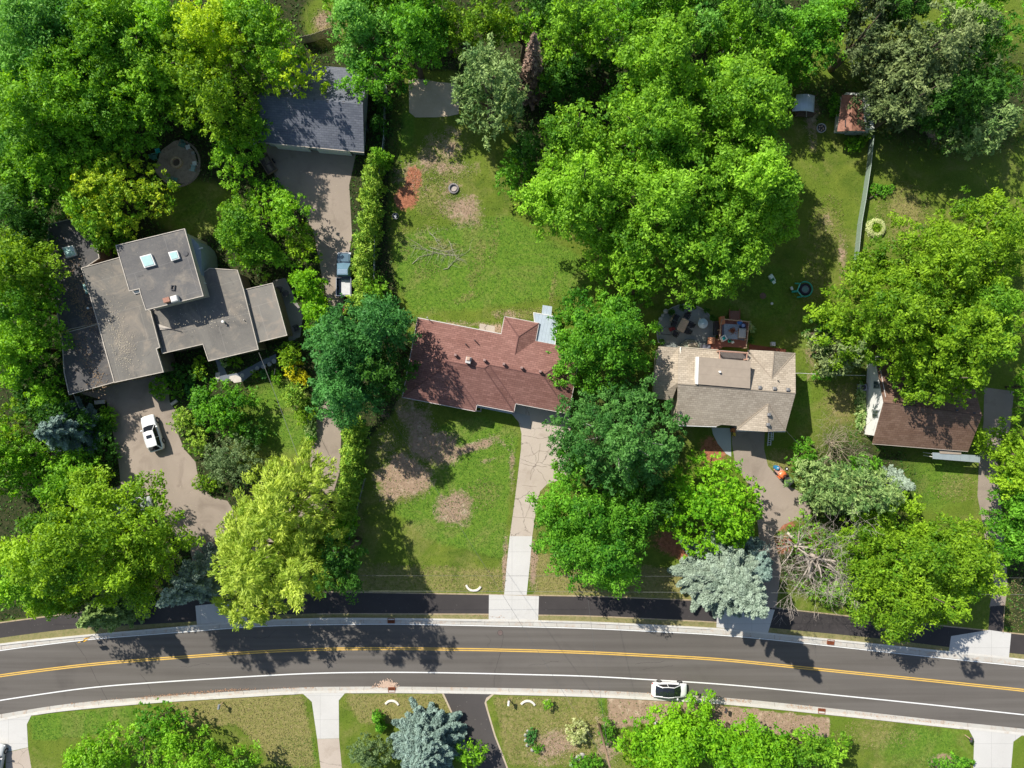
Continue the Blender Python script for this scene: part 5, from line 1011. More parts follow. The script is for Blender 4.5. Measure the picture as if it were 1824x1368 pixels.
p=P(1374,497); o=empty('toy_slide',(p.x,p.y,0),'white and green plastic toy under the edge of the big tree','toy',None,R_(-55)); part('slide',merge(cbox(-.3,0,.1,.5,.5,.45),tube([(-.1,.25,.3),(.4,.25,.2),(.6,0,.1),(.4,-.2,.1)],.06,6),cbox(.5,0,.05,.4,.35,.12)),mat('mint_white',(.70,.80,.66),.5),o); part('base',cbox(0,0,.02,.7,.5,.1),mat('toy_green',(.04,.22,.08),.5),o)
p=P(1374,541); tag(part('play_ball',lathe(p.x,p.y,[(.001,0),(.14,.06),(.18,.18),(.14,.3),(.001,.36)],14),WPL,None,True),'white ball lying on the shaded lawn of the back garden','ball')
p=P(1359,527); tag(part('stepping_stone',lathe(p.x,p.y,[(.42,0),(.40,.06),(.001,.07)],14),mat('mulch_disc',(.17,.10,.07),.9,.3,8)),'brown round tree stump on the shaded lawn left of the teal play frame','stump')
# ladder, toy digger
q=P(1370,778); o=empty('ladder_rack',(q.x,q.y,0),'white aluminium ladders stacked at the corner of the tan house garage','ladder',None,R_(-4)); 
part('rail',merge(box(-.25,0,.35,.06,2.3,.08),box(.1,.05,.4,.06,2.2,.08),box(.32,.35,.45,.06,1.5,.08)),TRIM,o); v,f=merge(*[box(-.07,-1.0+.28*i,.36,.36,.05,.05) for i in range(8)],*[box(.2,-.2+.3*i,.42,.3,.05,.05) for i in range(4)]); mesh('rung',v,f,TRIM,o); part('support',merge(box(0,.8,0,.6,.1,.36),box(0,-.8,0,.6,.1,.36)),DARKM,o); part('tarp',cbox(-.1,.85,.45,.5,.6,.12),mat('blue_tarp',(.05,.10,.22),.6),o)
q=P(1304,770); o=empty('garden_tool',(q.x,q.y,0),'orange, yellow and black garden tool standing at the tan garage door','tool'); part('motor',cbox(0,.3,.1,.5,.5,.5),mat('dark_orange',(.45,.13,.03),.5),o); part('tank',cbox(.15,-.25,.1,.35,.45,.35),mat('yellow_plastic',(.72,.48,.05),.5),o); part('handle',tube([(-.15,.3,.5),(-.2,-.2,.8),(.1,-.5,.7)],.04,6),BLKP,o); part('cap',cbox(-.1,.55,.1,.35,.25,.4),BLKP,o)
# trailer, cooler and bits at the garage
q=P(480,295); o=empty('utility_trailer',(q.x,q.y,0),'dark wooden utility trailer parked at the left of the garage forecourt','trailer',None,R_(-58)); part('bed',box(0,0,.45,2.5,1.35,.07),mat('trailer_bed',(.13,.10,.085),.9,.4,4),o); part('side_rail',merge(ring([(-1.25,-.68),(1.25,-.68),(1.25,.68),(-1.25,.68)],.07,.5,.85)),mat('trailer_rail',(.20,.14,.10),.8,.3,5),o); part('tongue',tube([(1.25,0,.45),(2.1,0,.4)],.05,6),DARKM,o)
for s_ in(-1,1): wheel(o,-.1,s_*.80,.3,.18)
part('load',merge(cbox(-.5,.2,.52,.8,.6,.15),cbox(.5,-.1,.52,.9,.5,.12)),mat('brown_load',(.22,.17,.13),.9,.3,4),o)
q=P(453,260); o=empty('cool_box',(q.x,q.y,0),'grey-white storage bin at the lower left corner of the garage','bin',None,R_(8)); part('bin',cbox(0,0,0,.75,1.2,.85),mat('grey_bin',(.35,.38,.42),.5),o); part('lid',cbox(-.02,.1,.85,.7,.85,.12),mat('pale_bin_lid',(.58,.62,.68),.45),o); part('handle',box(0,-.5,.8,.5,.08,.08),DARKM,o)
q=P(496,331); o=empty('wheelbarrow',(q.x,q.y,0),'dark green wheelbarrow on the edge of the upper driveway','wheelbarrow',None,R_(-50)); part('tray',merge(ring([(-.5,-.32),(.45,-.25),(.45,.25),(-.5,.32)],.05,.3,.6),box(0,0,.28,.8,.45,.05)),mat('dark_green_metal',(.03,.09,.07),.5),o); part('handle',tube([(.2,.25,.35),(-1.0,.3,.55)],.025,6),BLKP,o); part('handle',tube([(.2,-.25,.35),(-1.0,-.3,.55)],.025,6),BLKP,o); part('wheel',cyl(.6,0,.0,.36,.1,n=10),TYRE,o)
v=[P(490,318),P(512,345),P(533,377)]; tag(mesh('garden_hose',*tube([(a.x,a.y,.06) for a in v],.08,6),DARKM),'long black edging pipe along the left edge of the upper driveway','pipe')
# furniture beside the light flat roof
q=P(512,524); o=empty('patio_table',(q.x,q.y,0),'round black patio table on the terrace right of the flat-roofed house','table'); part('tabletop',cyl(0,0,.70,.74,.42,n=20),DARKM,o); part('pedestal',cyl(0,0,0,.7,.06,n=8),DARKM,o)
flat('terrace',[(486,500),(508,495),(540,560),(535,600),(515,610),(505,560)],.014,surf('terrace_paving',(.22,.20,.19),(.30,.28,.27),.4,10,.9))
for (x,y,a,l) in ((500,517,0,'black slatted chair left of the round terrace table'),(497,530,60,'black slatted chair at the lower left of the round terrace table'),(529,585,200,'black chair with a blue cushion at the bottom of the terrace')): chair(x,y,R_(a),l,DARKM,'black chairs on the left terrace','terrace_chair')
q=P(181,716); o=empty('garden_bench',(q.x,q.y,0),'pale stone bench at the top left of the left driveway','bench',None,R_(5)); part('seat',cbox(0,0,.38,1.3,.5,.1,0,.05),mat('bench_stone',(.42,.39,.33),.8,.15,5),o); part('leg',box(-.45,0,0,.15,.4,.38),STN,o); part('leg',box(.45,0,0,.15,.4,.38),STN,o)
q=P(311,717); tag(part('boulder',merge(cbox(q.x,q.y,0,.9,.4,.25,.6,.3)),mat('pale_rock',(.50,.45,.38),.85,.3,4)),'long pale boulder at the right edge of the left driveway','rock')
flat('front_walk',[(382,638),(387,650),(392,676),(400,682),(428,672),(432,680),(470,650),(492,640),(492,630),(470,640),(425,664),(405,668),(392,640)],.014,surf('blue_slate_walk',(.13,.15,.18),(.19,.21,.24),.5,9,.9))
ff=lambda x,y:(360+x/9.12,600+y/9.12)
SS=mat('flagstone',(.36,.35,.33),.85,.15,5)
for i,(x,y,r_) in enumerate(((1170,395,.34),(1095,445,.30),(1000,485,.33),(895,510,.28),(815,560,.26),(650,625,.30))):
    q=ff(x,y); p=P(*q); rnd=random.Random(i); tag(part('flagstone',lathe(p.x,p.y,[(r_,.01),(r_*.95,.06),(.001,.065)],7),SS),('nearest to the yellow shrubs','second from the yellow shrubs','third from the yellow shrubs','fourth from the yellow shrubs','fifth from the yellow shrubs','last, beside the pale gravel')[i]+' of six flagstones in the dark walk','stone','flagstones of the dark garden walk')
flat('gravel_patch',[(409,670),(420,668),(429,672),(430,680),(418,682),(408,676)],.02,surf('pale_gravel',(.50,.45,.40),(.62,.57,.52),2,14,.9)); flat('gravel_patch',[(384,664),(392,663),(391,674),(388,681),(384,676)],.02,MATS['pale_gravel'])
# planter pond, sandbox, fire rings
pts=[(728,143),(745,139),(778,146),(812,149),(818,160),(817,203),(800,207),(775,209),(740,209),(729,200)]; flat('gravel_pad',pts,.012,surf('gravel_pad',(.47,.375,.27),(.58,.48,.36),.8,9,.9,speck=(.65,.6,.5)))
def firering(px,py,r,label,inner):
    p=P(px,py); o=empty('fire_ring',(p.x,p.y,0),label,'fire ring'); v,f=merge(*[cbox(r*math.cos(i*math.pi/6),r*math.sin(i*math.pi/6),0,.30,.2,.22,i*math.pi/6+math.pi/2,.1) for i in range(12)]); mesh('block',v,f,mat('grey_block',(.22,.20,.20),.85,.3,6),o); part('steel_liner',lathe(0,0,[(r-.10,.0),(r-.10,.3),(r-.13,.3),(r-.13,.02)]),DARKM,o); part('ash',cyl(0,0,.0,.1,r-.12),inner,o)
firering(808,336,.56,'round grey block fire ring on the back lawn of the centre plot',mat('grey_ash',(.40,.35,.31),.95,.3,9))
p=P(1462,229); o=empty('tyre_planter',(p.x,p.y,0),'round metal ring planter beside the rust-roofed shed','planter'); part('rim',lathe(0,0,[(.58,0),(.60,.25),(.52,.27),(.50,.1)],24),mat('pale_metal',(.50,.48,.50),.4,.1,4,.6),o,True); part('bowl',cyl(0,0,.02,.08,.5),DARKM,o); part('stones',merge(*[cbox(.28*math.cos(i*1.2),.28*math.sin(i*1.2),.08,.16,.14,.1,i) for i in range(6)]),STN,o)
p=P(705,386); o=empty('metal_tub',(p.x,p.y,0),'small grey metal tub near the chain-link fence on the centre plot','tub'); part('tub',lathe(0,0,[(.30,0),(.42,.35),(.36,.37),(.28,.1)],20),mat('zinc',(.20,.20,.21),.5,.2,4,.5),o,True); part('cover',merge(cbox(0,.05,.3,.35,.2,.08,.5),cbox(.05,-.15,.3,.3,.16,.06,1.2)),mat('grey_chunks',(.42,.42,.45),.7),o)
# brush: fallen branches on the lawn
rnd=random.Random(5); BR=mat('bleached_branch',(.34,.34,.22),.9,.2,7)
def brush(px,py,ang,ln,label,n=16,m=None):
    n=int(n*1.6)
    p=P(px,py); o_=[]; a=R_(ang); base=Vector((p.x,p.y,.08)); d0=Vector((math.cos(a),math.sin(a),0)); pts=[base]; q=base.copy(); dd=d0.copy()
    for i in range(7): dd=(dd+Vector((rnd.gauss(0,.25),rnd.gauss(0,.25),0))).normalized(); q=q+dd*ln/7; pts.append(q.copy())
    o_.append(tube(pts,[.045,.04,.035,.03,.028,.02,.015,.01],5))
    for i in range(n):
        s_=rnd.choice(pts[1:]); a2=a+rnd.choice((-1,1))*rnd.uniform(.4,1.0); l2=ln*rnd.uniform(.15,.4); e=s_+Vector((math.cos(a2)*l2,math.sin(a2)*l2,rnd.uniform(0,.12))); mdl=(s_+e)/2+Vector((rnd.gauss(0,.1),rnd.gauss(0,.1),.04)); o_.append(tube([s_,mdl,e],[.018,.013,.006],4))
    v,f=merge(*o_); tag(mesh('fallen_branch',v,f,m or BR),label,'branch','fallen branches on the centre back lawn')
brush(765,415,-12,3.2,'pale forked branch on the lawn, highest of the branches below the bare soil'); brush(815,455,205,5.5,'longest grey branch lying across the middle of the back lawn',22); brush(765,440,-25,3.5,'grey branch left of the middle of the back lawn'); brush(735,470,60,3,'thin grey branch near the left edge of the back lawn',10); brush(800,430,-40,2.5,'short pale branch right of the topmost branch',10)
brush(790,480,20,4.2,'thin grey branch below the longest branch',12)
# fences
def fence(pts,label,m,h=1.2,post=2.4,name='chain_link_fence',mesh_=True,rad=.03,panel=None):
    W=[P(x,y) for x,y in pts]; o=empty(name,(W[0].x,W[0].y,0),label,'fence'); part('top_rail',tube([(a.x,a.y,h) for a in W],rad,5),m,o,world=True)
    if mesh_:
        ts=[]
        for z in np.linspace(.1,h-.1,6): ts.append(tube([(a.x,a.y,z) for a in W],.008,3))
        v,f=merge(*ts); mesh('wire_mesh',v,f,m,o,True)
    for a,b in zip(W[:-1],W[1:]):
        n=max(1,int((b-a).length/post))
        for i in range(n): q=a.lerp(b,i/n); part('post',cyl(q.x,q.y,0,h+.06,rad*1.25,n=7),m,o,world=True)
        if panel: 
            c_=(a+b)/2; part('panel',box(c_.x,c_.y,.05,(b-a).length,.03,h-.1,math.atan2(b.y-a.y,b.x-a.x)),panel,o,world=True)
    return o
GALV=mat('galvanised_steel',(.50,.53,.52),.45,.12,4,.5); 
fence([(689,140),(686,250),(676,330),(671,400),(669,500)],'galvanised chain-link fence between the hedge and the centre back lawn',GALV)
fence([(1548,248),(1543,300),(1534,360),(1527,400),(1520,468)],'pale green-grey metal fence dividing the two right back lawns',mat('pale_fence',(.34,.40,.34),.5,.1,4),1.2,2.4,'metal_fence',False,.035,mat('fence_panel',(.20,.26,.21),.6,.15,4))
fence([(1417,665),(1475,668),(1533,669)],'thin white rail fence between the tan house and the white-sided house',TRIM,1.2,2.0,'rail_fence',False,.03)
fence([(676,686),(700,690),(722,697)],'short chain-link fence at the left end of the maroon-roofed house',GALV,1.2)
fence([(652,852),(640,900),(630,935),(618,985)],'weathered wire fence along the hedge of the front lawn',mat('old_wire',(.30,.28,.25),.7,.2),1.0)
fence([(1527,456),(1545,459)],'short cross piece of wire fence at the foot of the metal fence',GALV,1.0)
fence([(138,698),(150,725),(162,750)],'white picket rail at the lower left corner of the flat-roofed house',TRIM,1.0,.6,'picket_fence',False,.03)
fence([(1787,1078),(1784,1125)],'low wooden edging rail beside the right driveway',TANW,.25,1.2,'edging_rail',False,.04)
W=[P(540,78),P(560,74),P(600,60)]; o=empty('wooden_fence',(W[0].x,W[0].y,0),'grey weathered board fence behind the garage','fence')
for a,b in zip(W[:-1],W[1:]):
    n=int((b-a).length/.16)
    v,f=merge(*[box(a.lerp(b,i/n).x,a.lerp(b,i/n).y,0,.13,.04,1.7+.05*(i%3),math.atan2(b.y-a.y,b.x-a.x)) for i in range(n)]); mesh('panel',v,f,mat('grey_boards',(.25,.21,.18),.9,.25,5),o,True)
# raised bed and hosta ring
W=[P(1546,354),P(1588,334)]; tag(part('timber_edge',box((W[0].x+W[1].x)/2,(W[0].y+W[1].y)/2,0,3.3,.14,.25,math.atan2(W[1].y-W[0].y,W[1].x-W[0].x)),mat('black_timber',(.06,.045,.04),.9)),'dark timber edge of the small triangular raised bed','timber')
tree(1568,337,24,13,.75,'fresh','low green crop growing in the triangular raised bed','vegetable_bed','plants',rl=.5,rp=.3,leaf=.14,nl=2,hb=.2)
p=P(1559,407); o=empty('flower_ring',(p.x,p.y,0),'ring-shaped cream and green flower clump on the right back lawn','plant'); rng=np.random.default_rng(9); n=2600; a=rng.uniform(0,6.283,n); rr_=.86+rng.normal(0,.22,n)+.05*np.cos(a*7); Cc=np.stack([rr_*np.cos(a),rr_*np.sin(a),.42-((rr_-.86)**2)*1.6+rng.normal(0,.04,n)],1); leaves('blooms',Cc,unit(np.stack([np.cos(a)*(rr_-.8),np.sin(a)*(rr_-.8),np.full(n,.8)],1)+rng.normal(size=(n,3))*.3),rng.uniform(.07,.13,n),rng.normal(.55,.25,n),.8,LEAF['cream'],o)
n=500; Cc=rng.normal(size=(n,3))*[.28,.28,.12]+[0,0,.3]; leaves('leaf_centre',Cc,unit(rng.normal(size=(n,3))+[0,0,.7]),rng.uniform(.1,.16,n),rng.random(n),1.5,LEAF['lime'],o)
# mailboxes, markers and other roadside things
def mailbox(px,py,label,rz=0,m=None,h=1.1,grp='mailboxes along the south kerb'):
    p=P(px,py); o=empty('mailbox',(p.x,p.y,0),label,'mailbox',grp,rz); part('post',box(0,0,0,.10,.10,h),TANW,o); V,F=loft([(-.28,.14,h,h+.28),(.28,.14,h,h+.28)],[(1,0),(1,.5),(.85,.8),(.5,.97),(0,1)]); b_=mesh('box',V,F,m or mat('grey_mailbox',(.35,.37,.38),.4,.1,5,.4),o); part('flag',box(.05,.16,h+.1,.04,.02,.22),REDL,b_); return o
mailbox(397,1251,'grey mailbox on the south verge of the brown-green lawn left of the wide white driveway',R_(80)); mailbox(906,1245,'pale mailbox just right of the dark asphalt driveway',R_(85),WPL); mailbox(1288,1258,'dark mailbox on the bare soil strip right of the white car',R_(80),DARKM); mailbox(1719,1309,'black mailbox left of the wide white driveway at the lower right',R_(70),DARKM); mailbox(1164,1281,'white mailbox beside the lower bright tree',R_(85),WPL)
p=P(165,1131); o=empty('warning_sign',(p.x,p.y,0),'yellow and black road sign on a post at the north kerb','sign',None,R_(10)); YB=mat('sign_yellow',(.75,.42,.02),.5)
part('post',cyl(0,0,0,2.5,.04,n=8),GALV,o); pl=part('plate',box(.0,-.05,1.7,.95,.03,.6),YB,o); part('arrow',prism([(-.35,-.085),(.1,-.085),(.1,-.075),(-.35,-.075)],1.9,2.1),BLKP,pl); pl2=part('plate',box(.05,.06,1.05,.6,.03,.45),YB,o); part('arrow',box(.05,.085,1.15,.3,.015,.2),BLKP,pl2); part('bracket',box(0,0,2.2,.35,.12,.12),DARKM,o)
CSTONE=mat('white_edging_stone',(.66,.61,.53),.85,.15,6)
def arc(px,py,r,a0,a1,label):
    p=P(px,py); v,f=merge(*[cbox(p.x+r*math.cos(R_(a)),p.y+r*math.sin(R_(a)),0,.32,.26,.18,R_(a)+math.pi/2,.15) for a in range(a0,a1,int(17/r))]); tag(mesh('curved_stone_edging',v,f,CSTONE),label,'edging','curved white stone edgings')
arc(844,1038,.98,205,335,'white curved stone edging on the north lawn left of the concrete driveway'); arc(698,1261,.95,35,150,'white curved stone edging below the silt fan'); arc(940,1262,1.0,35,150,'white curved stone edging right of the dark driveway')
p=P(1000,1250)
firering2=lambda px,py,l:tag(mesh('stone_ring',*merge(*[cbox(P(px,py).x+.38*math.cos(i),P(px,py).y+.38*math.sin(i),0,.25,.18,.14,i+1.57,.2) for i in np.linspace(0,6.28,9)[:-1]]),mat('brown_stone',(.38,.31,.24),.9,.3,7)),l,'edging')
firering2(975,1252,'small ring of brown stones round the sapling on the south lawn'); 
for i,(x,y,r_) in enumerate(((940,1302,.2),(936,1309,.22),(936,1318,.2),(939,1327,.2),(948,1335,.22),(955,1336,.2),(1023,1354,.32),(1030,1349,.38),(1037,1345,.36),(1018,1361,.3))):
    p=P(x,y); tag(mesh('garden_stone',*lathe(p.x,p.y,[(r_,0),(r_*1.02,.14),(r_*.6,.24),(.001,.26)],8),mat('grey_rock',(.33,.31,.29),.85,.25,5)),('uppermost stone beside the oval flower bed','second stone beside the oval flower bed','third stone beside the oval flower bed','fourth stone beside the oval flower bed','fifth stone beside the oval flower bed','lowest stone beside the oval flower bed','third rock of the grey rock row','second rock from the pole in the grey rock row, the largest','grey rock nearest to the utility pole','leftmost and lowest rock of the grey rock row')[i],'rock','garden rocks on the south lawn')
# utility pole and wires
p=P(1067,1290); UP=empty('utility_pole',(p.x,p.y,0),'tall wooden utility pole on the south lawn','utility pole'); part('pole',cyl(0,0,0,11,.17,.12,12),mat('pole_wood',(.22,.15,.10),.9,.25,5),UP,True); part('crossarm',box(0,0,10.2,2.2,.12,.12),mat('arm_wood',(.25,.18,.12),.9),UP)
for s_ in (-.9,0,.9): part('insulator',cyl(s_,0,10.32,10.5,.06,n=8),TRIM,UP)
WIRE=mat('wire_dark',(.10,.10,.10),.5); WIREL=mat('wire_pale',(.20,.20,.19),.5)
def wire(a,b,sag,label,m=WIRE,r=.014):
    a=Vector(a);b=Vector(b); pts=[]
    for i in range(25): t_=i/24; q=a.lerp(b,t_); q.z-=sag*4*t_*(1-t_); pts.append(q)
    tag(mesh('overhead_wire',*tube(pts,r,4),m),label,'wire','overhead wires')
p1=P(1067,1290)
wire((p1.x,p1.y,10.3),P(690,735,2.9),.8,'long dark wire slanting from the utility pole towards the maroon-roofed house')
wire(P(-90,1052,8.5),P(1930,1060,8.0),.5,'grey wire running above the north lawn, lower of the two',WIREL); wire(P(-90,1026,8.8),P(1930,1030,8.3),.5,'grey wire running above the north lawn, upper of the two')
wire((p1.x,p1.y,10.0),P(1047,1064,6),.3,'short wire crossing the road from the utility pole')
wire(P(1047,1064,6),P(1000,1030,5.5),.1,'wire end above the driveway verge')
wire(P(461,628,3.9),P(536,830,6),.3,'pale service wire running down from the flat-roofed house over the small lawn',WIREL,.022)
wire(P(1400,767,4.2),P(1424,792,4),.1,'thin wire at the corner of the tan house roof')
q=P(499,668); tag(mesh('lamp_post',*tube([(q.x-.4,q.y+1.9,.1),(q.x,q.y,2.2)],.05,6),DARKM),'slim dark lamp post beside the dark garden walk','lamp post')
# bits on grass: pale weed heads, tufts and twigs over the rough ground
rng=np.random.default_rng(77)
def scatter(name,key,n,colour_m,label,sz,lo=.3,box_=(0,0,1824,1368),excl=None,el=1.3,up=.5):
    sub=GCH[key]; ys,xs=np.where(sub>lo); k=rng.integers(0,len(ys),n); px=GXS[xs[k]]+rng.uniform(-2,2,n); py=GYS[ys[k]]+rng.uniform(-2,2,n)
    ok=(px>box_[0])&(px<box_[2])&(py>box_[1])&(py<box_[3]); yk=np.interp(px,XS,pt)-6; ye=np.interp(px,XS,yks)+6; ok&=(py<yk)|(py>ye); 
    for pl in FLATS:
        n_=len(pl); ins=np.zeros(len(px),bool); xs_=[q[0] for q in pl]; ys_=[q[1] for q in pl]
        for i in range(n_):
            x0,y0=pl[i]; x1,y1=pl[(i+1)%n_]
            if y0==y1: continue
            ins^=((y0>py)!=(y1>py))&(px<(x1-x0)*(py-y0)/(y1-y0)+x0)
        ok&=~ins
    px,py=px[ok],py[ok]; m=len(px)
    Cc=np.stack([(px-CX)/S,-(py-CY)/S,rng.uniform(.02,.10,m)],1); e=empty(name,(0,0,0),None,None); leaves(name+'_blades',Cc,unit(rng.normal(size=(m,3))*up+[0,0,.8]),sz*rng.uniform(.5,1.4,m),rng.random(m),el,colour_m,e)
    ob=e.children; bpy.data.objects.remove(e) if False else None
    return e
def scat2(name,key,n,m,label,sz,lo=.3,el=1.3,up=.6,box_=(-50,-50,1874,1418)):
    e=scatter(name,key,n,m,label,sz,lo,box_,None,el,up); ch=[o for o in bpy.data.objects if o.parent==e][0]; ch.parent=None; ch.name=name; tag(ch,label,None,None,'stuff'); bpy.data.objects.remove(e)
GCH['grass']=np.clip(1.0-GCH['forest']*1.2-GCH['dirt']*.8-GCH['mulch'],0,1)
leafmat('straw_grass',(.14,.13,.04),(.36,.30,.14),.1)
leafmat('lawn',(.07,.13,.014),(.20,.27,.05),.25)
scat2('lawn_grass','grass',170000,LEAF['lawn'],'short mown and rough grass over the lawns',.05,.3,1.3,.9)
scat2('lush_grass','lush',26000,LEAF['dark'],'greener grass tufts in the lawns',.05,.45,1.3,.9)
scat2('dry_grass','dry',26000,LEAF['straw_grass'],'dry straw-coloured grass over the worn lawns',.06,.3,1.5,.8)
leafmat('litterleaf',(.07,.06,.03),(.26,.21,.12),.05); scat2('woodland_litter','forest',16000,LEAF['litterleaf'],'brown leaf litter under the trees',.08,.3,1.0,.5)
leafmat('straw',(.26,.20,.13),(.52,.42,.30),.05); scat2('soil_debris','dirt',9000,LEAF['straw'],'straw and chips over the bare soil',.045,.3,2.0,.4)
scat2('weeds','dirt',7000,LEAF['lawn'],'small weeds sprouting round the bare soil',.075,.05,1.3,.9)
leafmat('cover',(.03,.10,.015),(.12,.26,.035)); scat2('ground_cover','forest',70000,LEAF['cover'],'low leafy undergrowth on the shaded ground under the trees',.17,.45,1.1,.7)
# ------------------------------------------------------------------ trees and shrubs
TW='trees of the dense wood in the upper left'
# upper left wood
tree(60,55,109,97,15,'midblue','soft blue-green tree crown in the top left corner',group=TW,hs=1.0,rp=.8)
tree(55,190,103,97,16,'mid','mid-green tree crown at the left edge below the top corner',group=TW,hs=1.0)
tree(185,50,97,86,15,'mid','mid-green tree crown at the top edge, second from the left corner',group=TW,hs=1.0)
tree(170,160,95,90,14,'mid','large mid-green crown in the middle of the upper left wood',group=TW,hs=1.0,out=.35,bark=PALEBARK)
tree(262,138,80,85,12,'bright','bright green crown right of the middle of the upper left wood',group=TW,hs=1.0)
tree(70,290,103,69,13,'mid','mid-green crown above the shaded corner at the left edge',group=TW,hs=1.0)
tree(285,40,69,69,14,'mid','mid-green crown at the top edge left of the yellow-green trees',group=TW,hs=1.0)
tree(205,240,58,48,9,'mid','mid-green crown above the yellow-tipped tree',group=TW,hs=1.0)
tree(365,60,76,78,15,'yellow','yellow-green crown at the top edge left of the garage',group=TW,hs=1.0,out=.2,bark=PALEBARK)
tree(368,165,66,68,14,'lime','lime-green crown left of the garage roof',hs=1.0,dens=.75)
tree(460,60,60,60,14,'bright','bright green crown at the top edge above the garage',hs=1.0)
tree(515,118,50,46,12,'yellow','bright yellow-green crown hanging over the garage roof',rp=.5,hs=1.0,dens=.7)
tree(420,10,60,45,13,'mid','mid-green crown touching the top edge above the yellow-green trees',hs=1.0)
tree(408,268,42,55,8,'mid','dark mid-green tree between fire circle and garage trailer',hs=1.0)
tree(290,186,48,22,5.5,'mid','mid-green crown just above the fire circle',hs=1.0)
tree(440,215,35,40,8,'mid','mid-green bush at the lower left corner of the garage roof',hs=1.0)
tree(185,340,92,78,11,'yellowtip','round tree with pale yellow tips above the flat-roofed house',name='maple_tree',rp=.55,rl=1.4,hs=1.0)
tree(150,375,50,45,9,'bright','bright green lower bough beside the yellow-tipped tree')
tree(190,430,35,22,5,'mid','low green shrub against the top of the flat-roofed house',cat='shrub',name='shrub')
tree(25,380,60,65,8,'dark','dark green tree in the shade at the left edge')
tree(15,470,72,60,11,'lime','lime-green crown at the left edge beside the flat-roofed house')
tree(25,545,60,60,10,'mid','mid-green crown at the left edge, level with the flat roof centre')
tree(8,620,60,65,10,'mid','mid-green crown at the left edge below the flat roof centre')
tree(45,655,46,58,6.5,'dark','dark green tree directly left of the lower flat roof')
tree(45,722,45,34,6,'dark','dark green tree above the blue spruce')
spruce(108,768,58,8.5,'spruceblue','small silvery-blue spruce left of the driveway SUV',leaf=.13,aty=.5,dens=1.6,nb=8,tier=.5)
tree(45,815,50,40,7,'mid','mid-green bush below the silvery-blue spruce')
tree(25,860,45,45,9,'mid','mid-green tree at the left edge above the big lower left tree')
tree(105,870,60,45,8,'mid','mid-green tree on top of the big lower left tree')
tree(180,800,25,60,2.6,'dark','dark shrub border left of the SUV',cat='shrub',name='shrub',rl=.7,rp=.4,leaf=.16)
tree(187,745,18,25,1.8,'mid','small green shrub below the stone bench',cat='shrub',name='shrub',rl=.5,rp=.3,leaf=.15)
tree(175,768,4,4,.8,'purple','small purple flower clump in the shrub border',cat='plant',name='flower_clump',rl=.2,rp=.15,leaf=.08,nl=1)
tree(132,985,145,112,18,'lime','large spreading yellow-green tree at the lower left',name='maple_tree',rp=.72,leaf=.205,rl=2.0)
tree(30,1045,75,60,12,'bright','bright green tree at the left edge above the road')
tree(80,1065,60,35,8,'lime','lime-green low bough above the foot path')
spruce(190,1085,50,10,'pine','green spruce under the big lower left tree',leaf=.15,dens=1.4,aty=.45,nb=8,tier=.5)
spruce(335,1045,50,15,'spruce','tall silvery spruce left of the willow',leaf=.14,dens=1.5,aty=.55,nb=8,tier=.58)
tree(498,905,78,85,15,'willow','upper crown of the yellow-green willow',name='willow_tree',mode='droop',elong=1.9,leaf=.16,dens=.75,rl=1.3,rp=.7,out=.15)
tree(450,1000,102,95,15,'willow','large yellow-green willow overhanging the road',name='willow_tree',mode='droop',elong=1.9,leaf=.16,dens=.75,rl=1.3,rp=.7)
tree(430,1085,62,42,9,'willow','low willow crown hanging over the kerb',name='willow_tree',mode='droop',elong=1.9,leaf=.16,dens=.75,rl=1.1,rp=.6)
tree(532,1010,60,80,15,'willow','right-hand crown of the yellow-green willow',name='willow_tree',mode='droop',elong=1.9,leaf=.16,dens=.75,rl=1.3,rp=.7)
tree(592,1010,40,60,14,'dark','dark green tree right of the willow')
# plants near the flat roofed house
tree(432,408,55,55,7,'bright','bright green tree right of the upper flat roof')
tree(458,458,55,30,6,'bright','bright green low tree above the light flat roof')
tree(420,375,40,30,6,'bright','bright green bush above the bright green tree beside the flat roof')
tree(530,430,30,36,5.5,'lime','lime-green bush at the left edge of the upper driveway')
tree(540,505,36,42,6,'limebright','lime-green tree left of the pickup truck',rp=.55)
tree(560,555,30,36,6,'limebright','lime-green tree below and left of the pickup truck',rp=.55)
tree(505,370,42,35,7,'mid','mid-green shrub on the bank of the upper driveway'); tree(470,340,38,34,6,'mid','mid-green bush below the wheelbarrow')
tree(510,635,24,30,4,'lime','lime-green shrub at the top of the yellow shrub column',cat='shrub',name='shrub',rl=.7,rp=.4,leaf=.17)
tree(520,662,18,22,3,'gold','bright yellow shrub left of the blue-green tree, upper',cat='shrub',name='shrub',rl=.6,rp=.35,leaf=.14)
tree(533,675,16,14,2.6,'gold','bright yellow shrub left of the blue-green tree, lower',cat='shrub',name='shrub',rl=.6,rp=.35,leaf=.14)
tree(522,706,26,26,4,'cedar','yellow-green rounded shrub below the yellow shrubs',cat='shrub',name='shrub',rl=.7,rp=.4,leaf=.16)
tree(540,738,20,22,3,'lime','lime-green shrub at the right edge of the small lawn',cat='shrub',name='shrub',rl=.6,rp=.35,leaf=.15)
tree(551,755,12,26,1.6,'variegated','cream and green shrub beside the lower hedge drive',cat='shrub',name='shrub',rl=.4,rp=.3,leaf=.13)
tree(551,780,10,14,1.3,'fresh','small green shrub at the bottom of the small lawn border',cat='shrub',name='shrub',rl=.4,rp=.25,leaf=.13)
tree(524,727,6,5,1.2,'cream','pale cream shrub on the small lawn border',cat='plant',name='flower_clump',rl=.3,rp=.2,leaf=.10)
tree(417,645,16,11,1.5,'lime','round lime-green shrub under the eaves of the flat roof',cat='shrub',name='shrub',rl=.5,rp=.3,leaf=.13)
tree(453,667,9,9,1,'lime','lime-green mound beside the dark garden walk',cat='shrub',name='shrub',rl=.4,rp=.25,leaf=.11)
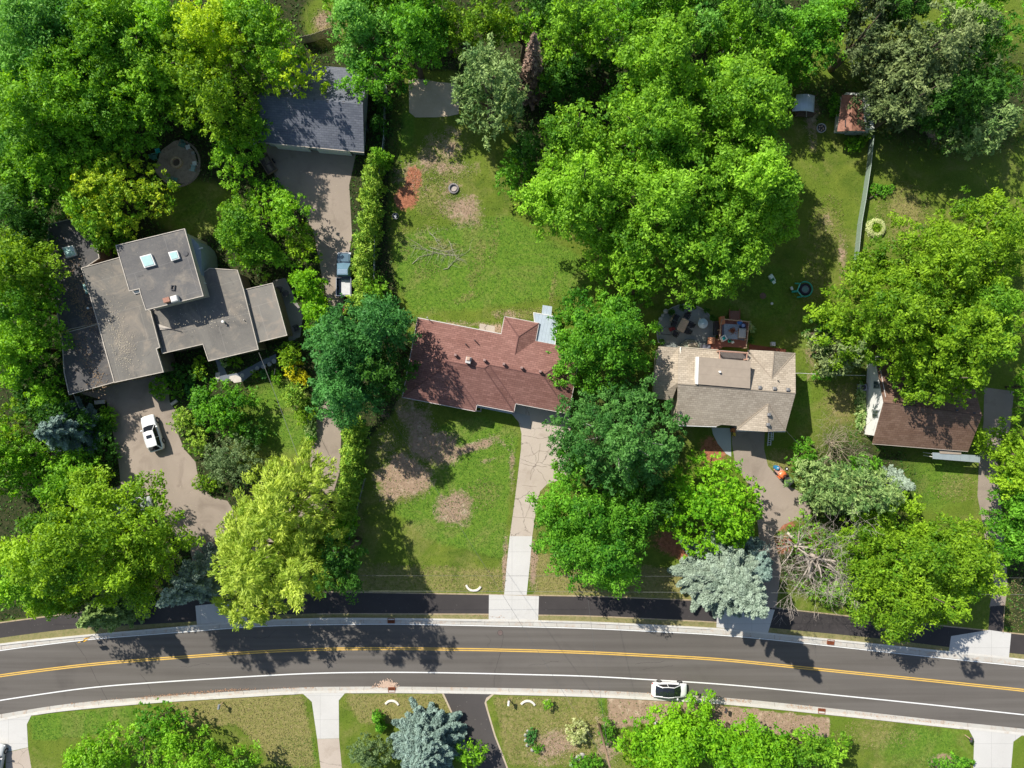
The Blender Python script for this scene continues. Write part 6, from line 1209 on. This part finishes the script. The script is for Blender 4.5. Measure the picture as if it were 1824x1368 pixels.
tree(470,667,9,9,1.1,'teal','blue-green mound with white flowers beside the dark garden walk',cat='shrub',name='shrub',rl=.4,rp=.25,leaf=.11)
tree(490,672,10,14,1.3,'mid','mid-green shrub right of the blue-green mound',cat='shrub',name='shrub',rl=.4,rp=.25,leaf=.12)
tree(400,645,10,8,1,'variegated','pale flowering plant below the flat roof corner',cat='plant',name='flower_clump',rl=.3,rp=.25,leaf=.11)
tree(290,690,30,24,2.2,'mid','mid-green shrubs below the main flat roof',cat='shrub',name='shrub',rl=.7,rp=.4,leaf=.15)
tree(320,665,36,20,2.4,'dark','dark green shrub in the angle of the flat roofs',cat='shrub',name='shrub',rl=.7,rp=.4,leaf=.15)
tree(352,655,14,22,2.2,'lime','narrow lime-green shrub in the angle of the flat roofs',cat='shrub',name='shrub',rl=.5,rp=.3,leaf=.14)
tree(335,690,10,20,1.2,'teal','grey-green ground cover near the dark patio',cat='plant',name='ground_plant',rl=.4,rp=.3,leaf=.12)
tree(390,725,58,52,6,'fresh','glossy green tree right of the SUV',rp=.55)
tree(322,750,26,25,3.2,'cedar','rounded yellow-green shrub next to the SUV',cat='shrub',name='shrub',rl=.8,rp=.4,leaf=.15)
tree(345,788,24,26,3.2,'cedar','yellow-green shrub below the rounded one next to the SUV',cat='shrub',name='shrub',rl=.8,rp=.4,leaf=.15)
tree(405,820,52,48,5,'greybush','grey-green twiggy bush above the willow',cat='shrub',name='shrub',rl=1,rp=.5,leaf=.13,dens=.8)
tree(365,862,26,18,1.8,'lime','lime-green shrub at the bend of the left driveway',cat='shrub',name='shrub',rl=.6,rp=.35,leaf=.14)
tree(440,770,30,30,4,'dark','dark green shrub left of the small lawn',cat='shrub',name='shrub')
for (x,y,rx_,ry_,h_,lf,l) in ((120,120,60,60,14,'mid','mid-green crown between the top left corner and the middle of the wood'),(15,120,50,60,13,'midblue','blue-green crown at the left edge below the corner crown'),(130,215,60,50,13,'mid','mid-green crown left of the middle of the upper left wood'),(15,260,50,70,12,'midblue','soft blue-green crown at the left edge above the shaded trees'),(120,10,60,40,12,'midblue','blue-green crown cut by the top edge near the left corner'),(245,90,50,50,15,'bright','bright green crown between the top edge and the middle of the wood'),(320,95,50,60,15,'lime','lime-green crown left of the yellow-green crowns'),(345,228,26,14,4,'dark','dark green shrub at the top edge of the fire circle'),(438,130,36,42,12,'lime','lime-green crown between the wood and the garage roof'),(95,745,60,40,6,'dark','dark green shrubs under the silvery-blue spruce'),(10,780,30,60,7,'lime','lime-green tree at the left edge level with the driveway SUV'),(38,440,38,40,8,'dark','dark green tree at the upper left corner of the flat roofs'),(70,705,40,32,6.5,'mid','mid-green tree at the lower left corner of the flat roofs'),(130,840,50,40,6,'mid','mid-green tree above the large spreading tree at the lower left')):
    tree(x,y,rx_,ry_,h_,lf,l,group=TW if y<270 else None,hs=1.0)
# blue-green pair, cedar hedges
tree(590,612,62,70,13,'teal','tall blue-green maple left of the maroon roof, upper crown',name='maple_tree',rp=.65)
tree(605,690,68,68,12,'teal','broad blue-green maple above the lower hedge',name='maple_tree',rp=.65)
tree(668,585,58,55,12,'teal','dark blue-green maple at the upper left corner of the maroon roof',name='maple_tree',rp=.65)
tree(670,660,52,50,10,'dark','dark green tree between blue-green maples and maroon roof')
tree(640,545,36,30,6,'cedar','yellow-green bush below the pickup truck'); tree(660,515,26,24,6,'bright','bright green small tree right of the pickup truck')
tree(612,550,5,6,1.6,'pink','pink flowering plant at the end of the pickup truck',cat='plant',name='flowering_plant',rl=.25,rp=.2,leaf=.10,nl=2)
def col_lobes(r,n=5):
    def f(c,h,hb):
        rnd=random.Random(int(abs(c.x*91+c.y*37))); L=[]
        for i in range(n*2): t=i/(n*2-1); rr=r*(1-t)**.7+.12; L.append((rnd.uniform(-.15,.15)*r,rnd.uniform(-.15,.15)*r,.35+(h-.6)*t,rr))
        return L
    return f
def cedar(px,py,r,h,label,grp,lf='cedar'): tree(px,py,0,0,h,lf,label,name='cedar_tree',group=grp,lobes=col_lobes(r/S),rp=.42,leaf=.16,dens=.9,nl=0,mode='needle',elong=1.3,hb=.1)
hx=[(664,283),(655,305),(662,325),(650,345),(658,365),(648,385),(655,405),(640,425),(646,445),(639,465),(645,485),(639,505),(648,525)]
hw_=['just below the garage corner','second below the garage corner','third below the garage corner','fourth below the garage corner','fifth below the garage corner','sixth below the garage corner','seventh below the garage corner, above the pickup','at the front of the pickup truck','beside the windscreen of the pickup truck','beside the cab of the pickup truck','beside the bed of the pickup truck','at the tail of the pickup truck','at the lower end of the upper hedge']
for i,((x,y),l) in enumerate(zip(hx,hw_)): cedar(x,y,17,4.6+.5*(i%3),'cedar in the upper hedge '+l,'cedars of the upper hedge')
cedar(672,275,18,5,'dark cedar tucked behind the right wall of the garage','cedars of the upper hedge','mid'); cedar(672,215,15,4,'dark cedar between garage wall and fence','cedars of the upper hedge','dark'); cedar(676,170,15,4.5,'uppermost dark cedar between garage wall and fence','cedars of the upper hedge','dark')
lx=[(628,765),(624,785),(626,805),(621,828),(623,850),(616,872),(618,895),(612,918),(608,940),(600,962),(596,985)]
lw=['at the top, under the blue-green maple','second from the top','third from the top','fourth from the top','fifth from the top','in the middle','fifth from the bottom','fourth from the bottom','third from the bottom','second from the bottom','at the bottom']
for i,((x,y),l) in enumerate(zip(lx,lw)): cedar(x,y,19,3.6+.5*(i%3),'cedar of the lower hedge '+l,'cedars of the lower hedge','cedar' if i<8 else 'mid')
# top middle
tree(640,40,65,60,13,'midblue','soft green tree crown at the top edge right of the garage',hs=1.0)
tree(665,115,60,42,12,'fresh','green crown overhanging the right end of the garage',hs=1.0,out=.3,bark=PALEBARK)
tree(728,62,54,54,15,'fresh','green crown above the gravel pad',hs=1.0)
tree(795,38,55,50,11,'lime','lime-green crown at the top edge left of the grey-green pine',hs=1.0)
tree(745,10,60,40,12,'fresh','green crown cut by the top edge above the gravel pad')
tree(868,10,50,35,13,'lime','lime-green crown at the top edge above the pine')
tree(868,132,68,88,15,'pine','grey-green white pine beside the gravel pad',name='pine_tree',mode='needle',elong=1.7,leaf=.17,rp=.6,rl=1.3,dens=.8)
spruce(948,115,26,15.5,'deadneedle','narrow dead spruce with a rusty tip right of the pine',name='dead_spruce',tier=.34,nb=8,leaf=.13,dens=.38,aty=.55,sparse=1,bark=GREYBARK,pw=.75)
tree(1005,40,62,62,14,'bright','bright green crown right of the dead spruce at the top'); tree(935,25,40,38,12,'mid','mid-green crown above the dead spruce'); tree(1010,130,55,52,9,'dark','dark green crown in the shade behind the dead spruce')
tree(1080,35,50,45,13,'mid','mid-green crown at the top edge above the giant tree',out=.25,bark=PALEBARK)
tree(918,308,38,42,6,'fresh','small fresh green tree at the left foot of the giant tree',rp=.5); tree(940,255,32,30,8,'dark','dark green tree in the shade left of the giant tree')
BG='giant light green trees behind the tan house'
tree(1185,100,88,85,19,'bright','upper crown of the giant light green trees',group=BG,hs=1.05,rl=2.0,rp=.62,leaf=.205,dens=1.0)
tree(1320,185,98,98,18,'bright','upper right crown of the giant light green trees',group=BG,hs=1.05,rl=2.0,rp=.62,leaf=.205)
tree(1035,225,72,62,16,'bright','left upper crown of the giant light green trees',group=BG,hs=1.05,rl=1.8,rp=.62,leaf=.205)
tree(1045,330,95,85,17,'bright','left lower crown of the giant light green trees',group=BG,hs=1.05,rl=2.0,rp=.62,leaf=.205)
tree(1175,220,85,85,20,'bright','central crown of the giant light green trees',group=BG,hs=1.05,rl=2.0,rp=.62,leaf=.205)
tree(1215,345,105,95,19,'bright','lower middle crown of the giant light green trees',group=BG,hs=1.05,rl=2.1,rp=.62,leaf=.205)
tree(1345,330,100,100,18,'bright','right lower crown of the giant light green trees',group=BG,hs=1.05,rl=2.1,rp=.62,leaf=.205)
tree(1270,450,105,80,15,'bright','lowest crown of the giant light green trees above the patio',group=BG,hs=1.05,rl=1.9,rp=.62,leaf=.205)
tree(1110,440,68,72,12,'bright','lower left hanging crown of the giant light green trees',group=BG,hs=1.05,rl=1.7,rp=.62,leaf=.205)
tree(1145,505,40,36,9,'mid','mid-green tree between the giant trees and the round maple')
# middle
tree(1082,608,92,92,10,'fresh','dense round bright green maple between the maroon and tan roofs',name='maple_tree',rp=.62,rl=1.6,seed=5)
tree(1110,785,128,100,13,'aspen','wide grey-green aspen with pale bare limbs right of the concrete driveway',name='aspen_tree',rp=.6,out=.5,bark=PALEBARK,leaf=.19,rl=1.6,nl=14)
tree(1055,920,108,62,10,'fresh','green tree right of the concrete driveway, upper crown',rp=.6); tree(1068,1002,95,65,12,'fresh','green tree above the foot path right of the concrete driveway',rp=.6)
tree(1025,830,42,40,8,'fresh','fresh green tree on the right edge of the cracked driveway',rp=.55)
tree(1275,908,98,90,8,'limebright','dense round lime-green maple below the tan house',name='maple_tree',rp=.5,rl=1.2,power=2.6,leaf=.22)
tree(1175,900,50,60,7,'dark','dark green tree between the aspen and the round lime maple')
spruce(1312,1048,82,18,'spruce','large silvery spruce overhanging the apron left of the bare tree',leaf=.14,dens=1.6,aty=.5,nb=9,tier=.60)
spruce(1345,1010,45,9,'spruceblue','dark blue spruce behind the large silvery spruce',leaf=.18,aty=.5)
bare(1475,1005,105,13,'large bare grey dead tree above the foot path',seed=8,nmain=9,levels=5); bare(1430,980,78,9,'smaller bare dead tree left of the large one',seed=12,nmain=7,levels=4)
p=P(1420,962,2); tag(mesh('bleached_log',*tube([P(1403,948,1.0),P(1430,972,2.0),P(1442,1005,1.6),P(1443,1030,1.2)],[.28,.24,.2,.12],8),mat('bleached_trunk',(.46,.41,.34),.85,.2,4)),'pale bleached trunk leaning across the dead trees','trunk')
tree(1440,955,35,40,4,'mid','green undergrowth below the tan house drive',cat='shrub',name='shrub',rl=1,rp=.5,leaf=.18,dens=.6); tree(1500,1050,50,34,5,'mid','green shrub under the bare dead tree',cat='shrub',name='shrub',rl=1,rp=.5,leaf=.18,dens=.7)
bare(1490,790,62,6,'bare twiggy shrub at the left of the white-sided house','dead_shrub','shrub',seed=21,nmain=12,levels=4,m=mat('tan_twig',(.34,.28,.20),.9,.2,6),rr=.7)
tree(1435,810,26,30,3.5,'fresh','fresh green shrub left of the bare twiggy shrub',cat='shrub',name='shrub',rl=.8,rp=.4,leaf=.17); tree(1545,830,32,22,3.5,'fresh','green shrub under the bare twiggy shrub',cat='shrub',name='shrub',rl=.8,rp=.4,leaf=.17); tree(1428,830,14,14,2,'fresh','low green shrub behind the riding mower',cat='shrub',name='shrub',rl=.5,rp=.35,leaf=.15)
PN=dict(name='pine_tree',mode='needle',elong=1.6,leaf=.17,rp=.55,rl=1.15,dens=.85)
tree(1490,860,58,40,8,'pine','grey-green pine at the turning circle of the tan driveway',**PN); tree(1550,880,76,46,10,'pine','grey-green pine right of the turning circle',**PN); tree(1500,890,55,30,8,'pine','grey-green pine crown between the two larger pines',**PN)
spruce(1602,862,26,6,'spruce','small silver spruce at the right end of the pines',leaf=.15,aty=.5)
tree(1660,990,120,78,13,'lime','wide lime-green tree above the lower right driveway, upper crown',rp=.6,leaf=.20); tree(1668,1068,118,75,14,'lime','lime-green tree overhanging the kerb at the lower right',rp=.6,leaf=.20); tree(1760,1010,45,65,9,'lime','lime-green crown leaning over the right driveway',rp=.6,leaf=.20); tree(1575,1010,48,45,9,'bright','bright green crown left of the wide lime-green tree')
GR='large lime trees on the right'
tree(1605,555,122,92,13,'lime','left crown of the large lime trees above the white-sided house',name='maple_tree',group=GR,rp=.6,leaf=.20,rl=1.8); tree(1740,600,105,90,15,'lime','middle crown of the large lime trees above the brown roof',name='maple_tree',group=GR,rp=.6,leaf=.20,rl=1.8); tree(1692,462,100,80,13,'lime','upper left crown of the large lime trees',name='maple_tree',group=GR,rp=.6,leaf=.20,rl=1.8); tree(1790,420,80,95,14,'lime','upper right crown of the large lime trees at the picture edge',name='maple_tree',group=GR,rp=.6,leaf=.20,rl=1.8); tree(1708,672,78,52,12,'lime','lowest crown of the large lime trees over the brown roof',name='maple_tree',group=GR,rp=.6,leaf=.20,rl=1.6); tree(1800,560,60,80,13,'bright','right edge crown of the large lime trees',name='maple_tree',group=GR,rp=.6,leaf=.20)
tree(1562,472,44,26,7,'lime','small lime-green crown at the end of the metal fence')
tree(1508,625,46,48,9,'olive','olive-green pine left of the large lime trees',name='pine_tree',mode='needle',elong=1.4,leaf=.17,rp=.5,rl=1.1,dens=.85); tree(1470,668,20,12,2.2,'fresh','green shrub at the thin white rail fence',cat='shrub',name='shrub',rl=.5,rp=.35,leaf=.15)
tree(1478,590,28,45,7,'dark','dark tree in the shade left of the olive pine')
tree(1535,725,10,42,1.3,'variegated','pale hosta border along the wall of the white-sided house',cat='plant',name='hosta_border',rl=.4,rp=.3,leaf=.16,nl=1)
q=P(1533,690); o=empty('air_conditioner',(q.x,q.y,0),'grey air conditioner unit at the corner of the white-sided house','air conditioner'); part('cabinet',cbox(0,0,0,.9,.8,.75,0,.05),mat('ac_grey',(.30,.31,.38),.5),o); part('fan_grille',cyl(0,0,.75,.79,.32,n=18),DARKM,o)
tree(1836,815,44,70,8,'lime','lime-green crown at the right picture edge beside the driveway'); tree(1826,930,38,90,7,'fresh','green crown at the right edge beside the lower driveway'); tree(1836,690,24,46,6,'mid','mid-green crown at the right edge, level with the brown roof')
# top right
for (x,y,r_,h_,lf,l) in ((975,-5,45,12,'dark','dark green crown at the top edge between the bright trees'),(1040,5,40,11,'dark','dark green crown at the top edge, left of the pale-limbed tree'),(1135,5,48,12,'fresh','green crown at the top edge above the giant trees, left'),(1190,-10,45,11,'dark','dark crown cut by the top edge above the giant trees'),(1300,-15,50,12,'dark','dark green crown cut by the top edge right of the blue-green tree'),(1375,-5,50,12,'midblue','blue-green crown at the top edge left of the wood store tree'),(1525,-10,45,11,'mid','mid-green crown cut by the top edge left of the olive pines'),(1375,20,40,11,'dark','dark green crown behind the fresh green trees at the top'),(600,-30,40,8,'mid','mid-green crown cut by the top edge above the clearing'),(1765,-12,60,14,'mid','mid-green crown cut by the top edge near the right corner'),(1640,-15,55,13,'dark','dark crown cut by the top edge above the large olive pine'),(1700,165,46,12,'dark','dark green tree below the large olive pine'),(1770,75,40,12,'dark','dark green tree between the olive pine and the bright corner tree'),(1100,90,42,10,'dark','dark green tree in the shade left of the giant upper crown')):
    tree(x,y,r_,r_*.85,h_,lf,l)
tree(1455,42,74,58,12,'fresh','green crown at the top edge above the wood store',rp=.6); tree(1385,92,52,50,9,'mid','mid-green crown right of the giant trees',rp=.6); tree(1320,40,62,52,12,'mid','mid-green crown at the top edge right of the giant trees',rp=.6,out=.25,bark=PALEBARK); tree(1425,112,36,28,5,'fresh','green crown just above the wood store'); tree(1245,25,50,36,12,'midblue','blue-green crown at the top edge above the giant trees')
ON=dict(name='pine_tree',mode='needle',elong=1.4,leaf=.18,rp=.55,rl=1.25,dens=.8)
tree(1690,60,95,68,15,'olive','large pale olive pine at the top right',**ON); tree(1615,108,56,58,9,'olivedark','dark olive pine left of the large pale one',**ON); tree(1592,172,48,46,8,'olivedark','dark olive pine beside the rust-roofed shed',**ON); tree(1640,165,55,30,12,'olive','pale olive pine crown below the large pale one',**ON)
tree(1560,45,44,50,12,'olivedark','shaded olive pine at the top edge',**ON); tree(1735,175,48,60,11,'dark','dark green pine right of the shaded lawn',**ON); tree(1780,215,50,45,11,'pine','grey-green pine at the right picture edge',**ON); tree(1790,140,45,40,11,'dark','dark conifer at the right edge below the bright tree',**ON); tree(1735,120,40,35,10,'olivedark','olive pine between the large pale pine and the dark conifers',**ON)
tree(1805,40,48,48,13,'fresh','bright fresh green crown in the top right corner'); tree(1825,115,20,24,10,'lime','small lime-green crown at the right edge near the top')
tree(1490,185,12,22,1.8,'fresh','narrow green shrub along the left wall of the rust-roofed shed',cat='shrub',name='shrub',rl=.4,rp=.3,leaf=.15); tree(1525,255,18,14,1.6,'mid','low green shrub in front of the rust-roofed shed',cat='shrub',name='shrub',rl=.4,rp=.3,leaf=.15); tree(1545,243,10,7,1.5,'lime','small pale fern at the lower right corner of the rust-roofed shed',cat='shrub',name='shrub',rl=.3,rp=.25,leaf=.14)
# trees just outside the frame whose shade falls into it
tree(700,-70,80,60,14,'mid','tree crown above the top edge left of centre'); tree(1180,-60,90,60,14,'mid','tree crown above the top edge right of centre'); tree(1620,-60,90,60,14,'olivedark','tree crown above the top edge at the right',**{k:v for k,v in ON.items() if k!='name'})
tree(-70,820,70,70,12,'mid','tree left of the picture edge at the middle')
# south side
tree(235,1335,85,30,7,'mid','airy mid-green tree on the lower left lawn',rp=.5,leaf=.2,dens=.65,rl=1.2); tree(275,1290,50,32,6,'fresh','small leafy boughs above the airy lower left tree',rp=.45,leaf=.2,dens=.6,rl=.9); tree(330,1395,90,50,8,'mid','mid-green tree at the bottom edge on the lower left lawn',rp=.55,leaf=.2,dens=.8); tree(150,1375,60,30,7,'mid','mid-green tree at the bottom edge near the lower left driveway')
spruce(757,1340,64,9,'spruceblue','round blue spruce at the bottom edge left of the dark driveway',leaf=.13,dens=1.5,aty=.45,nb=13,tier=.38,pw=.72)
tree(655,1348,38,28,4.5,'greybush','grey-green twiggy bush left of the round blue spruce',cat='shrub',name='shrub',rl=.9,rp=.45,leaf=.13); cedar(671,1282,9,2.4,'slim light green cedar above the grey-green bush','slim shrubs','fresh'); cedar(677,1298,8,1.8,'second slim green cedar above the grey-green bush','slim shrubs','fresh')
tree(835,1350,30,24,5,'mid','green tree shading the dark asphalt driveway')
tree(1205,1335,86,54,7,'limebright','bright lime-green tree at the bottom edge below the white car',rp=.55,leaf=.22); tree(1330,1345,85,48,8,'limebright','bright lime-green tree at the bottom edge right of the first',rp=.55,leaf=.22); tree(1450,1350,85,36,7,'bright','bright green tree at the bottom edge beside the green lawn',rp=.55,leaf=.22); tree(1228,1292,22,20,5,'lime','leafy upper boughs nearest to the white car',rp=.45,leaf=.2); tree(1150,1345,45,36,6,'lime','lime-green bough right of the utility pole',rp=.5,leaf=.22)
tree(1028,1308,22,24,2.6,'cream','cream flowering shrub left of the utility pole',cat='shrub',name='flowering_shrub',rl=.6,rp=.35,leaf=.13); tree(1082,1308,14,24,2.2,'fresh','green shrub right of the utility pole',cat='shrub',name='shrub',rl=.5,rp=.35,leaf=.14,dens=.6); tree(1045,1362,30,14,2,'fresh','green plants behind the grey rocks',cat='shrub',name='shrub',rl=.5,rp=.35,leaf=.15)
tree(945,1314,10,16,1.0,'teal','oval flower bed on the south lawn',cat='plant',name='flower_bed',rl=.4,rp=.25,leaf=.12); tree(958,1335,10,9,.9,'fresh','round green clump below the oval flower bed',cat='plant',name='plant_clump',rl=.4,rp=.25,leaf=.11); tree(976,1256,8,10,1.8,'mid','small sapling in the stone ring',rl=.35,rp=.25,leaf=.12,nl=2)
tree(1700,1362,40,12,2,'fresh','green shrub at the bottom edge beside the lower right driveway',cat='shrub',name='shrub',rl=.5,rp=.35,leaf=.15)
print('TREES',TREES,'LEAF FACES',sum(len(m.polygons) for m in bpy.data.meshes if m.name.startswith('crown')))
